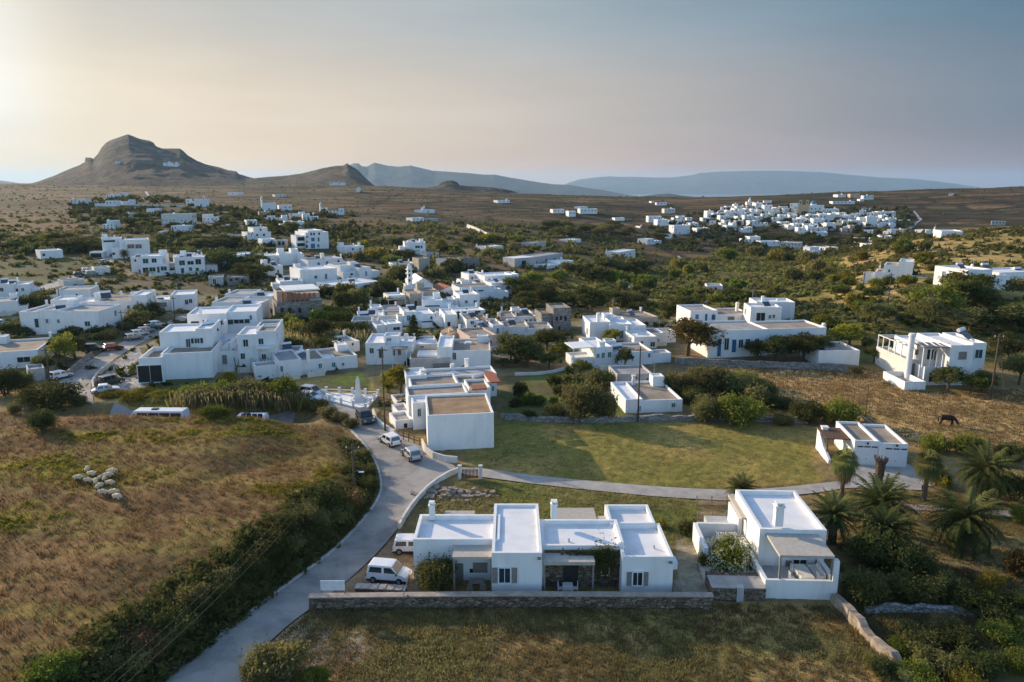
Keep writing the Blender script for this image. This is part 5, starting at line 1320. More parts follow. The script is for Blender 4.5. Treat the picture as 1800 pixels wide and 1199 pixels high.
# --- right of the village centre
HS('white house with deep blue doors and a stepped chimney', (1037, 601, 1115, 599), [bx(1037, 1075, 566, 2, 10), bx(1072, 1112, 570, .5, 10), bx(1108, 1136, 572, 0, 8)], [(1083, 583, 5, 8, .5, 't'), (1092, 588, 6, 13, .5, 'b'), (1102, 587, 4.5, 9, .5, 't'), (1120, 586, 3, 4, 0, 'w')], chims=[(1052, 552, 4, 2.2, .8), (1073, 556, 8, 1)])
HS('brown stone house with a flat tan roof behind the blue door house', (1095, 575, 1157, 571), [bx(1095, 1157, 558, 0, 9)], wall='beigewall', roof='rooftan', name='old_house')
HS('white house half hidden behind the big autumn tree with a tan roof', (1115, 614, 1160, 612), [bx(1115, 1155, 592, 0, 7), bx(1120, 1166, 586, 4, 10, roof='rooforange')], [(1147, 605, 8, 8, 0, 'w'), (1128, 602, 4, 5, 0, 'w'), (1157, 598, 3, 6, 4, 'b')])
HS('white house with teal shutters and an open corner porch', (1046, 647, 1077, 645), [bx(1046, 1077, 610, 0, 9), bx(1008, 1047, 628, .5, 5)], [(1051, 625.5, 5, 7, 0, 't'), (1060, 624.5, 5.5, 9, 0, 't'), (1071, 623.5, 6, 9, 0, 't'), (1030, 637, 4, 6, .5, 'o')], chims=[(1057, 600, 1, 1.8, 1.1, False)], slabs=[(1008, 1046, 611, -.2, 5, dict(m='white', part='porch_roof', floor=1.5))])
HS('low white house with a tan roof right of the teal shutter house', (1077, 643, 1148, 640), [bx(1077, 1148, 618, 0, 8)], [(1083.5, 634.5, 5.5, 9, 0, 't'), (1141, 624.5, 4, 7, 0, 'k'), (1087, 648, 4, 6, 0, 'o')], roof='rooftan', solars=[(1087, 606, 4, .5, 1.1)], found=2)
HS('grey stone outbuilding with a small blue door behind the long white house', (1085, 679, 1146, 677), [bx(1085, 1147, 657, 0, 6)], [(1139, 668, 7, 9, 0, 'b'), (1118, 664, 3, 3, 0, 'o')], name='stone_barn', cat='barn', wall='grey', roof='roofgrey')
HS('long white cottage with divided roof and one little window', (1100, 727, 1200, 724), [bx(1100, 1130, 702, 0, 10), bx(1127, 1200, 703, .1, 11, roof='rooftan')], [(1183.5, 712, 6, 7, 0, 'g'), (1124, 718, 4, 9, 0, 'b')], chims=[(1114, 659, 10, 2.2, .5, False)])
HS('white house with blue shutters and a half roof above the orange tree', (1214, 577, 1262, 574), [bx(1214, 1262, 546, 0, 9, roof='roofgrey'), bx(1260, 1322, 552, .5, 9, roof='rooftan')], [(1225, 557, 6, 8, 0, 'b'), (1241, 560, 4, 16, 0, 'b'), (1254, 557.5, 7, 9, 0, 'b'), (1285, 560, 10, 5, .5, 'n')], chims=[(1296, 533, 6, 1.9, .6)], slabs=[(1232, 1262, 566, -1.5, .1, dict(m='blue', part='balcony', posts=False))])
HS('white double storey house with a balcony window right of the blue shuttered one', (1320, 579, 1373, 576), [bx(1320, 1375, 540, 0, 6), bx(1330, 1398, 531, 5.5, 12)], [(1337, 557, 15, 14, 0, 'k'), (1353, 557, 4, 6, 0, 'w'), (1360, 556, 4, 6, 0, 'w')], chims=[(1341, 522, 9, 1.4, .6), (1367, 527, 10, .8)], slabs=[(1324, 1352, 566, -1, .1, dict(m='greywood', part='balcony', posts=False))])
HS('long white schoolhouse with tall blue windows behind dark trees', (1248, 630, 1450, 616), [bx(1248, 1352, 580, 0, 10, roof='roofgrey'), bx(1350, 1453, 577, .6, 9, roof='rooftan')], [(1264, 611, 7, 30, 0, 'b'), (1277, 605, 8, 20, 0, 'w'), (1290, 608, 8, 22, 0, 'b'), (1302, 604, 8, 14, 0, 'w'), (1314, 603, 8, 14, 0, 'w'), (1330, 602, 7, 14, 0, 'w')], name='schoolhouse', cat='building', chims=[(1448, 570, 3, 1, .6)])
HS('small white outhouse with tan roof at the end of the stone wall', (1440, 645, 1510, 643), [bx(1440, 1512, 616, 0, 8, roof='rooftan')], name='outhouse', cat='outbuilding')
HS('stepped white house alone on the scrubby right hillside', (1536, 497, 1605, 490), [bx(1538, 1558, 478, 0, 9, roof='rooftan'), bx(1554, 1584, 466, .4, 9, roof='rooftan'), bx(1580, 1605, 460, .2, 9)], [(1563, 476, 2.5, 4, .4, 'o')])
HS('two part white house with a roof heater at the right edge of the hillside', (1702, 520, 1800, 508), [bx(1702, 1745, 474, 0, 10), bx(1743, 1770, 484, 1.5, 9, roof='rooftan'), bx(1757, 1830, 478, 3, 12)], [(1707, 487, 4, 6, 0, 'b'), (1729, 491, 8, 13, 0, 'b'), (1754, 494, 4, 8, 1.5, 'w'), (1772, 496, 18, 7, 3, 'k')], solars=[(1735, 463, 5, .4, 1.1), (1792, 470, 8, .3, 1.1)], chims=[(1709, 466, 6, 1)])
HS('small grey hut under the right edge hillside house', (1784, 561, 1815, 560), [bx(1784, 1815, 545, 0, 5)], name='hut', cat='shed', wall='grey', roof='roofgrey')
HS('low white hut with dark openings in the scrubland', (1243, 513, 1270, 512), [bx(1243, 1271, 502, 0, 6)], [(1249, 508, 4, 5, 0, 'o'), (1258, 508, 5, 5, 0, 'o')], name='hut', cat='shed', roof='roofgrey')
HS('white gatehouse strip peeping through scrub below the dark hedge', (1105, 511, 1122, 510), [bx(1105, 1122, 505, 0, 4)], name='hut', cat='shed')
# --- left foreground of the village
HS('white house with small square windows at the left edge', (0, 527, 51, 524), [bx(-30, 24, 500, 0, 9), bx(22, 51, 500, .5, 8)], [(3, 509, 5, 6, 0, 'w'), (30, 510, 3, 5, .5, 'k'), (40, 509, 4, 5, .5, 'w')], solars=[(22, 492, 4, .5)])
HS('low white house behind dark shrubs at the left edge', (-30, 556, 30, 551), [bx(-30, 30, 530, 0, 8)], roof='roofgrey')
h = HS('long white house with a green door and a flight of steps at its right end', (32, 588, 172, 588), [bx(33, 66, 548, 0, 10, roof='roofgrey'), bx(64, 100, 545, .3, 10, roof='roofgrey'), bx(98, 172, 547, 0, 10, roof='roofgrey')], [(65, 568, 7, 15, 0, 'g'), (83, 564.5, 4, 7, 0, 'k'), (103, 564.5, 4, 6, 0, 'k'), (154, 569, 9, 8, 0, 'g'), (157, 584, 7, 10, 0, 'g')], solars=[(106, 534, 4, .6, 1.1)], found=1.5)
HS('flat topped white house with a single small window behind the long white house', (98, 536, 160, 534), [bx(98, 158, 509, 0, 8, roof='roofgrey')], [(135, 518, 3, 3, 0, 'k')])
HS('white house with arched windows and a slanting roof heater', (88, 566, 250, 560), [bx(88, 128, 527, 1, 8), bx(126, 172, 531, .5, 8), bx(168, 232, 529, 0, 9, roof='rooftan'), bx(230, 257, 519, -.4, 9)], [(149, 538, 6, 7, .5, 'n'), (189, 542, 6, 9, 0, 'n'), (203, 542, 7, 10, 0, 'o'), (226, 540, 4, 6, 0, 'w'), (178, 541, 8, 7, 0, 'k')], solars=[(185, 512, 4, .6, 1.2)], chims=[(213, 513, 6, .8)])
HS('white house with a row of dark arches above the parked cars', (258, 549, 341, 545), [bx(258, 300, 527, 1, 9), bx(299, 341, 518, 0, 9)], [(328, 531, 5, 8, 0, 'k'), (335, 529, 5, 7, 0, 'k'), (276, 536, 30, 6, 1, 'n')], chims=[(269, 511, 5, 1.5, .8)])
HS('tan roofed white house with a dark garage mouth at the left edge', (-40, 652, 65, 645), [bx(-40, 66, 618, 0, 12, roof='rooftan')], [(42, 632, 20, 9, 0, 'k')], found=2)
HS('low grey pump house beside the left edge house with a dark garage mouth', (48, 672, 78, 668), [bx(48, 78, 648, 0, 4)], name='shed', cat='shed', wall='grey', roof='roofgrey')
h = House('white_house', 'large white house over a garage with a barred dark garage door', 'house', (243, 675, 284, 673), found=1.5); h.auto = False
h.pb(243, 284, 629, 0, 9, roof='rooftan', para=.8); h.pb(282, 372, 620, 2, 12, roof='rooftan', para=.6); h.pb(279, 345, 583, 9, 17); h.pb(343, 371, 578, 8.5, 18)
h.pb(328, 398, 552, 20, 29); h.pb(396, 450, 548, 21, 30)
h.win(264, 657, 39, 29, 0, 'k'); h.win(331, 603, 7, 15, 9, 'g'); h.win(346.5, 599, 9, 9, 8.5, 'g', shut='green'); h.win(343, 569, 15, 9, 20, 'o'); h.win(363, 567, 14, 9, 20, 'o'); h.win(391, 567, 18, 8, 20, 'k', shut='green'); h.win(420, 565, 19, 8, 21, 'k', shut='green'); h.win(441, 558, 4, 9, 21, 'k')
h.solar(369, 566, 14, .8, 1.2); h.chim(396, 565, 16, 1, .6); h.chim(352, 545, 22, .9)
h.done()
for l, r_, t, d, lb in ((372, 452, 531, 176, 'white house with a grey roof just behind the big house over the garage'), (395, 476, 517, 196, 'white house with a roof heater, highest behind the big house over the garage')):
    A = aty(l, t, d); B = aty(r_, t, d); zz = float(H(A.x, d)[0]); h = House('white_house', lb, 'house', None, front3=(A, B), basez=zz); u, z1 = h.hit(l, t, 0)
    h.blk(0, h.w * .55, 0, 9, z1, roof='roofgrey'); h.blk(h.w * .55, h.w, .8, 9, z1 - .7); h.win(l + 14, t + 12, 6, 6, 0, 'k'); h.win(l + 30, t + 12, 5, 6, 0, 'k'); h.solar(r_ - 18, t - 5, 4, .6); h.chim(l + 8, t - 7, 5, 1); h.done()
h = House('white_house', 'tall white house with an outside stair and arched lower doors', 'house', (372, 652, 484, 648), found=1.5)
h.pb(372, 420, 617, 1, 9, roof='roofwhite'); h.pb(416, 452, 588, 0, 8); h.pb(450, 483, 582, .5, 8, roof='rooftan'); h.pb(380, 418, 597, 6, 12); h.pb(450, 488, 573, 6, 13, roof='rooftan')
for i in range(9):
    u, z = h.hit(384 + i * 4, 616 - i * 3, 2.5); h.walls.box(h.P(u, 3.2, z - .8), (.62, 1.3, 1.6), h.u, h.n)
h.win(404, 600, 4, 6, 6, 'w'); h.win(395, 632, 6, 14, 1, 'n'); h.win(432, 603, 8, 12, 0, 'k'); h.win(427, 626, 7, 10, 0, 'k'); h.win(459, 600, 8, 10, .5, 'w'); h.win(464, 627, 7, 9, .5, 'k'); h.win(372, 636, 4, 16, 1, 'k')
h.slab(448, 478, 609, -1, .6, m='white', part='balcony', posts=False, th=.5); h.done()
HS('long low white house with a tan roof and green shutters behind the reeds', (489, 665, 622, 650), [bx(489, 530, 633, 0, 9, roof='roofgrey'), bx(528, 572, 632, .4, 9, roof='rooftan'), bx(570, 628, 627, 1.5, 10, roof='rooftan')], [(495, 648, 4, 9, 0, 'k'), (563, 643, 5, 8, .4, 'g'), (586.5, 641, 6, 8, 1.5, 't'), (603, 640, 4, 5, 1.5, 'k')], chims=[(541, 617, 0, 2.0, .5)], solars=[(531, 617, 5, 1.2)])
# ------------------------------------------------------------------ furniture
def chair(p, rz, label, group=None, m='frame'):
    r = empty('chair', p, label, 'chair', group); r.rotation_euler = (0, 0, rz)
    b = MB(); b.box((0, 0, .45), (.44, .44, .05)); b.build('seat', M[m], r)
    b = MB()
    for x in (-.19, .19): b.box((x, .2, .72), (.05, .05, .56))
    for z in (.62, .78, .94): b.box((0, .2, z), (.34, .03, .06))
    b.build('backrest', M[m], r)
    for x in (-.19, .19):
        for y in (-.19, .19):
            b = MB(); b.box((x, y, .21), (.05, .05, .43)); b.build('leg', M[m], r)
    return r
def table(p, w, d, label, m='frame', cloth=None, rz=0, h=.74):
    r = empty('table', p, label, 'table'); r.rotation_euler = (0, 0, rz)
    b = MB(); b.box((0, 0, h - .02), (w, d, .05)); b.build('tabletop', M[m], r)
    for x in (-1, 1):
        for y in (-1, 1):
            b = MB(); b.box((x * (w / 2 - .08), y * (d / 2 - .08), (h - .05) / 2), (.06, .06, h - .05)); b.build('leg', M[m], r)
    if cloth:
        c = MB(p); P = Vector(p); ca, sa = math.cos(rz), math.sin(rz); X = Vector((ca, sa, 0)); Y = Vector((-sa, ca, 0))
        c.box(P + Vector((0, 0, h + .015)), (w + .06, d + .06, .012), X, Y)
        for s in (-1, 1):
            c.box(P + X * s * (w / 2 + .045) + Vector((0, 0, h - .15)), (.02, d + .06, .32), X, Y); c.box(P + Y * s * (d / 2 + .045) + Vector((0, 0, h - .15)), (w + .06, .02, .32), X, Y)
        tag(c.build('tablecloth', M['cloth']), cloth, 'tablecloth')
    return r
# ------------------------------------------------------------------ the long white house in front
h = House('white_house', 'long white house with grey shutters, stone porch and five flat roofs behind the stone wall', 'house', None, front3=(onz(725, 1047, 0), onz(1184, 1047, 0)), basez=0)
h.pb(726, 878, 948, 2.5, 7.4, para=.42, pw=.26); h.pb(864, 953, 972, 0, 9.6, para=.22, pw=.26); h.pb(952, 1098, 959, 1.6, 6.6, para=.4, pw=.26); h.pb(1094, 1184, 979, 0, 6.2, para=.42, pw=.26); h.pb(1072, 1152, 920, 6.0, 10, para=.42, pw=.26)
h.wm('stone').box(h.P(*[(h.blocks[2][0] + h.blocks[2][1]) / 2, 1.5, (h.blocks[2][4] - .28) / 2 - .1]), (h.blocks[2][1] - h.blocks[2][0] - .5, .16, h.blocks[2][4] - .3), h.u, h.n)
h.chim(759, 886, 7.0, 1.35, .5); h.chim(974, 884, 6.2, 1.35, .55)
h.win(887, 1011, 19, 27, 0, 'w', shut='greywood'); h.win(1120.5, 1017, 16, 24, 0, 'w', shut='greywood')
h.win(844, 997, 21, 13, 2.5, 'n'); h.win(806, 1010, 14, 40, 2.5, 'n'); h.win(829, 1003, 7, 7, 2.5, 'o')
h.win(1003, 1010, 26, 40, 1.4, 'o'); h.win(1064, 1001, 12, 18, 1.4, 'k')
h.slab(795, 866, 979, .4, 2.6, m='canopy', part='porch_roof', pm='greywood'); h.slab(955, 1046, 988, -.1, 1.5, m='canopy', part='porch_roof', pm='greywood', th=.3)
h.slab(778, 832, 905, 7.6, 10.2, m='canopy', part='pergola', pm='greywood', nz=2.9); h.slab(978, 1052, 907, 6.8, 10.6, m='canopy', part='pergola', pm='greywood', nz=3.0); h.slab(1048, 1072, 914, 6.8, 9.0, m='canopy', part='pergola', pm='greywood', nz=2.92)
for (px, py, v) in ((1000, 946, 3.0), (1150, 958, 2.2), (905, 935, 4.5)):
    u, z = h.hit(px, py, v); b = MB(h.c); b.tube([h.P(u, v, z - .5), h.P(u, v, z - .05)], .09, 8); b.build('roof_vent', M['metal'], h.root)
b = MB(h.c)
for px, py in ((1178, 987), (948, 980)): u, z = h.hit(px, py, 0); b.box(h.P(u, -.15, z), (.3, .35, .1), h.u, h.n)
b.build('water_spout', M['greywood'], h.root)
for k, (u, v, z) in enumerate(((h.w + .35, 2.0, 1.9), (h.w + .35, 3.2, 1.2))):
    b = MB(h.c); b.box(h.P(u, v, z), (.45, .95, .7), h.u, h.n); b.tube([h.P(u + .24, v, z), h.P(u + .25, v, z)], .27, 14); b.build('air_conditioner', M['tank'], h.root)
h.done()
MH = h
HB = lambda u, v, z=0: MH.P(u, v, z)
for k, (px, rz, lb) in enumerate(((985, 1.6, 'white slatted chair left of the small porch table'), (1011, -1.6, 'white slatted chair right of the small porch table'))):
    u, _ = h.hit(px, 1030, .5); chair(HB(u, .45), rz, lb)
u, _ = h.hit(998, 1030, .5); table(HB(u, .45), .75, .7, 'small table with a cross pattern cloth on the stone porch', cloth='blue white cloth on the small porch table')
u, _ = h.hit(838, 1030, 1.2); table(HB(u, 1.1), 1.3, .8, 'wooden table on the shaded porch by the dark climber', m='greywood')
for px, rz, lb in ((826, 3.14, 'grey chair in front of the wooden porch table, nearer the dark climber'), (849, 3.14, 'grey chair in front of the wooden porch table, nearer the shuttered window')):
    u, _ = h.hit(px, 1036, .3); chair(HB(u, .35), rz, lb, m='greywood')
b = MB(onz(1190, 1047, 0)); p = onz(1190, 1047, 0)
r = empty('water_jar', p, 'tall brown clay jar at the right corner of the long white house', 'jar')
b.tube([p, p + Vector((0, 0, .35)), p + Vector((0, 0, .8)), p + Vector((0, 0, 1.1)), p + Vector((0, 0, 1.2))], [.25, .42, .42, .24, .28], 14); b.build('vessel', M['rubble'], r, smooth=True); b = MB(p); b.tube([p + Vector((0, 0, 1.2)), p + Vector((0, 0, 1.26))], [.29, .27], 14); b.build('lid', M['greywood'], r)
# slab and slat wall in front of the parked van
r = empty('parking_wall', onz(668, 1035, 0), 'low stone wall with a paved top in front of the parked white van', 'wall')
a_, b_ = onz(627, 1042, 0), onz(714, 1046, 0); d = (b_ - a_).normalized(); n_ = Vector((-d.y, d.x, 0))
b = MB(r.location); b.box((a_ + b_) / 2 + Vector((0, 0, .15)), ((b_ - a_).length, .7, .9), d, n_); b.build('masonry', M['stone'], r)
b = MB(r.location); b.box((a_ + b_) / 2 + Vector((0, 0, .64)), ((b_ - a_).length + .1, .8, .08), d, n_)
for q in range(6): b.box(a_.lerp(b_, (q + .5) / 6) + Vector((0, 0, .7)), (.12, .8, .05), d, n_)
b.build('coping', M['concrete'], r)
r = empty('notice_board', onz(587, 1068, 0), 'blank white board on two posts at the left end of the stone wall', 'board')
p0, p1 = onz(567, 1066, 0), onz(607, 1066, 0)
for p in (p0, p1): b = MB(r.location); b.bar(p + Vector((0, 0, -.3)), p + Vector((0, 0, 2.35)), .07); b.build('post', M['greywood'], r)
b = MB(r.location); b.box((p0 + p1) / 2 + Vector((0, -.06, 1.93)), ((p1 - p0).length + .1, .06, .85)); b.build('panel', M['frame'], r)
r = empty('stay_pole', onz(750, 1068, 0), 'thin pale stay pole leaning against the long stone wall', 'pole')
b = MB(r.location); b.tube([onz(750, 1068, 0), onz(716, 1043, 1.25) + Vector((0, -.45, .12))], .06, 8); b.build('shaft', M['greywood'], r)
b = MB(r.location); b.tube([onz(709, 1047, 1.2), onz(709, 1047, 1.2) + Vector((.45, .6, 1.55))], .04, 8); b.build('strut', M['greywood'], r)
# ------------------------------------------------------------------ the white terrace house on the right
h = House('white_house', 'white terrace house with beige canopies and a long flat roof beside the palms', 'house', None, front3=(onz(1343, 1052, 0), onz(1470, 1055, 0)), basez=0)
h.pb(1336, 1454, 931, 4.1, 12.6, para=.4, pw=.28)
W0 = h.w
def seg(u0, u1, v0, v1, z1, zb=-1.2, m=None): h.wm(m).box(h.P((u0 + u1) / 2, (v0 + v1) / 2, (z1 + zb) / 2), (u1 - u0, v1 - v0, z1 - zb), h.u, h.n)
FZ = .75
seg(0, W0, 0, .28, 1.7); seg(W0 - .45, W0, .01, .55, 3.5); seg(W0 - .3, W0 - .004, .56, 4.0, 1.75); seg(-.02, .3, .29, 5.2, 1.6); seg(.01, W0 - .31, .29, 4.09, FZ, m='grey'); 
u0b = h.blocks[0][0]; u1b = h.blocks[0][1]
seg(u0b - 2.6, u0b - .02, 5.3, 14, FZ - .02, m='grey')
h.slab(1371, 1468, 977, .15, 4.08, th=.22, m='canopy', part='canopy', pm='greywood', floor=FZ)
h.slab(1304, 1350, 909, 8.3, 13.6, th=.22, m='canopy', part='canopy', pm='greywood', floor=FZ, nz=3.3)
# small left terrace with its parapets
uL = h.hit(1231, 955, 6.5)[0]; uM = h.hit(1296, 930, 9.5)[0]
seg(uL, uL + .35, 4.8, 9.9, 1.95); seg(uL + .36, uM, 9.6, 9.9, 2.0); seg(uM, uM + .3, 9.3, 13.2, 2.7); seg(uL + .36, uM + 1.5, 5.2, 9.59, FZ - .05, m='grey'); seg(uL + 1.9, uM + 1.2, 4.9, 5.15, 1.3)
# flower bed and stone front with a niche
uA = h.hit(1251, 1040, -.4)[0]
seg(uA, -.05, -.5, 2.2, 1.15, m='stone'); seg(uA - .03, -.03, -.53, 1.4, 1.24, zb=1.152, m='concrete'); seg((uA) / 2 - .2, (uA) / 2 + .35, -.62, -.1, 1.3, m='grey'); seg(uA, -.06, 2.25, 4.7, .5, m='offwhite')
h.chim(1370, 887, 4.5, 1.8, .7)
h.win(1385, 995, 8, 20, 4.1, 'n'); h.win(1405, 993, 24, 22, 4.1, 'k'); h.win(1436, 993, 9, 22, 4.1, 'w'); 
h.done()
TH = h
def tp(px, v, z=FZ): u, _ = TH.hit(px, 1000, v); return TH.P(u, v, z)
table(tp(1412, 2.0), 1.0, 2.2, 'long dining table under the beige canopy of the terrace house', cloth='white cloth on the long terrace dining table', m='greywood')
for px, v, rz, lb in ((1393, 1.4, 1.57, 'pale chair left of the terrace table, nearer the front wall'), (1395, 2.6, 1.57, 'pale chair left of the terrace table, nearer the house wall'), (1434, 1.4, -1.57, 'pale chair right of the terrace table, nearer the front wall'), (1436, 2.6, -1.57, 'pale chair right of the terrace table, nearer the house wall')): chair(tp(px, v), rz, lb, m='cloth')
def sofa(p, rz, label):
    r = empty('garden_sofa', p, label, 'sofa'); r.rotation_euler = (0, 0, rz)
    b = MB(); b.box((0, 0, .2), (1.7, .8, .36)); b.build('base', M['frame'], r); b = MB(); b.box((0, .33, .6), (1.7, .16, .5)); b.build('backrest', M['frame'], r)
    for x in (-.42, .42): b = MB(); b.box((x, -.05, .44), (.78, .66, .14)); b.build('cushion', M['cloth'], r, bevel=.04)
    for x in (-.9, .9): b = MB(); b.box((x, 0, .35), (.14, .8, .62)); b.build('armrest', M['frame'], r)
sofa(TH.P(u0b - 1.6, 8.9, FZ), 3.14, 'white cushioned sofa under the rear beige canopy'); sofa(TH.P(u0b - .65, 7.2, FZ), -1.57, 'white sofa against the wall near the rear beige canopy'); sofa(TH.P(W0 - .9, 2.3, FZ), -1.57, 'white bench sofa at the right end of the front terrace')
table(TH.P(u0b - 1.9, 7.4, FZ), .8, .8, 'low square white table between the terrace sofas', h=.45)
# trellis fences on the lawn edge
def trellis(a, b_, hgt, label):
    A, B = G(*a), G(*b_); d = B - A; d.z = 0; L = d.length; d.normalize(); n = Vector((-d.y, d.x, 0))
    r = empty('trellis_fence', (A + B) / 2, label, 'fence'); m = MB(r.location); st = .28; k = int(L / st)
    for i in range(-int(hgt / st), k + 1):
        for s in (1, -1):
            x0 = i * st if s == 1 else i * st + hgt; x1 = x0 + s * hgt; z0, z1 = 0, hgt
            lo, hi = max(min(x0, x1), 0), min(max(x0, x1), L)
            if hi - lo < .05: continue
            f = lambda x: (x - x0) / (x1 - x0) * hgt
            m.bar(A + d * lo + Vector((0, 0, f(lo))) + n * .02 * s, A + d * hi + Vector((0, 0, f(hi))) + n * .02 * s, .05, .02)
    m.build('lattice', M['greywood'], r); m = MB(r.location)
    for q in (0, .5, 1): m.bar(A + d * L * q + Vector((0, 0, -.2)), A + d * L * q + Vector((0, 0, hgt + .1)), .09)
    m.build('frame', M['greywood'], r)
trellis((1224, 888), (1277, 888), 1.0, 'diamond trellis fence along the concrete path'); trellis((1226, 914), (1276, 914), .8, 'lower diamond trellis fence nearer the terrace house')
# ------------------------------------------------------------------ twin garages
h = House('garage', 'twin white garages with tan roofs, grey doors and a side canopy', 'garage', (1503, 817, 1597, 821), roof='rooftan')
h.pb(1503, 1546, 775, 0, 7.5, para=.3); h.pb(1547, 1597, 780, -.25, 7.2, para=.3)
for px, py, v, w_, hh in ((1523, 799, 0, 36, 34), (1574, 803, -.25, 38, 34)):
    u, z = h.hit(px, py, v); b = MB(h.c); wm_ = w_ / h.k; hm = hh / h.k
    b.box(h.P(u, v - .02, z), (wm_, .08, hm), h.u, h.n); o = b.build('garage_door', M['tank'], h.root)
    b = MB(h.c)
    for q in (-.33, 0, .33): b.box(h.P(u + q * wm_, v - .07, z + hm * .43), (wm_ * .27, .04, .16), h.u, h.n)
    b.build('pane', M['glass'], o); b = MB(h.c); b.box(h.P(u, v - .09, z - hm * .22), (.14, .05, .06), h.u, h.n); b.build('handle', M['blackplastic'], o)
    b = MB(h.c); b.box(h.P(u, v - .12, z + hm * .62), (.16, .2, .22), h.u, h.n); b.build('wall_lamp', M['blackplastic'], h.root)
uu = h.hit(1457, 800, 0)[0]
h.walls.add([h.P(uu, 0, -1), h.P(uu, 5.5, -1), h.P(uu, 5.5, 2.6), h.P(uu, 4.4, 2.5), h.P(uu, 2.5, 1.3), h.P(uu, 0, .5), h.P(uu + .3, 0, -1), h.P(uu + .3, 5.5, -1), h.P(uu + .3, 5.5, 2.6), h.P(uu + .3, 4.4, 2.5), h.P(uu + .3, 2.5, 1.3), h.P(uu + .3, 0, .5)],
            [(0, 1, 2, 3, 4, 5), (11, 10, 9, 8, 7, 6), (0, 5, 11, 6), (5, 4, 10, 11), (4, 3, 9, 10), (3, 2, 8, 9), (2, 1, 7, 8)])
b = MB(h.c); b.box(h.P((uu - .01) / 2 + .02, 3.6, 2.72), (-uu + .1, 4.4, .12), h.u, h.n); b.build('canopy', M['wood'], h.root)
for v in (1.6, 4.0): b = MB(h.c); b.bar(h.P(uu + .2, v, 0), h.P(uu + .2, v, 2.66), .14); b.build('post', M['wood'], h.root)
h.chim(1450, 749, 5.0, 1.0, .7, False); h.done()
# ------------------------------------------------------------------ big house at the right with terraces
h = House('white_house', 'big white double storey house with pergola terraces beside the golden field', 'house', (1591, 687, 1735, 684), found=1.5); h.auto = False
h.pb(1591, 1628, 671, 0, 7, para=.9, pw=.2, roof='roofgrey'); h.pb(1626, 1674, 645, 3, 7, roof='roofgrey', para=.9, pw=.15); h.pb(1672, 1713, 607, 2.6, 13); h.pb(1711, 1735, 603, 5, 14); h.pb(1612, 1674, 605, 6.6, 14, para=.25); h.pb(1594, 1616, 632, 6, 16.5, para=.3, roof='roofgrey', wall='offwhite')
h.win(1692, 625, 11, 11, 2.6, 'n'); h.win(1720, 622, 13, 15, 5, 'g'); h.win(1645, 625, 9, 16, 6.6, 'r'); h.win(1660, 624, 7, 12, 6.6, 'w'); h.win(1635, 623, 12, 18, 6.6, 'k'); h.win(1611, 619, 5, 8, 6.0, 'n')
h.win(1600, 650, 12, 20, 6, 'n'); h.win(1620, 655, 6, 20, 6, 'o'); h.win(1640, 663, 14, 16, 3, 'o'); h.win(1655, 662, 8, 12, 3, 'w')
h.slab(1624, 1673, 610, 2.8, 6.7, th=.16, m='greywood', part='balcony_roof', posts=False)
b = MB(h.c)
for px in (1625, 1638, 1650, 1660, 1672):
    u, z = h.hit(px, 611, 3.0); zb = h.hit(px, 646, 3.0)[1]; b.bar(h.P(u, 3.05, zb), h.P(u, 3.05, z), .16); b.bar(h.P(u, 3.05, z + .05), h.P(u, 6.5, z + .5), .14)
b.build('pergola', M['frame'], h.root)
b = MB(h.c); uE = h.blocks[5][0]; zt = h.blocks[5][4]
for v in (8.2, 10.3, 12.4, 14.5, 16.3): b.bar(h.P(uE + .15, v, zt), h.P(uE + .15, v, zt + 2.2), .14); b.bar(h.P(uE + .15, v, zt + 2.15), h.P(uE + 3.6, v, zt + 2.15), .14)
b.bar(h.P(uE + .15, 8.1, zt + 2.2), h.P(uE + .15, 16.4, zt + 2.2), .14); b.build('pergola', M['frame'], h.root)
u, z = h.hit(1604, 586, 5.2); b = MB(h.c); b.tube([h.P(u, 5.2, -.5), h.P(u, 5.2, z - .5), h.P(u, 5.2, z - .45), h.P(u, 5.2, z)], [.48, .48, .62, .5], 14); b.build('chimney', M['white'], h.root)
h.solar(1697, 578, 10, .7, 1.2); h.done()
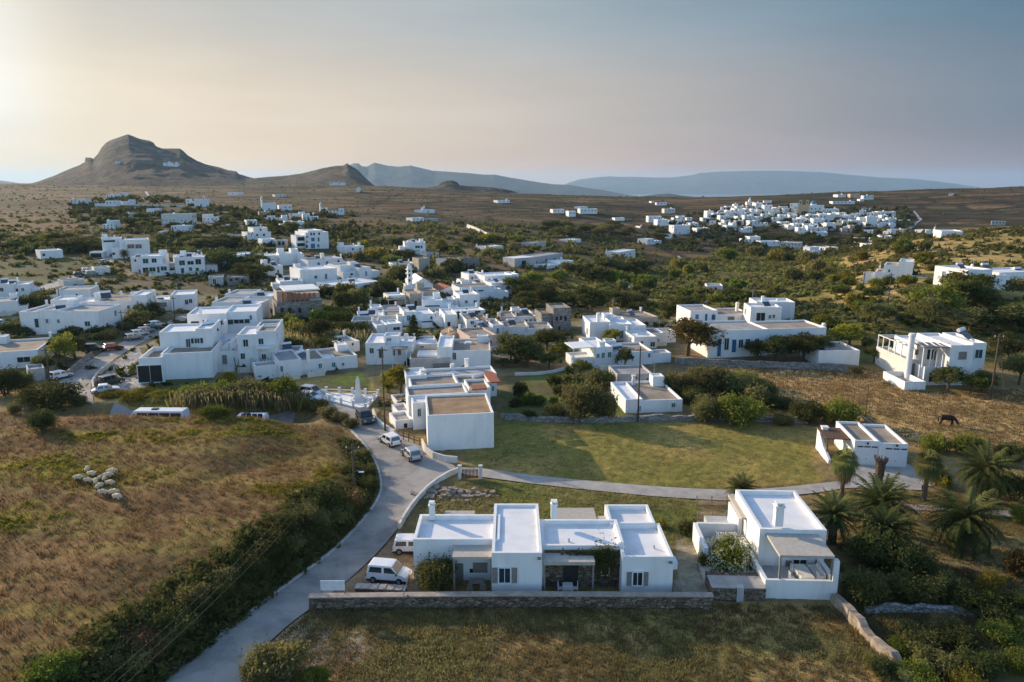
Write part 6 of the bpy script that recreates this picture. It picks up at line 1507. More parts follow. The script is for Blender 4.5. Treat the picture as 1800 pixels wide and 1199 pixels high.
# ------------------------------------------------------------------ cars
def car(px, py, head, kind, paint, label, sc=1.0, name=None, cat='car', group=None, at=None):
    K = dict(hatch=(3.7, 1.64, 1.46, .62, -.1, .95), van=(3.97, 1.72, 1.74, .60, .05, .98), suv=(4.1, 1.76, 1.68, .62, 0, .97), sedan=(4.2, 1.7, 1.42, .60, -.05, .86))[kind]
    L, Wd, Ht = [q * sc for q in K[:3]]
    p = at if at is not None else G(px, py)
    if at is None: p.z = float(H(p.x, p.y)[0]) + .03
    r = empty(name or 'parked_car', p, label, cat, group); r.rotation_euler = (0, 0, head)
    zb, belt = .26 * sc, Ht * .56
    xf, xr = L / 2, -L / 2
    cowl = xf - L * (.2 if kind == 'van' else .26); rf = xf - L * (.37 if kind == 'van' else .42); rr = xr + (L * .07 if kind != 'sedan' else L * .28); rb = xr + (L * .02 if kind != 'sedan' else L * .16)
    hood = belt * 1.0
    prof = [(xr, zb + .1), (xr + .02, belt * .75), (rb, belt), (cowl, belt), (cowl + L * .05, belt * .985), (xf - .35, belt * .86), (xf - .06, belt * .72), (xf, zb + .18), (xf - .08, zb), (xr + .1, zb)]
    hw = Wd / 2
    b = MB(); n = len(prof)
    def ring(yy, ins): return [(x * (1 - ins), yy, z) for x, z in prof]
    R = [ring(-hw * .9, .015), ring(-hw, 0), ring(hw, 0), ring(hw * .9, .015)]
    R = [[(x, (yy if z > zb + .12 else yy * .96), z) for x, yy, z in q] for q in R]
    vs = [v for q in R for v in q]; fs = []
    for i in range(3):
        for k in range(n): k2 = (k + 1) % n; fs.append((i * n + k, i * n + k2, (i + 1) * n + k2, (i + 1) * n + k))
    fs += [tuple(range(n))[::-1], tuple(3 * n + k for k in range(n))]
    b.add(vs, fs)
    # cabin
    cb = [(rb + .03, belt - .02), (cowl - .02, belt - .02), (rf, Ht - .03), (rf - L * .12, Ht), (rr + .12, Ht), (rr, Ht - .05)]
    wi, wo = hw * (.87 if kind in ('van', 'suv') else .82), hw * .97
    def cy(z): return wo + (wi - wo) * (z - belt) / (Ht - belt)
    m = len(cb); vs = [(x, -cy(z), z) for x, z in cb] + [(x, cy(z), z) for x, z in cb]
    fs = [tuple(range(m)), tuple(m + k for k in range(m))[::-1]] + [(k, m + k, m + (k + 1) % m, (k + 1) % m) for k in range(m)]
    b.add(vs, fs)
    body = b.build('body', M[paint], r, bevel=.09)
    def pane(nm, pts, off):
        q = MB(); o = Vector(off); A = [Vector(v) + o for v in pts]; c = sum(A, Vector()) / 4
        A = [c + (v - c) * .9 for v in A]; q.add(A + [v - o * 2 for v in A], [(0, 1, 2, 3), (7, 6, 5, 4), (0, 4, 5, 1), (1, 5, 6, 2), (2, 6, 7, 3), (3, 7, 4, 0)]); q.build(nm, M['carglass'], r)
    e = .012
    z1, z2 = belt + .02, Ht - .06
    pane('windscreen', [(cowl - .02, -cy(z1) * .95, z1), (cowl - .02, cy(z1) * .95, z1), (rf + .01, cy(z2) * .95, z2), (rf + .01, -cy(z2) * .95, z2)], (e * 1.5, 0, e * 1.5))
    pane('rear_window', [(rb + .03, -cy(z1) * .92, z1 + .03), (rb + .03, cy(z1) * .92, z1 + .03), (rr, cy(z2) * .92, z2 - .02), (rr, -cy(z2) * .92, z2 - .02)], (-e * 1.5, 0, e * .6))
    xm = (cowl + rb) / 2 + .05
    fx = lambda z, a, c_: a + (c_ - a) * (z - belt) / (Ht - belt)
    zt = Ht - .13
    for s in (-1, 1):
        pane('side_window', [(xm + .05, s * cy(z1), z1 + .04), (fx(z1, cowl, rf) - .12, s * cy(z1), z1 + .04), (fx(zt, cowl, rf) - .16, s * cy(zt), zt), (xm + .05, s * cy(zt), zt)], (0, s * e, e * .3))
        pane('side_window', [(fx(z1, rb, rr) + .16, s * cy(z1), z1 + .04), (xm - .05, s * cy(z1), z1 + .04), (xm - .05, s * cy(zt), zt), (fx(zt, rb, rr) + .16, s * cy(zt), zt)], (0, s * e, e * .3))
        q = MB(); q.box((xf - .13, s * hw * .68, belt * .70), (.22, .34, .15)); q.build('headlight', M['lamp_clear'], r, bevel=.03)
        q = MB(); q.box((xr + .03, s * hw * .82, belt * .80), (.1, .2, .34)); q.build('tail_light', M['lamp_red'], r)
        q = MB(); q.box((cowl - .18, s * (hw + .08), belt + .06), (.1, .18, .13)); q.build('mirror', M['blackplastic'], r)
    q = MB(); q.box((0, 0, zb + .02), (L * .97, Wd * .985, .12)); q.build('bumper', M['blackplastic'], r)
    wr = .30 * sc
    for x in (xf - L * .2, xr + L * .18):
        for s in (-1, 1):
            w = MB(); w.tube([(x, s * (hw - .2), wr), (x, s * (hw + .015), wr)], wr, 18); o = w.build('wheel', M['tyre'], r)
            w = MB(); w.tube([(x, s * (hw - .1), wr), (x, s * (hw + .03), wr)], wr * .6, 12); w.build('rim', M['rim'], o)
    return r
car(684, 1019, rad(-9), 'van', 'carwhite', 'white van with large windows parked nose in beside the dark climber', .94)
car(726, 969, rad(0), 'hatch', 'carwhite', 'white hatchback half hidden behind the left corner of the long white house')
RDH = math.atan2(*reversed((onz(640, 740, 0) - onz(723, 803, 0)).xy[:]))
car(723, 805, rad(118), 'hatch', 'carsilver', 'silver grey hatchback seen from behind at the curved white wall')
car(685, 780, rad(128), 'hatch', 'carwhite', 'small white hatchback seen from behind on the right edge of the road')
car(642, 741, rad(-62), 'suv', 'cardark', 'dark car with a pale roof parked below the white monument')
car(549, 696, rad(-20), 'suv', 'carsilver', 'silver estate car at the end of the monument railing, farther one')
car(546, 704, rad(-14), 'hatch', 'carwhite', 'white car peeping out behind the reeds beside the silver estate car')
car(108, 665, rad(60), 'hatch', 'carwhite', 'white car alone on the left side of the road bend')
car(186, 690, rad(28), 'sedan', 'carwhite', 'white car parked at the parapet of the paved triangle')
car(196, 675, rad(60), 'suv', 'cardark', 'dark grey car on the paved triangle behind the white one')
car(200, 615, rad(40), 'hatch', 'carred', 'red car parked under the hedge of the long white house')
car(166, 618, rad(20), 'suv', 'cardark', 'dark pickup left of the red car')
for i, (x, y, pnt, lb) in enumerate(((236, 597, 'carsilver', 'pale silver car first in the row on the upper street, nearest the road bend'), (246, 590, 'carwhite', 'white car second in the row on the upper street'), (258, 585, 'carsilver', 'grey car third in the row on the upper street'), (268, 580, 'cardark', 'dark car fourth in the row on the upper street'), (276, 574, 'carwhite', 'white car last in the row on the upper street, below the palm'))):
    car(x, y, rad(48), 'hatch', pnt, lb, group='cars parked along the upper street')
car(183, 463, rad(70), 'hatch', 'carwhite', 'white car at the top of the parking lane above the blank outbuilding')
car(154, 478, rad(45), 'hatch', 'carwhite', 'white car halfway down the parking lane'); car(140, 485, rad(45), 'hatch', 'cardark', 'dark car below the white one on the parking lane'); car(162, 484, rad(50), 'suv', 'carsilver', 'grey jeep beside the blank outbuilding on the parking lane')
car(4, 572, rad(15), 'hatch', 'carwhite', 'white car cut by the left picture edge below the low white house')
# coach behind the edge of the field
def coach(p, head, L, label, name='coach', Wd=2.4, Ht=3.0):
    r = empty(name, p, label, 'bus'); r.rotation_euler = (0, 0, head)
    b = MB(); b.add([(-L / 2, -Wd / 2, .35), (L / 2 - .1, -Wd / 2, .35), (L / 2 - .1, Wd / 2, .35), (-L / 2, Wd / 2, .35), (-L / 2, -Wd / 2, 2.0), (L / 2, -Wd / 2, 1.7), (L / 2, Wd / 2, 1.7), (-L / 2, Wd / 2, 2.0), (-L / 2 + .1, -Wd / 2 + .18, Ht), (L / 2 - 1.1, -Wd / 2 + .18, Ht - .05), (L / 2 - 1.1, Wd / 2 - .18, Ht - .05), (-L / 2 + .1, Wd / 2 - .18, Ht)],
          [(3, 2, 1, 0), (0, 1, 5, 4), (1, 2, 6, 5), (2, 3, 7, 6), (3, 0, 4, 7), (4, 5, 9, 8), (5, 6, 10, 9), (6, 7, 11, 10), (7, 4, 8, 11), (8, 9, 10, 11)])
    b.build('body', M['carwhite'], r, bevel=.12)
    for s in (-1, 1):
        for k in range(4):
            x0 = -L / 2 + .35 + k * (L - 1.9) / 4; x1 = x0 + (L - 1.9) / 4 - .12
            q = MB(); f = lambda z: s * (Wd / 2 - .18 * (z - 1.95) / (Ht - 1.95) + .015)
            q.add([(x0, f(2.0), 2.0), (x1, f(2.0), 2.0), (x1, f(2.72), 2.72), (x0, f(2.72), 2.72)], [(0, 1, 2, 3)]); q.build('side_window', M['carglass'], r)
        for x in (-L / 2 + 1.6, L / 2 - 1.7):
            w = MB(); w.tube([(x, s * (Wd / 2 - .3), .42), (x, s * (Wd / 2 + .02), .42)], .42, 16); o = w.build('wheel', M['tyre'], r); w = MB(); w.tube([(x, s * (Wd / 2 - .1), .42), (x, s * (Wd / 2 + .03), .42)], .22, 10); w.build('rim', M['rim'], o)
    q = MB(); q.add([(L / 2 + .02, -Wd / 2 + .1, 1.72), (L / 2 + .02, Wd / 2 - .1, 1.72), (L / 2 - .98, Wd / 2 - .25, Ht - .13), (L / 2 - .98, -Wd / 2 + .25, Ht - .13)], [(0, 1, 2, 3)]); q.build('windscreen', M['carglass'], r)
    q = MB(); q.box((.4, 0, Ht + .03), (.9, .7, .16)); q.build('roof_hatch', M['blackplastic'], r, bevel=.04)
p = aty(277, 716, 105.6); p.z = -2.2; coach(p, rad(178), 8.6, 'white coach whose roof shows above the edge of the dry field')
p = aty(438, 728, 105.2); p.z = -2.3; coach(p, rad(180), 5.2, 'white minibus roof peeping out behind the round hedge bush', name='minibus', Wd=1.95, Ht=2.5)
# ------------------------------------------------------------------ monument
P0 = G(630, 706); r = empty('monument', P0, 'white obelisk monument on a stepped base beside the road', 'monument')
b = MB(P0)
for k, (s, z) in enumerate(((2.6, 0), (1.9, .3), (1.3, .6))): b.box(P0 + Vector((0, 0, z + .1)), (s, s, .42))
b.box(P0 + Vector((0, 0, 1.3)), (.95, .95, 1.0)); b.build('base', M['marble'], r)
b = MB(P0); q = .36; b.add([P0 + Vector(v) for v in ((-q, -q, 1.8), (q, -q, 1.8), (q, q, 1.8), (-q, q, 1.8), (-.24, -.24, 3.7), (.24, -.24, 3.7), (.24, .24, 3.7), (-.24, .24, 3.7), (0, 0, 4.2))], [(3, 2, 1, 0), (0, 1, 5, 4), (1, 2, 6, 5), (2, 3, 7, 6), (3, 0, 4, 7), (4, 5, 8), (5, 6, 8), (6, 7, 8), (7, 4, 8)]); b.build('shaft', M['marble'], r)
PT = [G(*q) for q in ((560, 701), (600, 712), (643, 722), (665, 697), (620, 694), (574, 692))]
b = MB(P0); zc = max(p.z for p in PT) + .22
b.add([Vector((p.x, p.y, zc)) for p in PT] + [Vector((p.x, p.y, zc - 1.2)) for p in PT], [(0, 1, 2, 3, 4, 5), (0, 6, 7, 1), (1, 7, 8, 2), (2, 8, 9, 3), (3, 9, 10, 4), (4, 10, 11, 5), (5, 11, 6, 0)])
b.build('terrace', M['white'], r)
r = empty('balustrade', PT[0], 'white balustrade with square piers around the obelisk monument', 'fence')
rail = MB(PT[0])
for A, B in zip(PT, PT[1:] + PT[:1]):
    A = Vector((A.x, A.y, zc)); B = Vector((B.x, B.y, zc)); L = (B - A).length; n = max(2, int(L / 1.9))
    rail.bar(A + Vector((0, 0, .55)), B + Vector((0, 0, .55)), .16, .1)
    for k in range(n):
        p = A.lerp(B, k / n); q = MB(PT[0]); q.box(p + Vector((0, 0, .42)), (.34, .34, .86)); q.box(p + Vector((0, 0, .9)), (.44, .44, .12)); q.build('pier', M['marble'], r)
rail.build('rail', M['white'], r)
# gate and gateposts on the farm path
A, B = G(812, 842), G(841, 842)
r = empty('wooden_gate', (A + B) / 2, 'wooden slatted gate across the pale farm path', 'gate'); d = (B - A).normalized()
b = MB(r.location)
for k in range(12): b.bar(A.lerp(B, (k + .5) / 12) + Vector((0, 0, .1)), A.lerp(B, (k + .5) / 12) + Vector((0, 0, 1.25)), .1, .04)
b.build('slats', M['wood'], r); b = MB(r.location)
for z in (.35, 1.0): b.bar(A + Vector((0, .04, z)), B + Vector((0, .04, z)), .1, .05)
b.build('rail', M['greywood'], r)
for p, lb in ((A - d * .25, 'whitewashed gatepost left of the slatted gate'), (B + d * .25, 'whitewashed gatepost right of the slatted gate')):
    b = MB(p); b.box(p + Vector((0, 0, .7)), (.36, .36, 1.8)); b.box(p + Vector((0, 0, 1.65)), (.46, .46, .12)); tag(b.build('gatepost', M['offwhite']), lb, 'gatepost')
# posts and rail by the white hatchback
A, B = G(700, 770), G(738, 783); r = empty('rail_fence', A, 'rustic wooden rail fence below the windowless box house', 'fence')
for k in range(5): p = A.lerp(B, k / 4); b = MB(A); b.bar(p + Vector((0, 0, -.2)), p + Vector((0, 0, 1.1)), .1); b.build('post', M['wood'], r)
b = MB(A); b.bar(A + Vector((0, 0, .55)), B + Vector((0, 0, .55)), .07); b.bar(A + Vector((0, 0, 1.0)), B + Vector((0, 0, 1.0)), .07); b.build('rail', M['wood'], r)
# ------------------------------------------------------------------ poles and wires
TOPS = {}
def pole(px, py, ptop, label, arm=True, lamp=False, stay=None, r0=.13, key=None, m='pole'):
    p = G(px, py); hgt = (py - ptop) / ppm(p) / .96
    r = empty('street_lamp' if lamp else 'utility_pole', p, label, 'lamp post' if lamp else 'pole')
    b = MB(p); b.tube([p + Vector((0, 0, -.4)), p + Vector((0, 0, hgt))], [r0, r0 * .7], 8); b.build('shaft', M[m], r, smooth=True)
    if arm:
        b = MB(p); b.box(p + Vector((0, 0, hgt - .45)), (1.5, .12, .12)); b.build('crossarm', M[m], r)
        for x in (-.65, 0, .65): b = MB(p); b.tube([p + Vector((x, 0, hgt - .4)), p + Vector((x, 0, hgt - .18))], .05, 6); b.build('insulator', M['tank'], r)
    if lamp:
        b = MB(p); b.tube([p + Vector((0, 0, hgt * .52)), p + Vector((.45, -.2, hgt * .56)), p + Vector((.75, -.3, hgt * .555))], .03, 6); b.build('bracket', M['metal'], r)
        b = MB(p); b.box(p + Vector((.9, -.34, hgt * .545)), (.55, .22, .12)); b.build('lamp_head', M['tank'], r, bevel=.03)
    if stay:
        q = G(*stay); b = MB(p); b.tube([q, p + Vector((0, 0, hgt * .96))], .07, 6); b.build('stay', M[m], r)
    TOPS[key or px] = p + Vector((0, 0, hgt - .2)); return r
pole(624, 882, 780, 'wooden pole with a street lamp on the bank of the dry field', lamp=True, key='a')
pole(677, 757, 612, 'tall dark utility pole beside the monument', key='b'); pole(1121, 742, 612, 'tall utility pole in front of the long white cottage', key='c')
pole(1741, 702, 590, 'leaning utility pole with a stay beside the big double storey house', stay=(1767, 704), key='d', r0=.16); pole(1520, 742, 676, 'thin bare pole at the edge of the golden field', arm=False, r0=.07)
pole(1560, 543, 482, 'utility pole with crossarm below the stepped hillside house', key='e'); pole(1518, 500, 460, 'utility pole left of the stepped hillside house', key='f'); pole(1630, 575, 518, 'utility pole in the woods behind the big double storey house', key='g')
pole(217, 592, 547, 'utility pole at the bend of the upper street', key='h'); pole(89, 682, 612, 'dark utility pole behind the left roadside shrubs', key='i'); pole(107, 545, 507, 'utility pole beside the flat topped white house', key='j'); pole(309, 575, 523, 'utility pole above the row of parked cars', key='k')
pole(403, 575, 552, 'thin pole on the roof level of the large garage house', arm=False, r0=.06); pole(534, 622, 588, 'thin grey pole in the hedge behind the green shuttered house', arm=False, r0=.07); pole(1253, 575, 552, 'thin pole before the blue shuttered house', arm=False, r0=.06)
def wires(a, b, label, sag=.8, n=2, dx=.65):
    A, B = (TOPS.get(q) if isinstance(q, str) else Vector(q) for q in (a, b))
    for k in range(n):
        o = Vector(((k - (n - 1) / 2) * dx * 1.0, 0, .05)); m = MB(A)
        m.tube([A.lerp(B, t / 12) + o - Vector((0, 0, sag * 4 * (t / 12) * (1 - t / 12))) for t in range(13)], .013, 4)
        tag(m.build('power_line', M['wire']), label, 'power line', label)
wires('a', (-22, 28, 8.5), 'thin black overhead wires running down along the dark road bank', 1.0, 3); wires('a', 'b', 'overhead wires from the lamp pole to the tall monument pole'); wires('d', 'g', 'overhead wires behind the big double storey house'); wires('g', 'e', 'overhead wires climbing towards the stepped hillside house'); wires('h', 'k', 'overhead wires along the upper street')
# ------------------------------------------------------------------ sheep and horse
def skinned(name, nodes, edges, mats, split, parent=None, sub=1, disp=0):
    me = bpy.data.meshes.new(name); me.from_pydata([n_[:3] for n_ in nodes], edges, [])
    o = bpy.data.objects.new(name, me); link(o)
    o.modifiers.new('skin', 'SKIN')
    for i, n_ in enumerate(nodes): me.skin_vertices[0].data[i].radius = (n_[3], n_[4] if len(n_) > 4 else n_[3])
    me.skin_vertices[0].data[0].use_root = True
    s = o.modifiers.new('sub', 'SUBSURF'); s.levels = sub; s.render_levels = sub
    dg = bpy.context.evaluated_depsgraph_get(); dg.update()
    m2 = bpy.data.meshes.new_from_object(o.evaluated_get(dg)); bpy.data.objects.remove(o); bpy.data.meshes.remove(me)
    m2.name = name; m2.materials.clear()
    for q in mats: m2.materials.append(q)
    n = len(m2.vertices); co = np.empty(n * 3); m2.vertices.foreach_get('co', co); co = co.reshape(-1, 3)
    if disp:
        w = (vnoise(co[:, 0] * 9, co[:, 1] * 9 + co[:, 2] * 7, 3) - .5) * disp * (co[:, 2] > .45) * (co[:, 0] < .5)
        co += (co - co.mean(0)) / (np.linalg.norm(co - co.mean(0), axis=1, keepdims=True) + 1e-6) * w[:, None]; m2.vertices.foreach_set('co', co.ravel())
    for p in m2.polygons: p.material_index = split(p.center); p.use_smooth = True
    m2.update(); return m2
def sheep_mesh(graze):
    hz = .35 if graze else .82
    nd = [(0, 0, .68, .27, .25), (.32, 0, .69, .25), (.52, 0, .74, .17), (.70, 0, (.72 + hz) / 2 + .04, .11), (.88, 0, hz, .115), (1.06, 0, hz - .1, .08), (-.34, 0, .69, .27, .25), (-.56, 0, .68, .19), (-.68, 0, .54, .06)]
    ed = [(0, 1), (1, 2), (2, 3), (3, 4), (4, 5), (0, 6), (6, 7), (7, 8)]
    for x, j in ((.32, 1), (-.38, 6)):
        for s in (-1, 1):
            k = len(nd); nd += [(x, s * .15, .46, .10), (x + .02, s * .16, .24, .06), (x, s * .16, .02, .055)]; ed += [(j, k), (k, k + 1), (k + 1, k + 2)]
    for s in (-1, 1): k = len(nd); nd.append((.77, s * .16, hz + .04, .035)); ed.append((4, k))
    return skinned('sheep', nd, ed, [M['wool'], M['face']], lambda c: 1 if (c.x > .74 or c.z < .34) else 0, sub=2, disp=.09)
SHM = [sheep_mesh(True), sheep_mesh(False)]
for i, (x, y, a, k, lb) in enumerate([(154, 831, 100, 0, 'fleecy sheep standing apart at the top of the flock'), (138, 846, 10, 0, 'sheep farthest left in the flock, alone in the green weeds'), (162, 840, -10, 1, 'sheep behind the flock between the top one and the huddle'), (156, 851, 170, 0, 'broad sheep just right of the lone left one'), (197, 835, 20, 0, 'sheep farthest up on the right side of the flock'), (190, 842, 15, 0, 'sheep just below the upper right one'), (176, 845, 80, 1, 'small sheep in the middle of the huddle with raised head'), (184, 847, 100, 0, 'small sheep wedged between two larger ones in the huddle'), (194, 855, -5, 0, 'large sheep on the right of the huddle'), (169, 853, 120, 0, 'sheep on the left of the huddle, turned away'), (175, 861, 75, 0, 'narrow sheep seen end on below the huddle'), (182, 872, 175, 0, 'broad sheep left of the lowest pair'), (200, 872, 10, 0, 'upper sheep of the lowest pair on the slope'), (207, 881, -20, 0, 'lowest and nearest sheep of the flock')]):
    p = G(x, y); o = bpy.data.objects.new('sheep', SHM[k]); o.location = p; o.rotation_euler = (0, 0, rad(a)); s = .86 * RNG.uniform(.92, 1.08) * (.8 if 'small' in lb else 1); o.scale = (s, s, s); tag(link(o), lb, 'sheep', 'sheep grazing on the dry field')
nd = [(0, 0, 1.12, .37, .40), (.45, 0, 1.12, .37, .40), (.72, 0, 1.16, .31), (.98, 0, .98, .22), (1.2, 0, .68, .17), (1.36, 0, .42, .15), (1.5, 0, .18, .10), (-.45, 0, 1.15, .38, .38), (-.78, 0, 1.18, .33)]
ed = [(0, 1), (1, 2), (2, 3), (3, 4), (4, 5), (5, 6), (0, 7), (7, 8)]
for x, j, f in ((.62, 1, 1), (-.72, 7, -1)):
    for s in (-1, 1):
        k = len(nd); dx = .12 * s; nd += [(x, s * .2, .86, .20), (x + (.04 if f > 0 else .08) + dx * .5, s * .19, .55, .12), (x + dx - (.0 if f > 0 else .1), s * .18, .46 if f < 0 else .3, .085), (x + dx, s * .18, .03, .085)]; ed += [(j, k), (k, k + 1), (k + 1, k + 2), (k + 2, k + 3)]
for s in (-1, 1): k = len(nd); nd.append((1.26, s * .1, .62, .03)); ed.append((5, k))
hm = skinned('body', nd, ed, [M['horse']], lambda c: 0, sub=2)
p = G(1664, 747); r = empty('horse', p, 'dark horse grazing in the golden field', 'horse'); r.rotation_euler = (0, 0, rad(-20)); child('body', hm, r)
b = MB(); b.tube([(-.98, 0, 1.22), (-1.12, 0, 1.0), (-1.14, 0, .6), (-1.1, 0, .35)], [.05, .09, .07, .02], 6); b.build('tail', M['mane'], r, smooth=True)
b = MB(); b.add([(.72, .02, 1.38), (.98, .03, 1.14), (1.22, .03, .8), (1.2, .12, .72), (.95, .16, .95), (.7, .2, 1.2)], [(0, 1, 4, 5), (1, 2, 3, 4)]); b.build('mane', M['mane'], r)
# rubble heap
p = G(790, 868); rs = random.Random(5)
r = empty('rubble_heap', p, 'scattered heap of rubble stones on the bare ground above the road bend', 'rubble'); b = MB(p)
for i in range(150):
    q = p + Vector((rs.gauss(0, 1.9), rs.gauss(0, .9), 0)); s = rs.uniform(.1, .34); z = float(H(q.x, q.y)[0]) + s * .2 + max(0, .5 - abs(q.x - p.x) * .22 - abs(q.y - p.y) * .35) * rs.random()
    vs = [Vector((q.x, q.y, z)) + Vector((x * s * rs.uniform(.6, 1.1), y * s * rs.uniform(.6, 1.1), w * s * rs.uniform(.5, .8))) for x, y, w in ((-1, -1, -1), (1, -1, -1), (1, 1, -1), (-1, 1, -1), (-1, -1, 1), (1, -1, 1), (1, 1, 1), (-1, 1, 1))]
    b.hexa(vs)
o = b.build('stones', M['rubble'], r); o['kind'] = 'stuff'
# ------------------------------------------------------------------ far houses
def FH(label, rows, group=None, name='white_house', cat='house', wall='white', roof='roofwhite', dep=8, solo=False):
    for i, q in enumerate(rows):
        l, r_, t, b_ = q[:4]; o = q[4] if len(q) > 4 else {}
        f3 = None
        if 'yaw' in o:
            A = G(l, b_); B = A + Vector((math.cos(o['yaw']), math.sin(o['yaw']), 0)) * ((r_ - l) / ppm(A)); f3 = (A, B)
        h = House(o.get('name', name), o.get('label', label), o.get('cat', cat), (l, b_, r_, b_), o.get('wall', wall), o.get('roof', roof), None if 'label' in o else group, found=3, front3=f3, basez=f3[0].z if f3 else None)
        w = r_ - l; hh = b_ - t; k = random.Random(int(l * 7 + t * 3))
        if w > 14 and hh > 9 and k.random() < .75:
            c = l + w * k.uniform(.35, .65)
            if k.random() < .5: h.pb(l, c, t, 0, dep); h.pb(c, r_, t + hh * k.uniform(.25, .45), .5, dep)
            else: h.pb(c, r_, t, 0, dep); h.pb(l, c, t + hh * k.uniform(.25, .45), .5, dep)
        else: h.pb(l, r_, t, 0, dep)
        nw = max(1, int(w / 6)); fl = 2 if hh > 11 else 1
        for f in range(fl):
            for j in range(nw):
                if k.random() < .8: h.win(l + w * (j + .5) / nw + k.uniform(-.5, .5), t + hh * ((.35 if fl == 1 else .55) + f * .32), 1.5, 2.4 if hh > 6 else 1.8, 0, k.choice('kkkob'))
        if k.random() < .4: h.chim(l + w * k.uniform(.2, .8), t - 2.5, 3, 1.2, .9, False)
        h.done()
L = dict
FH('small white house in the cluster left of the far hillside village', [(1140, 1163, 380, 391), (1156, 1175, 386, 397), (1184, 1204, 380, 391), (1176, 1195, 387, 395), (1207, 1217, 383, 388), (1185, 1213, 396, 412, L(label='large white apartment house with balconies left of the far hillside village')), (1213, 1228, 392, 400), (1225, 1248, 401, 409, L(label='long white house below the apartment house left of the far village')), (1172, 1182, 412, 419)], 'left cluster of the far village')
FH('', [(1138, 1163, 420, 430, L(label='white farmhouse alone in the fields below the far village'))])
FH('small white house on the upper left slope of the far hillside village', [(1243, 1260, 373, 386), (1235, 1248, 383, 390), (1266, 1282, 379, 390), (1277, 1295, 392, 406), (1268, 1277, 392, 400), (1263, 1280, 370, 375), (1279, 1298, 366, 377), (1301, 1312, 368, 377), (1290, 1298, 359, 365), (1308, 1325, 378, 388), (1297, 1308, 380, 386), (1322, 1336, 368, 376), (1313, 1328, 362, 368, L(wall='pinkwall'))], 'upper left houses of the far village')
FH('small white house in the dense middle of the far hillside village', [(1337, 1352, 365, 375), (1358, 1370, 366, 375), (1370, 1385, 363, 371), (1358, 1373, 382, 391), (1353, 1362, 373, 381, L(wall='offwhite')), (1370, 1387, 377, 385), (1380, 1400, 366, 376), (1388, 1402, 378, 387), (1400, 1423, 385, 394), (1410, 1435, 377, 387), (1430, 1450, 385, 397), (1372, 1388, 390, 398), (1340, 1356, 376, 384), (1326, 1340, 381, 388)], 'middle houses of the far village')
FH('small white house in the lower front row of the far hillside village', [(1318, 1350, 388, 399), (1305, 1323, 399, 409), (1385, 1405, 393, 404, L(label='blue washed house in the lower front row of the far village')), (1403, 1420, 400, 411), (1420, 1432, 397, 409), (1430, 1455, 400, 407), (1430, 1455, 408, 418, L(label='white house with two rows of dark windows lowest under the domed church')), (1453, 1470, 392, 405), (1350, 1358, 396, 401, L(label='tiny yellow house among the trees of the far village', wall='yellow'))], 'front row of the far village')
FH('small white house right of the domed church in the far hillside village', [(1452, 1475, 367, 376), (1440, 1460, 377, 388), (1460, 1477, 375, 388), (1478, 1495, 378, 387), (1503, 1513, 375, 381), (1482, 1497, 388, 397), (1497, 1525, 382, 397, L(label='broad white house with many windows right of the domed church')), (1524, 1543, 381, 399, L(label='tall white house with pale blue front right of the domed church')), (1543, 1560, 385, 393), (1548, 1567, 391, 400)], 'houses right of the domed church')
FH('', [(1544, 1575, 372, 382, L(label='long white block highest at the right end of the far village')), (1560, 1575, 383, 394, L(label='white house directly under the long block at the far village end')), (1552, 1567, 403, 415, L(label='narrow three floor white house at the lower right of the far village')), (1480, 1503, 396, 409, L(label='bare rendered house shell in the far village', wall='beigewall')), (1518, 1535, 405, 413, L(label='white cottage alone below the broad house of the far village')), (1537, 1572, 415, 426, L(label='wide white house at the lower right foot of the far village')), (1564, 1584, 420, 428, L(label='tan roofed house beside the wide white one at the far village foot', roof='rooforange')), (1523, 1541, 429, 437, L(label='small white house lowest on the scrub slope under the far village')), (1500, 1518, 418, 427, L(label='stone ruin below the far village', wall='greystone', name='ruined_house', cat='ruin')), (1412, 1432, 434, 449, L(label='white cube house on the scrub hill below the domed church')), (1433, 1457, 434, 443, L(label='grey roofed house right of the white cube house on the scrub hill', roof='roofgrey')), (1581, 1600, 387, 393, L(label='low white house beside the winding far road')), (1568, 1588, 403, 410, L(label='beige house right of the narrow three floor house', wall='beigewall')), (1608, 1628, 404, 412, L(label='low white house in the shady valley right of the far village')), (1677, 1694, 405, 413, L(label='white house behind the right hill crest')), (1743, 1768, 389, 396, L(label='low grey farmstead on the terraced right slope', wall='grey'))])
FH('', [(1308, 1337, 416, 428, L(label='white stepped house at the left foot of the far village')), (1337, 1371, 424, 433, L(label='low white row house right of the stepped house at the village foot')), (1372, 1408, 426, 437, L(label='low pinkish row house under the far village', wall='offwhite'))])
FH('small white house on the ridge above the far hillside village', [(1464, 1503, 354, 359), (1473, 1487, 342, 347), (1495, 1512, 341, 348, L(wall='pinkwall')), (1518, 1536, 344, 351), (1512, 1519, 350, 354), (1515, 1532, 366, 370), (1343, 1357, 353, 357), (1668, 1675, 340, 344)], 'ridge houses above the far village')
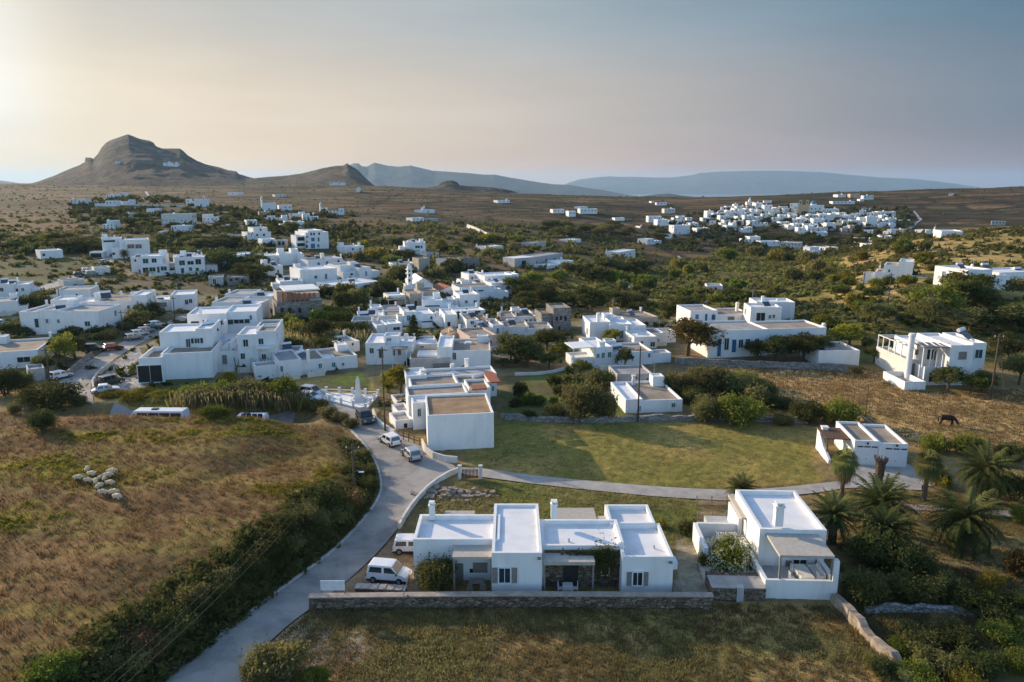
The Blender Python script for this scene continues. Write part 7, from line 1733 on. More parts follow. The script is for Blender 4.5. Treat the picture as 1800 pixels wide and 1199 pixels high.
# the closely packed rest of the far village, row behind row
def packed(poly, n, label, group, seed, w=(9, 15), h=(7, 10)):
    rs = random.Random(seed); P = np.array(poly, float); lo, hi = P.min(0), P.max(0); rows = []; t = 0
    while len(rows) < n and t < 4000:
        t += 1; x, y = rs.uniform(lo[0], hi[0]), rs.uniform(lo[1], hi[1])
        if poly_sd(np.array([x]), np.array([y]), P)[0] < 0 or any(abs(x - a) < 9 and abs(y - b) < 5 for a, b in [(q[0] + 6, q[3]) for q in rows]) or (1403 < x < 1450 and 352 < y < 379): continue
        ww = rs.uniform(*w); rows.append((x - ww / 2, x + ww / 2, y - rs.uniform(*h), y, L(yaw=rs.uniform(-.75, .3), wall=rs.choice(('white', 'white', 'white', 'offwhite')), roof=rs.choice(('roofwhite', 'roofwhite', 'rooftan')))))
    FH(label, rows, group)
packed([(1245, 378), (1290, 366), (1400, 364), (1402, 388), (1330, 396), (1250, 396)], 32, 'tiny white house packed into the left half of the far hillside village', 'packed houses left of the domed church', 2)
packed([(1402, 382), (1450, 378), (1480, 374), (1570, 384), (1575, 404), (1480, 408), (1390, 404)], 30, 'tiny white house packed into the right half of the far hillside village', 'packed houses right of the domed church', 3)
# domed church
h = House('church', 'church with twin ochre bell towers and a blue dome crowning the far village', 'church', (1405, 377, 1448, 377), found=3)
h.pb(1405, 1422, 361, 0, 5, wall='yellow'); h.pb(1405, 1410, 352, 0, 3, wall='yellow', para=.1); h.pb(1417, 1422, 352, 0, 3, wall='yellow', para=.1); h.pb(1422, 1448, 361, 1, 12)
for x in (1410, 1413.5, 1417): h.win(x, 374, 2, 5, 0, 'o')
for x in (1407.5, 1419.5): h.win(x, 356, 2, 3, 0, 'o')
for x in (1427, 1434, 1441): h.win(x, 367, 1.6, 2.6, 1, 'k')
u, z = h.hit(1430, 361, 6); b = MB(h.c); b.tube([h.P(u, 6, z - .3), h.P(u, 6, z + 1.6)], 2.9, 16); b.build('drum', M['white'], h.root)
b = MB(h.c); b.tube([h.P(u, 6, z + 1.6 + 2.9 * math.sin(a)) for a in [i * .2618 for i in range(7)]], [max(2.9 * math.cos(i * .2618), .1) for i in range(7)], 16); b.build('dome', M['bluechurch'], h.root, smooth=True); h.done()
h = House('chapel', 'little white chapel with a sharp spire on the far village skyline', 'church', (1313, 361, 1326, 361), found=3); h.pb(1313, 1326, 355, 0, 6); h.pb(1316.5, 1320, 351, 0, 2.5, para=.05); u, z = h.hit(1318.2, 351, 1.2); h.walls.tube([h.P(u, 1.2, z), h.P(u, 1.2, z + 3.2)], [.9, .05], 8); h.win(1321, 358, 2, 2.5, 0, 'k'); h.done()
# upper left hamlet and farms under the mountain
FH('', [(122, 150, 350, 361, L(label='low white farmhouse farthest left under the mountain')), (166, 204, 353, 363, L(label='long white house left of the pale hill track')), (186, 206, 342, 350, L(label='pale house above the long white one under the mountain')), (209, 225, 339, 345, L(label='pale small house at the foot of the winding hill track')), (211, 234, 351, 361, L(label='white house at the lower end of the winding hill track')), (257, 279, 367, 379, L(label='white cottage below the hill track')), (217, 240, 375, 381, L(label='low grey white sheds left of the white cottage below the hill track', wall='offwhite')), (283, 336, 376, 397, L(label='large grey white house block in the upper village', wall='offwhite')), (300, 330, 397, 408, L(label='white porch building in front of the large grey white block')), (355, 384, 377, 392, L(label='white house right of the large grey white block')), (180, 200, 388, 403, L(label='small white house wrapped in dark trees on the left')), (268, 284, 407, 417, L(label='white garden shed on the dirt track left of the grey white block', name='shed', cat='shed')), (397, 406, 395, 400, L(label='tiny white shed between the upper village houses', name='shed', cat='shed')), (400, 418, 338, 343, L(label='tiny white farm high on the slope under the mountain')), (483, 503, 342, 346, L(label='low pale farm walls high on the brown slope', wall='offwhite')), (626, 632, 331, 338, L(label='tiny white house on the brown slope right of the small hill')), (580, 606, 321, 326, L(label='white monastery walls at the foot of the small hill')), (433, 452, 387, 396, L(label='white house with a walled front in the upper village')), (455, 474, 372, 381, L(label='bare beige house below the slim bell tower of the upper village', wall='beigewall')), (457, 482, 380, 390, L(label='white house under the bare beige one in the upper village')), (486, 505, 379, 390, L(label='white stepped house in the middle of the upper village')), (492, 515, 389, 403, L(label='white house with a terrace in the lower upper village')), (513, 535, 390, 404, L(label='white house with arched windows lowest in the upper village')), (508, 536, 373, 384, L(label='white house cluster with domed roof heaters right in the upper village')), (532, 560, 376, 388, L(label='rightmost white house of the upper village hamlet')), (490, 513, 361, 370, L(label='white house right of the slim towered church'))])
FH('', [(972, 992, 368, 375, L(label='long low white farm left of the white hill manor')), (1000, 1012, 371, 381, L(label='white cube house at the left of the hill farm group')), (1020, 1050, 367, 376, L(label='white hill manor among dark shrubs in the middle distance')), (1021, 1033, 363, 368, L(label='little white house above the hill manor')), (1081, 1098, 383, 388, L(label='low white shed under the brown ridge fields', name='shed', cat='shed')), (1145, 1150, 354, 357, L(label='tiny white house on the brown ridge, left of its pair')), (1154, 1172, 356, 361, L(label='low white house on the brown ridge, right of its pair')), (1168, 1187, 367, 375, L(label='grey white house below the brown ridge', wall='offwhite')), (725, 745, 383, 389, L(label='low white farm among dark hedges in the middle distance')), (760, 770, 384, 389, L(label='small grey farm right of the low white farm in the hedges', wall='grey')), (875, 896, 352, 357, L(label='white house high on the brown slope below the blue mountains')), (1125, 1128, 398, 401, L(label='tiny white hut in the olive fields left of the far village', name='hut', cat='shed'))])
def chapel(label, l, r_, t, b_, tx, tt, tw=3):
    h = House('church', label, 'church', (l, b_, r_, b_), found=3); h.pb(l, r_, t, 0, 8); h.pb(tx, tx + tw, tt, -.3, 2.2, para=.1)
    h.win((l + r_) / 2, b_ - 3, 2, 4, 0, 'k'); u, z = h.hit(tx + tw / 2, tt, .9); h.walls.tube([h.P(u, .9, z), h.P(u, .9, z + 1.5)], [.8, .05], 8)
    h.win(tx + tw / 2, tt + 3, tw * .4, 2, -.3, 'o'); h.done()
chapel('white church with a slim tall bell tower in the upper hamlet', 461, 485, 357, 371, 458.5, 347)
chapel('white chapel with a short belfry and side building under the mountain', 341, 366, 350, 364, 356, 346); FH('', [(326, 342, 350, 361, L(label='white side building left of the chapel with a short belfry'))])
chapel('white chapel with a thin tower right of the upper hamlet', 565, 576, 366, 372, 562, 358, 2.6); FH('', [(577, 604, 367, 378, L(label='white two part house right of the thin towered chapel'))])
chapel('white field chapel alone on the brown slope in the middle distance', 741, 764, 369, 375, 744, 364)
# on the mountain side
_mv = HILLV[0]; _mp = project(_mv[:, 0], _mv[:, 1], _mv[:, 2])
def on_mtn(px, py, d):
    k = (np.abs(_mp[0] - px) < 2) & (_mv[:, 1] < 1905); i = np.nonzero(k)[0]; j = i[np.argmin(np.abs(_mp[1][i] - py) + _mv[i, 1] * .0005)]
    return aty(px, py, _mv[j, 1] - 3)
for (x0, x1, t, b_, d, lb) in ((203, 211, 284, 288, 1795, 'tiny white hut on the flank of the rocky mountain'), (287, 300, 286, 291, 1780, 'white monastery on the mountain flank, main block'), (300, 313, 288, 292, 1775, 'white monastery wing on the mountain flank, right of the main block')):
    A = on_mtn(x0, b_, d); B = on_mtn(x1, b_, d); B = aty(x1, b_, A.y); z = A.z
    h = House('monastery' if 'monastery' in lb else 'hut', lb, 'building', None, front3=(A, B), basez=z, found=14); h.blk(0, h.w, 0, 9, (b_ - t) / h.k); 
    if 'main' in lb: h.blk(h.w * .7, h.w * .95, -1, 2, 8.5)
    h.win((x0 + x1) / 2, (t + b_) / 2, 1.2, 1.6, 0, 'k'); h.done()
# ------------------------------------------------------------------ shrubs and trees picked out in the photo
B_ = pbush
B_(92, 726, 128, 50, 'darkbig', 'large dark round bush beside the road bend at the left'); B_(24, 728, 38, 26, 'olivebig', 'small grey green bush left of the large dark round bush'); B_(75, 760, 62, 44, 'darkbig', 'dark windswept bush alone at the top of the dry field')
B_(12, 700, 70, 60, 'darkbig', 'dark thicket bush at the left edge below the tan roof'); B_(140, 722, 40, 24, 'olivebig', 'dry olive bush at the right foot of the large dark round bush'); B_(40, 690, 60, 40, 'darkbig', 'dark bush in front of the grey pump house')
B_(100, 1218, 112, 50, 'greenbig', 'leafy yellow green bush in the bottom left corner'); B_(490, 1217, 140, 78, 'olivebig', 'tall brownish bush beside the road at the bottom edge', cat='bush'); B_(455, 1215, 70, 50, 'olivebig', 'olive bush at the left of the tall brownish roadside bush'); B_(552, 1215, 70, 40, 'greenbig', 'low green bush right of the tall brownish roadside bush')
p_ = [(x, y) for x, y in ((648, 842), (655, 868), (640, 892), (622, 912), (600, 932), (578, 950), (556, 966), (534, 985), (512, 1002), (490, 1020), (466, 1036), (444, 1052), (420, 1070), (396, 1086), (374, 1104), (350, 1122), (326, 1140), (302, 1160), (276, 1180), (250, 1200), (640, 812), (622, 840), (604, 880), (575, 915), (545, 940), (515, 965), (480, 1000), (440, 1030), (400, 1062), (345, 1092), (300, 1130), (250, 1165), (205, 1198))]
for i, (x, y) in enumerate(p_):
    k = RNG.random(); f_ = 1 if y > 900 else .55; B_(x - 6, y - 2, RNG.uniform(60, 104) * f_, RNG.uniform(36, 58) * f_, 'darkbig' if k < .62 else ('olivebig' if k < .86 else 'drybig'), 'dark scrub bush growing on the steep road bank', 'scrub bushes on the road bank')
for x, y, w, h in ((598, 745, 40, 22), (618, 756, 36, 22), (560, 728, 50, 26), (575, 738, 46, 24)): B_(x, y, w, h, 'olivebig', 'olive bush at the upper corner of the dry field beside the road', 'bushes at the field corner')
B_(378, 738, 66, 26, 'greenbig', 'flat topped green hedge bush in front of the minibus'); B_(400, 682, 48, 28, 'yellow', 'bright yellow green bush below the garage house'); B_(500, 715, 66, 50, 'greenbig', 'rounded green bush at the right end of the reed bed'); B_(530, 735, 40, 32, 'yellowbig', 'yellow green bush below the parked cars at the monument'); B_(345, 712, 70, 34, 'greenbig', 'leafy green bush at the left end of the reed bed')
for x, y, w, h in ((200, 700, 60, 12), (240, 706, 70, 13), (290, 704, 70, 14), (260, 694, 60, 10), (320, 700, 50, 12)): B_(x, y, w, h, 'yellowbig', 'low sunlit yellow green weeds between the road bend and the reeds', 'low weeds by the road bend')
# reed bed: upright blades, one mass
def reeds(pts, hgt, n, m, label, seed=1, wdt=2.5):
    rs = np.random.RandomState(seed); P = [G(*q) for q in pts]; V = []; var = []
    for i in range(n):
        t = rs.uniform(0, len(P) - 1); k = min(int(t), len(P) - 2); b = P[k].lerp(P[k + 1], t - k); x = b.x + rs.normal() * wdt * .5; y = b.y + rs.normal() * wdt * .5
        z = float(b.z); h = hgt * rs.uniform(.6, 1.1); a = rs.uniform(0, 6.28); dx, dy = math.cos(a) * .07, math.sin(a) * .07; lx, ly = rs.normal() * .4, rs.normal() * .4
        V += [(x - dx, y - dy, z), (x + dx, y + dy, z), (x + dx + lx, y + dy + ly, z + h), (x - dx + lx, y - dy + ly, z + h)]; var += [rs.uniform(0, 1)] * 4
    me = leaf_mesh('reeds', V, np.arange(len(V)).reshape(-1, 4), var, M[m]); return tag(link(bpy.data.objects.new('reeds', me)), label, 'reeds', kind='stuff')
reeds([(335, 713), (400, 710), (470, 710), (520, 714)], 2.3, 4200, 'lf_reed', 'tall dry reed bed along the hidden road'); reeds([(480, 655), (530, 590), (620, 600)], 2.2, 2200, 'lf_reed', 'reedy thicket behind the tall stair house', 2, 5)
for i, (x, y, w, h, k) in enumerate(((360, 716, 60, 34, 'olivebig'), (415, 714, 66, 36, 'olivebig'), (465, 714, 60, 36, 'darkbig'), (440, 705, 70, 40, 'olivebig'), (390, 706, 60, 36, 'greenbig'))): B_(x, y, w, h, k, 'olive bush growing among the reeds of the hidden road', 'bushes in the reed bed')
# house climbers and garden
B_(768, 1050, 96, 72, 'darkbig', 'large dark climber bush against the left wing of the long white house'); B_(790, 1008, 60, 50, 'darkbig', 'dark climber spilling over the porch roof of the long white house')
def ivy(h, px, py, v, wpx, hpx, n, label, m='lf_dark'):
    rs = np.random.RandomState(int(px)); u0, z0 = h.hit(px, py, v); W_, H_ = wpx / h.k, hpx / h.k
    P = np.array([h.P(u0 + rs.normal() * W_ * .3, v - abs(rs.normal()) * .12, max(.1, z0 + rs.normal() * H_ * .3)) for _ in range(n)]); V, F, vv = leaf_quads(P, np.tile(np.array(-h.n)[None], (n, 1)), .09, rs.uniform(0, 1, n), rs=rs)
    c = Vector(P.mean(0)); me = leaf_mesh('climber', V - np.array(c), F, vv, M[m]); o = bpy.data.objects.new('climbing_plant', me); o.location = c; tag(link(o), label, 'climber')
ivy(MH, 1063, 985, 1.3, 40, 60, 900, 'dark green climber on the stone wall beside the porch of the long white house'); ivy(MH, 1035, 975, 1.2, 70, 14, 500, 'green vine trailing over the porch lintel of the long white house')
r = B_(1282, 1016, 118, 62, 'greenbig', 'big white flowering bush in the bed of the terrace house', name='flowering_bush')
rs = np.random.RandomState(3); n = 2600; d = rs.normal(size=(n, 3)); d[:, 2] = np.abs(d[:, 2]); d /= np.linalg.norm(d, axis=1, keepdims=True)
ch = r.children[0]; P = d * np.array(ch.scale) * np.array([.98, .98, .95]) * rs.uniform(.95, 1.12, (n, 1)); P = P[(fbm(P[:, 0] * 1.1 + 9, P[:, 1] * 1.1, 5, 2) > .47)]
V, F, vv = leaf_quads(P, P / np.linalg.norm(P, axis=1, keepdims=True), .075, rs.uniform(0, 1, len(P)), rs=rs); child('blossom', leaf_mesh('blossom', V, F, vv, M['lf_flower']), r)
for q in ((1240, 1005, 40, 34), (1262, 1018, 40, 30)): B_(*q, 'yellowbig', 'yellowish leafy shrub at the left of the white flowering bush', 'shrubs left of the flowering bush')
B_(1162, 930, 26, 18, 'yellow', 'yellow flowering plant behind the rear roof of the long white house'); B_(1205, 945, 44, 34, 'dark', 'dark shrub between the two front houses')
# dark shrubs right of the terrace house
for x, y, w, h, k, lb in ((1530, 1010, 120, 90, 'darkbig', 'dark shrub against the right wall of the terrace house'), (1590, 1030, 110, 75, 'darkbig', 'dark shrub in the middle of the thicket behind the palms'), (1520, 1075, 110, 70, 'darkbig', 'dark shrub at the corner where the rubble wall begins'), (1600, 1075, 120, 60, 'darkbig', 'broad dark shrub at the front of the thicket'), (1660, 1060, 90, 50, 'olivebig', 'low olive shrub at the right end of the thicket'), (1560, 985, 60, 40, 'greenbig', 'greener shrub at the top of the thicket under the palms'), (1785, 1020, 64, 58, 'brown', 'orange fruited bush at the right edge'), (1738, 1052, 62, 52, 'yellowbig', 'yellow leaved young bush at the right'), (1722, 1098, 130, 48, 'darkbig', 'dark low shrub crossing the garden wall at the right'), (1790, 1075, 60, 36, 'darkbig', 'dark shrub at the right edge under the orange fruited bush'), (1700, 1020, 40, 26, 'drybig', 'dry twiggy bush left of the yellow young bush'), (1630, 1005, 40, 24, 'drybig', 'dry tuft bush on the stone edged garden bed'), (1795, 925, 50, 40, 'greenbig', 'clipped bright green bush cut by the right edge')): B_(x, y, w, h, k, lb)
for i, (x, y, w, h) in enumerate(((1540, 1190, 70, 40), (1610, 1140, 90, 40), (1680, 1150, 90, 44), (1750, 1140, 90, 40), (1640, 1195, 100, 46), (1720, 1200, 100, 46), (1790, 1190, 80, 46), (1580, 1160, 70, 30), (1655, 1120, 80, 34), (1780, 1120, 70, 30), (1610, 1215, 90, 40), (1700, 1225, 90, 40))): B_(x, y, w, h, RNG.choice(('olivebig', 'yellowbig', 'darkbig', 'greenbig', 'olivebig')), 'low garden shrub in the dark bottom right corner below the garden wall', 'shrubs in the bottom right corner')
B_(1590, 810, 10, 8, 'green', 'tiny shrub at the right wall of the twin garages')
# palms
palm(1478, 882, 812, 62, 'fan', 'tall fan palm with a dead skirt before the left garage door', 'fan_palm', .24, skirt=True); palm(1624, 880, 816, 64, 'fan', 'fan palm with a pale green crown right of the twin garages', 'fan_palm', .26)
p = G(1543, 860); hgt = 52 / ppm(p) / .95; r = empty('palm_trunk', p, 'cropped palm trunk without leaves between the garage doors', 'palm trunk')
palm_trunk(p, p, hgt, .36, .52, 3, rings=14).build('trunk', M['palmtrunk'], r); b = MB(p); rs_ = random.Random(2)
for i in range(40): a = rs_.uniform(0, 6.28); q = rs_.uniform(.1, .5); b.bar(p + Vector((math.cos(a) * q, math.sin(a) * q, hgt - .5)), p + Vector((math.cos(a) * (q + .3), math.sin(a) * (q + .3), hgt + rs_.uniform(.05, .45))), .07)
b.build('leaf_stubs', M['palmtrunk'], r)
palm(1727, 880, 826, 124, 'date', 'spreading date palm with grey fronds behind the garden path', 'date_palm', .5); palm(1690, 968, 912, 148, 'date', 'widest date palm with drooping fronds in the front garden', 'date_palm', .45); palm(1545, 930, 885, 130, 'young', 'bushy date palm under the cropped trunk', 'date_palm', .4, rz=1); palm(1553, 975, 930, 110, 'young', 'lower date palm in front of the bushy one', 'date_palm', .4, rz=2); palm(1462, 955, 905, 105, 'young', 'date palm leaning over the right wall of the terrace house', 'date_palm', .4); palm(1303, 878, 858, 66, 'young', 'small dark palm on the edge of the concrete path', 'date_palm', .25)
palm(1650, 850, 838, 50, 'young', 'young palm behind the pale green fan palm', 'date_palm', .25); palm(272, 560, 540, 30, 'date', 'dark palm above the parked cars of the upper street', 'date_palm', .3); palm(132, 632, 603, 30, 'young', 'yellow green palm beside the road bend garden', 'date_palm', .25); palm(220, 462, 446, 22, 'date', 'palm in front of the white double storey house porch', 'date_palm', .3); palm(193, 440, 429, 22, 'date', 'palm left of the house with square windows', 'date_palm', .3); palm(424, 520, 508, 22, 'date', 'palm above the large garage house roofs', 'date_palm', .3); palm(1000, 660, 650, 20, 'young', 'little palm by the kitchen garden wall', 'date_palm', .2)
# notable trees
T_ = ptree
T_(908, 645, 84, 60, 'darkbig', 'large dark tree beside the broad bluish house'); T_(1208, 632, 112, 74, 'brown', 'big round tree turning orange beside the schoolhouse'); T_(1078, 605, 34, 30, 'yellow', 'small yellow green tree before the deep blue doors'); T_(1020, 666, 38, 36, 'green', 'small bright green tree below the corner porch'); T_(1098, 652, 34, 44, 'dark', 'dark conifer before the low tan roofed house'); T_(950, 615, 40, 34, 'dark', 'dark tree left of the teal shuttered house'); T_(988, 628, 40, 28, 'green', 'green tree below the long tan roofs')
T_(705, 700, 62, 62, 'yellow', 'green and yellow tree at the corner of the terrace house with roof heaters'); B_(682, 692, 30, 44, 'green', 'bougainvillea shrub with pink blossom by the monument pole').children[0].data = BUSH['green'][0]
for x, y, w, h, k, lb in ((1365, 640, 70, 52, 'darkbig', 'dark tree in front of the schoolhouse windows'), (1410, 640, 80, 54, 'darkbig', 'dark tree right of centre before the schoolhouse'), (1330, 636, 50, 36, 'darkbig', 'smaller dark tree at the left of the schoolhouse row'), (1443, 630, 50, 46, 'darkbig', 'dark tree at the right end of the schoolhouse row'), (1492, 612, 66, 44, 'yellow', 'sunlit yellow green tree behind the tan roofed outhouse'), (1536, 640, 36, 36, 'dark', 'dark tree left of the big double storey house'), (1705, 695, 52, 40, 'green', 'round bright green tree in front of the big double storey house'), (1665, 690, 60, 46, 'darkbig', 'dark tree under the balcony of the big double storey house'), (1725, 690, 50, 40, 'darkbig', 'dark tree behind the round bright green one'), (1500, 668, 26, 28, 'olive', 'little olive tree at the end of the stone wall'), (1485, 640, 40, 24, 'dark', 'dark small tree on the outhouse wall'), (1768, 645, 70, 60, 'darkbig', 'dark tree behind the leaning utility pole'), (1790, 680, 60, 60, 'olivebig', 'olive tree at the right edge below the woods')): T_(x, y, w, h, k, lb)
for x, y, w, h, k, lb in ((1418, 748, 78, 46, 'darkbig', 'dark green dome shaped bush, left of the pair above the twin garages'), (1478, 752, 92, 56, 'greenbig', 'bright green dome shaped bush, right of the pair above the twin garages'), (1375, 752, 50, 26, 'olivebig', 'low bush left of the dome shaped pair'), (1300, 752, 110, 58, 'greenbig', 'broad green bush at the top edge of the mown field'), (1245, 745, 80, 50, 'olivebig', 'olive bush right of the long white cottage'), (1190, 700, 70, 52, 'olivebig', 'tall olive bush behind the long white cottage'), (1240, 700, 100, 60, 'olivebig', 'large olive bush in the middle of the rough garden'), (1300, 700, 90, 50, 'olivebig', 'olive bush on the right of the rough garden'), (1020, 745, 100, 78, 'olivebig', 'large leafy olive bush left of the long white cottage'), (1062, 742, 60, 60, 'olivebig', 'olive bush touching the left corner of the long white cottage'), (1055, 690, 70, 44, 'olivebig', 'olive bush below the teal shuttered house'), (975, 742, 50, 34, 'darkbig', 'dark bush at the left end of the stone wall above the mown field'), (930, 740, 34, 20, 'darkbig', 'small dark bush near the tiled hut'), (1640, 800, 70, 40, 'greenbig', 'green shrub behind the right garage'), (1700, 806, 80, 46, 'greenbig', 'green shrub left of the spreading date palm'), (1775, 815, 60, 40, 'darkbig', 'dark shrub right of the spreading date palm'), (1780, 885, 70, 60, 'darkbig', 'dark shrub under the date palm at the right edge'), (1660, 860, 40, 26, 'yellow', 'small yellow shrub under the spreading date palm')): B_(x, y, w, h, k, lb)
# tall dark conifer in the middle of the village
p = G(728, 612); k_ = ppm(p); hgt = 62 / k_; r = empty('conifer', p, 'tall dark tiered conifer in the middle of the village', 'tree'); b = MB(p); b.tube([p, p + Vector((0, 0, hgt))], [.28, .05], 7); b.build('trunk', M['trunk'], r)
rs = np.random.RandomState(8); PP = []; 
for i in range(15):
    z = hgt * (.12 + .86 * i / 15); R = 2.3 * (1 - i / 15.5) + .15
    for j in range(9): a = rs.uniform(0, 6.28); t = rs.uniform(.1, 1, 34); PP.append(np.stack([np.cos(a) * R * t + rs.normal(0, .09, 34), np.sin(a) * R * t + rs.normal(0, .09, 34), z + .28 * t * R * .4 + rs.normal(0, .07, 34)], 1))
P = np.concatenate(PP); V, F, vv = leaf_quads(P, np.tile([[0, 0, 1.]], (len(P), 1)), .13, rs.uniform(0, .6, len(P)), rs=rs); child('crown', leaf_mesh('crown', V, F, vv, M['lf_dark']), r)
# trees and shrubs scattered through each part of the scene
def inside(P, n, rs):
    P = np.array(P, float); lo, hi = P.min(0), P.max(0); out = []
    while len(out) < n:
        q = (rs.uniform(lo[0], hi[0]), rs.uniform(lo[1], hi[1]))
        if poly_sd(np.array([q[0]]), np.array([q[1]]), P)[0] > 0: out.append(q)
    return out
BOXES = [(o_, ) for o_ in []]
def scatter(poly, n, wr, hr, keys, label, group, kind='bush', seed=1, parts=False):
    rs = random.Random(seed)
    for px, py in sorted(inside(poly, n, rs), key=lambda q: q[1]):
        s = rs.uniform(.7, 1.3); k = rs.choice(keys)
        if kind == 'bush': pbush(px, py, rs.uniform(*wr) * s, rs.uniform(*hr) * s, k, label, group, parts)
        else: ptree(px, py, rs.uniform(*wr) * s, rs.uniform(*hr) * s, k, label, group)
scatter([(1440, 590), (1560, 545), (1690, 520), (1850, 530), (1850, 600), (1760, 630), (1740, 590), (1560, 575), (1460, 610)], 28, (46, 80), (34, 56), ('olivebig', 'olivebig', 'green', 'darkbig', 'yellow', 'olive'), 'leafy tree in the wood behind the big double storey house', 'trees of the right hand wood', 'tree', 3)
scatter([(960, 545), (1040, 530), (1200, 540), (1220, 560), (1100, 552), (1010, 552)], 16, (40, 60), (24, 36), ('dark', 'olive', 'dark'), 'dark tree in the belt behind the deep blue door house', 'tree belt behind the blue doors', 'tree', 4)
scatter([(920, 500), (1130, 475), (1330, 445), (1500, 470), (1500, 540), (1320, 555), (1180, 530), (1000, 525), (930, 520)], 52, (26, 52), (16, 28), ('olive', 'olive', 'green', 'green', 'yellow', 'dark'), 'rounded bush on the scrubby valley floor right of the village', 'bushes of the valley scrub', 'bush', 5)
scatter([(1400, 458), (1560, 428), (1700, 405), (1620, 440), (1700, 470), (1690, 520), (1500, 545), (1420, 500)], 30, (20, 44), (12, 24), ('olive', 'dark', 'green', 'yellow'), 'bush on the sunny right hillside around the stepped house', 'bushes of the right hillside', 'bush', 6)
scatter([(985, 485), (1060, 478), (1130, 470), (1160, 478), (1080, 498), (990, 500)], 12, (30, 48), (20, 28), ('dark', 'olive'), 'rounded tree in the row along the pale meadow', 'trees along the pale meadow', 'tree', 7)
scatter([(500, 560), (560, 540), (640, 545), (700, 520), (640, 590), (560, 600), (490, 590)], 16, (44, 74), (22, 34), ('olive', 'dark', 'green', 'yellow'), 'bush in the overgrown gardens left of the village centre', 'bushes left of the village centre', 'bush', 8)
scatter([(490, 610), (600, 585), (640, 585), (620, 625), (500, 632)], 7, (40, 60), (24, 36), ('dark', 'darkbig'), 'dark tree behind the long house with green shutters', 'trees behind the green shutters', 'tree', 9)
scatter([(0, 425), (150, 430), (160, 446), (60, 442), (0, 446)], 12, (44, 70), (16, 24), ('olive', 'dark', 'yellow'), 'tree in the olive band at the left below the brown field', 'trees of the left olive band', 'tree', 10)
scatter([(360, 470), (460, 470), (500, 500), (470, 505), (400, 486)], 11, (36, 60), (24, 36), ('dark', 'darkbig'), 'dark tree between the stone outbuildings and the long low house', 'dark trees above the garage house', 'tree', 11)
scatter([(260, 432), (360, 445), (440, 440), (450, 432), (340, 425), (270, 420)], 14, (26, 44), (14, 22), ('dark', 'olive'), 'tree in the hedge behind the white double storey houses', 'hedge trees of the upper left', 'tree', 12)
scatter([(130, 365), (260, 385), (430, 375), (560, 395), (600, 420), (430, 415), (250, 405), (140, 385)], 30, (16, 32), (9, 18), ('dark', 'dark', 'olive'), 'dark tree among the houses of the upper hamlet', 'trees of the upper hamlet', 'tree', 13)
scatter([(590, 440), (700, 430), (900, 420), (980, 440), (900, 460), (780, 450), (700, 475), (600, 460)], 24, (26, 46), (11, 19), ('olive', 'dark', 'yellow', 'green'), 'bush in the olive groves of the middle distance', 'bushes of the olive groves', 'bush', 14)
scatter([(660, 490), (720, 480), (830, 470), (810, 485), (740, 500), (680, 520)], 12, (34, 54), (18, 28), ('dark', 'olive'), 'dark bush around the bell tower church', 'bushes around the church', 'bush', 15)
scatter([(905, 520), (960, 510), (970, 545), (910, 545)], 8, (40, 60), (24, 34), ('dark', 'darkbig'), 'dark tree on the slope right of the two window cube house', 'trees right of the village top', 'tree', 16)
scatter([(880, 690), (1000, 655), (1060, 690), (1010, 710), (900, 730)], 12, (26, 46), (14, 26), ('olive', 'dark', 'green'), 'bush in the kitchen garden above the mown field', 'bushes of the kitchen garden', 'bush', 17, True)
scatter([(1170, 660), (1330, 665), (1400, 720), (1320, 735), (1210, 735), (1180, 700)], 16, (44, 70), (24, 38), ('olivebig', 'darkbig', 'olive'), 'olive bush in the rough garden above the mown field', 'bushes of the rough garden', 'bush', 18, True)
scatter([(870, 640), (1000, 600), (1010, 640), (960, 660), (880, 665)], 9, (34, 52), (22, 34), ('dark', 'darkbig', 'olive'), 'dark tree in the hollow right of the broad bluish house', 'trees of the hollow', 'tree', 19)
scatter([(0, 590), (60, 590), (130, 600), (210, 600), (205, 585), (100, 590), (30, 585)], 12, (36, 58), (16, 24), ('dark', 'dark', 'olive'), 'dark hedge bush at the foot of the long white house with a green door', 'hedge of the long white house', 'bush', 20)
scatter([(60, 640), (100, 620), (150, 625), (110, 650), (75, 670)], 6, (34, 50), (34, 52), ('green', 'dark', 'yellow'), 'tree beside the road bend in front of the hedge', 'trees at the road bend', 'tree', 21)
scatter([(40, 545), (60, 520), (90, 530), (90, 545)], 5, (40, 56), (22, 30), ('dark',), 'dark bush between the left edge houses', 'bushes between the left houses', 'bush', 22)
scatter([(170, 570), (260, 560), (270, 575), (220, 590), (180, 585)], 8, (36, 52), (20, 30), ('dark', 'olive'), 'dark shrub between the arched house and the parked cars', 'shrubs above the parked cars', 'bush', 23)
scatter([(520, 525), (600, 515), (680, 515), (680, 530), (600, 545), (575, 530)], 9, (40, 60), (24, 36), ('dark', 'olive'), 'round dark shrub beside the flat roofed white bungalow', 'shrubs of the bungalow', 'bush', 24)
scatter([(1140, 412), (1260, 415), (1320, 420), (1480, 415), (1600, 415), (1600, 430), (1450, 440), (1250, 440), (1150, 430)], 40, (14, 30), (9, 17), ('dark', 'olive', 'dark'), 'dark tree in the belt below the far hillside village', 'trees below the far village', 'tree', 25)
scatter([(1240, 372), (1400, 372), (1580, 385), (1580, 408), (1420, 408), (1260, 400)], 40, (8, 16), (6, 10), ('dark',), 'dark tree between the houses of the far hillside village', 'trees in the far village', 'tree', 26)
scatter([(950, 400), (1100, 405), (1110, 422), (1000, 424), (940, 415)], 22, (22, 40), (13, 21), ('olive', 'dark'), 'rounded tree in the groves below the white hill manor', 'groves below the hill manor', 'tree', 27)
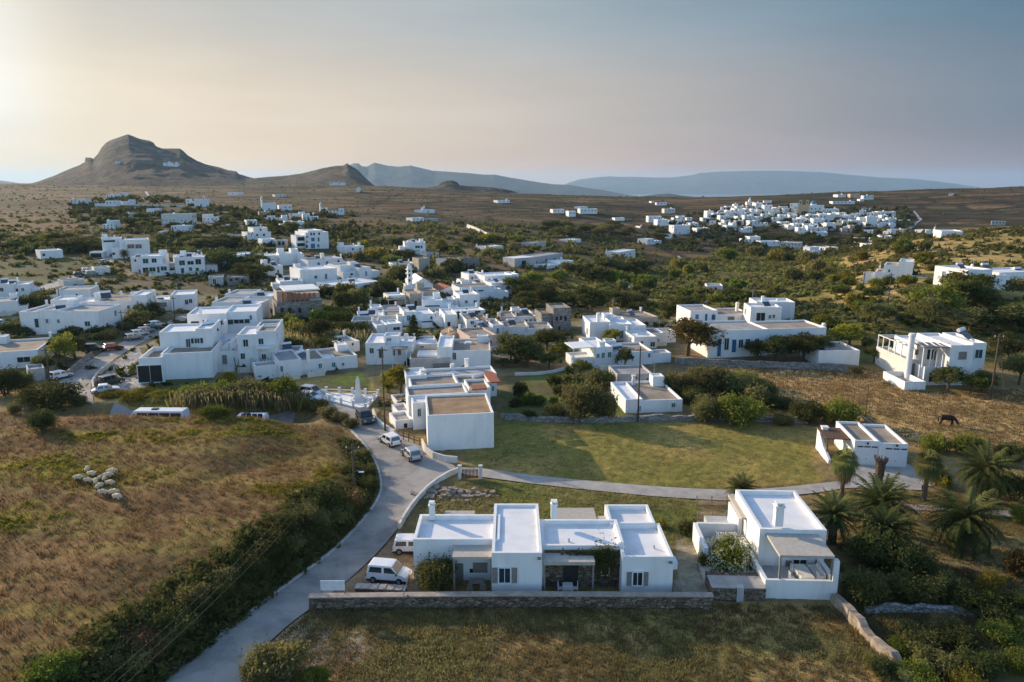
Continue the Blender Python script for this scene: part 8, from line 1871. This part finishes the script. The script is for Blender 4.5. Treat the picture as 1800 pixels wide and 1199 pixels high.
# ------------------------------------------------------------------ scrub and grasses nobody could count
def mass(name, X, Y, Wd, Hh, m, label, cat, nleaf=7, seed=1, size=.36, var=None):
    rs = np.random.RandomState(seed); n = len(X); Z = H(X, Y); k = np.repeat(np.arange(n), nleaf); N = len(k)
    d = rs.normal(size=(N, 3)); d /= np.linalg.norm(d, axis=1, keepdims=True); d[:, 2] = np.abs(d[:, 2])
    r = rs.uniform(.45, 1.0, N)[:, None]
    P = np.stack([X[k], Y[k], Z[k]], 1) + d * r * np.stack([Wd[k] * .5, Wd[k] * .5, Hh[k]], 1)
    V, F, vv = leaf_quads(P, d, np.minimum(Wd[k], Hh[k] * 1.6) * size, np.clip(rs.uniform(0, 1, n)[k] * .6 + rs.uniform(0, .4, N), 0, 1), rs=rs)
    return tag(link(bpy.data.objects.new(name, leaf_mesh(name, V, F, vv, M[m]))), label, cat, kind='stuff')
def far_scrub(n, seed, m, label):
    rs = np.random.RandomState(seed); y = np.exp(rs.uniform(math.log(170), math.log(1600), n * 7)); t = rs.uniform(-.78, .78, n * 7); x = t * y
    gx = x / 62 + .35 * vnoise(x / 60, y / 60, 31); gy = y / 42 + .35 * vnoise(x / 60, y / 60, 37)
    ix = np.floor(gx).astype(np.int64); iy = np.floor(gy).astype(np.int64); d1 = np.full(len(x), 9.); d2 = np.full(len(x), 9.)
    for a in (-1, 0, 1):
        for b in (-1, 0, 1):
            d = np.hypot(gx - (ix + a + .15 + .7 * _hash(ix + a, iy + b, 5)), gy - (iy + b + .15 + .7 * _hash(ix + a, iy + b, 6))); c = d < d1; d2 = np.where(c, d1, np.minimum(d2, d)); d1 = np.where(c, d, d1)
    e = sstep(.09, .03, d2 - d1); f = sstep(.54, .66, fbm(x / 75, y / 45, 51, 4)) * sstep(520, 300, y); g = sstep(.60, .66, fbm(x / 120, y / 9, 49, 3)); keep = rs.uniform(0, 1, len(x)) < np.clip(e * .9 + f * .25 + g * .6, 0, 1)
    x, y = x[keep][:n], y[keep][:n]; w = rs.uniform(1.2, 3.4, len(x)) * (.8 + y / 1300) * (1 - .42 * sstep(420, 600, y)); mass('scrub', x, y, w, w * rs.uniform(.25, .5, len(x)), m, label, 'scrub', 9, seed)
far_scrub(6500, 31, 'lf_dark', 'dark scrub along the field walls of the far slopes'); far_scrub(4200, 32, 'lf_olive', 'olive green scrub in the far fields')
def zone_scrub(poly, n, w0, w1, hr, m, label, seed, nleaf=9):
    P = np.array([tuple(G(*q)[:2]) for q in poly]); rs = np.random.RandomState(seed); lo, hi = P.min(0), P.max(0); x = rs.uniform(lo[0], hi[0], n * 6); y = rs.uniform(lo[1], hi[1], n * 6)
    k = (poly_sd(x, y, P) > 0) & (rs.uniform(0, 1, n * 6) < sstep(.38, .62, fbm(x / 14, y / 14, seed, 3))); x, y = x[k][:n], y[k][:n]; w = rs.uniform(w0, w1, len(x)); mass('undergrowth', x, y, w, w * rs.uniform(*hr, len(x)), m, label, 'undergrowth', nleaf, seed)
zone_scrub(ZONES[9][1], 600, .8, 2.6, (.3, .6), 'lf_green', 'green undergrowth of the valley floor', 40); zone_scrub(ZONES[9][1], 2200, .6, 2.8, (.3, .6), 'lf_olive', 'low olive undergrowth of the valley floor', 41); zone_scrub([(1390, 452), (1560, 432), (1640, 445), (1700, 500), (1700, 540), (1500, 540), (1420, 500)], 520, .7, 2.0, (.25, .5), 'lf_olive', 'low undergrowth of the sunny right hillside', 42); zone_scrub(ZONES[11][1], 500, .8, 2.2, (.4, .7), 'lf_dark', 'dark undergrowth of the right hand wood', 43); zone_scrub([(120, 360), (270, 345), (440, 372), (620, 372), (640, 430), (440, 440), (250, 412), (130, 400)], 900, 2, 6, (.35, .7), 'lf_dark', 'dark trees and scrub of the upper hamlet', 46); zone_scrub([(0, 418), (170, 425), (330, 428), (480, 445), (460, 500), (300, 445), (170, 447), (0, 447)], 420, 2, 5, (.4, .8), 'lf_dark', 'dark hedge scrub behind the upper houses', 47); zone_scrub([(560, 400), (900, 395), (1130, 410), (1130, 470), (900, 480), (680, 480), (590, 440)], 1300, 1.5, 4.5, (.35, .6), 'lf_olive', 'olive scrub of the middle groves', 48); zone_scrub([(1130, 405), (1250, 365), (1600, 365), (1640, 425), (1450, 450), (1250, 445), (1130, 435)], 900, 2, 6, (.4, .8), 'lf_dark', 'dark trees and scrub of the far village', 49)
zone_scrub(ZONES[0][1], 1500, .7, 2.0, (.4, .8), 'lf_dark', 'dark weeds and shrubs between the village houses', 44)
_sx = np.random.RandomState(77); _y = _sx.uniform(30, 93, 2600); _x = np.interp(_y, [p.y for p in _pl], [p.x for p in _pl]); _q = np.abs(_sx.normal(0, 2.3, 2600)) + .35; _x = _x - _q * 1.1; _k = _q < np.where(_y < 72, 6.5, 3); _x, _y, _q = _x[_k], _y[_k], _q[_k]; _w = _sx.uniform(.7, 1.9, len(_x)) * np.where(_y < 74, 1, .6)
mass('undergrowth', _x, _y, _w, _w * _sx.uniform(.5, .9, len(_x)), 'lf_dark', 'tangled dark undergrowth covering the road bank', 'undergrowth', 46, 45, .1)
def grass(name, poly, n, hgt, m, label, seed, world=False, blades=5, spread=.16, thr=None, avoid=('road', 'path', 'forecourt')):
    P = np.array(poly) if world else np.array([tuple(G(*q)[:2]) for q in poly]); rs = np.random.RandomState(seed); lo, hi = P.min(0), P.max(0); x = rs.uniform(lo[0], hi[0], n * 4); y = rs.uniform(lo[1], hi[1], n * 4)
    k = (poly_sd(x, y, P) > .2) & (y > 38)
    if thr: k &= fbm(x / 3.5, y / 3.5, seed, 3) > thr
    for a in avoid: k &= poly_sd(x, y, RPOLY[a]) < -.3
    x, y = x[k][:n], y[k][:n]; n = len(x); z = H(x, y); q = np.repeat(np.arange(n), blades); N = len(q); patch = fbm(x / 6, y / 6, seed + 3, 3)
    h = hgt * (.45 + patch)[q] * rs.uniform(.5, 1.25, N); a = rs.uniform(0, 6.283, N); ox = rs.normal(0, spread, N); oy = rs.normal(0, spread, N); ln = rs.uniform(.2, .8, N) * h; w = .028 + .02 * rs.uniform(0, 1, N)
    b = np.stack([x[q] + ox, y[q] + oy, z[q] - .03], 1); s = np.stack([-np.sin(a) * w, np.cos(a) * w, 0 * w], 1); tip = b + np.stack([np.cos(a) * ln, np.sin(a) * ln, h], 1)
    V = np.stack([b - s, b + s, tip + s * .3, tip - s * .3], 1).reshape(-1, 3); vv = np.repeat(np.clip(patch[q] * .9 + rs.uniform(-.25, .35, N), 0, 1), 4)
    tag(link(bpy.data.objects.new(name, leaf_mesh(name, V, np.arange(4 * N).reshape(N, 4), vv, M[m]))), label, 'grass', kind='stuff')
grass('dry_grass', PLAT, 26000, .36, 'lf_dry', 'dry brown grass of the raised field', 51, True, blades=6)
grass('dry_grass', ZONES[19][1], 9000, .2, 'lf_dry', 'dry grass of the field in front of the stone wall', 52, blades=6); grass('grass', ZONES[19][1], 5000, .2, 'lf_grass', 'green weeds in the field before the stone wall', 53, thr=.52)
grass('grass', ZONES[13][1], 9000, .1, 'lf_grass', 'short grass of the mown green field', 54); grass('grass', ZONES[15][1], 6000, .24, 'lf_grass', 'green grass strip behind the long white house', 55); grass('dry_grass', ZONES[12][1], 12000, .3, 'lf_dry', 'dry golden grass of the horse field', 56); grass('dry_grass', ZONES[17][1], 5000, .2, 'lf_dry', 'dry lawn under the palms', 57); grass('grass', ZONES[18][1], 9000, .4, 'lf_grass', 'rank weeds of the dark garden', 58, thr=.45)
grass('weeds', [(x, y) for x, y in ((190, 680), (260, 685), (490, 672), (560, 690), (545, 712), (330, 718), (212, 720))], 5000, .5, 'lf_grass', 'yellow green weeds between the road bend and the village', 59, avoid=('road', 'road2', 'roadback', 'apron'))
for i, (cx, cy, rx, ry) in enumerate(YP):
    _r = np.random.RandomState(90 + i); n = int(26 * rx * ry); x = cx + _r.normal(0, .55, n) * rx; y = cy + _r.normal(0, .6, n) * ry; k = fbm(x / 2.2, y / 1.6, 70 + i, 3) > .48; x, y = x[k], y[k]; w = _r.uniform(.35, .9, len(x))
    mass('weeds', x, y, w, w * .45, 'lf_yellow', 'yellow green weeds on the raised field', 'weeds', 22, 70 + i, .13)
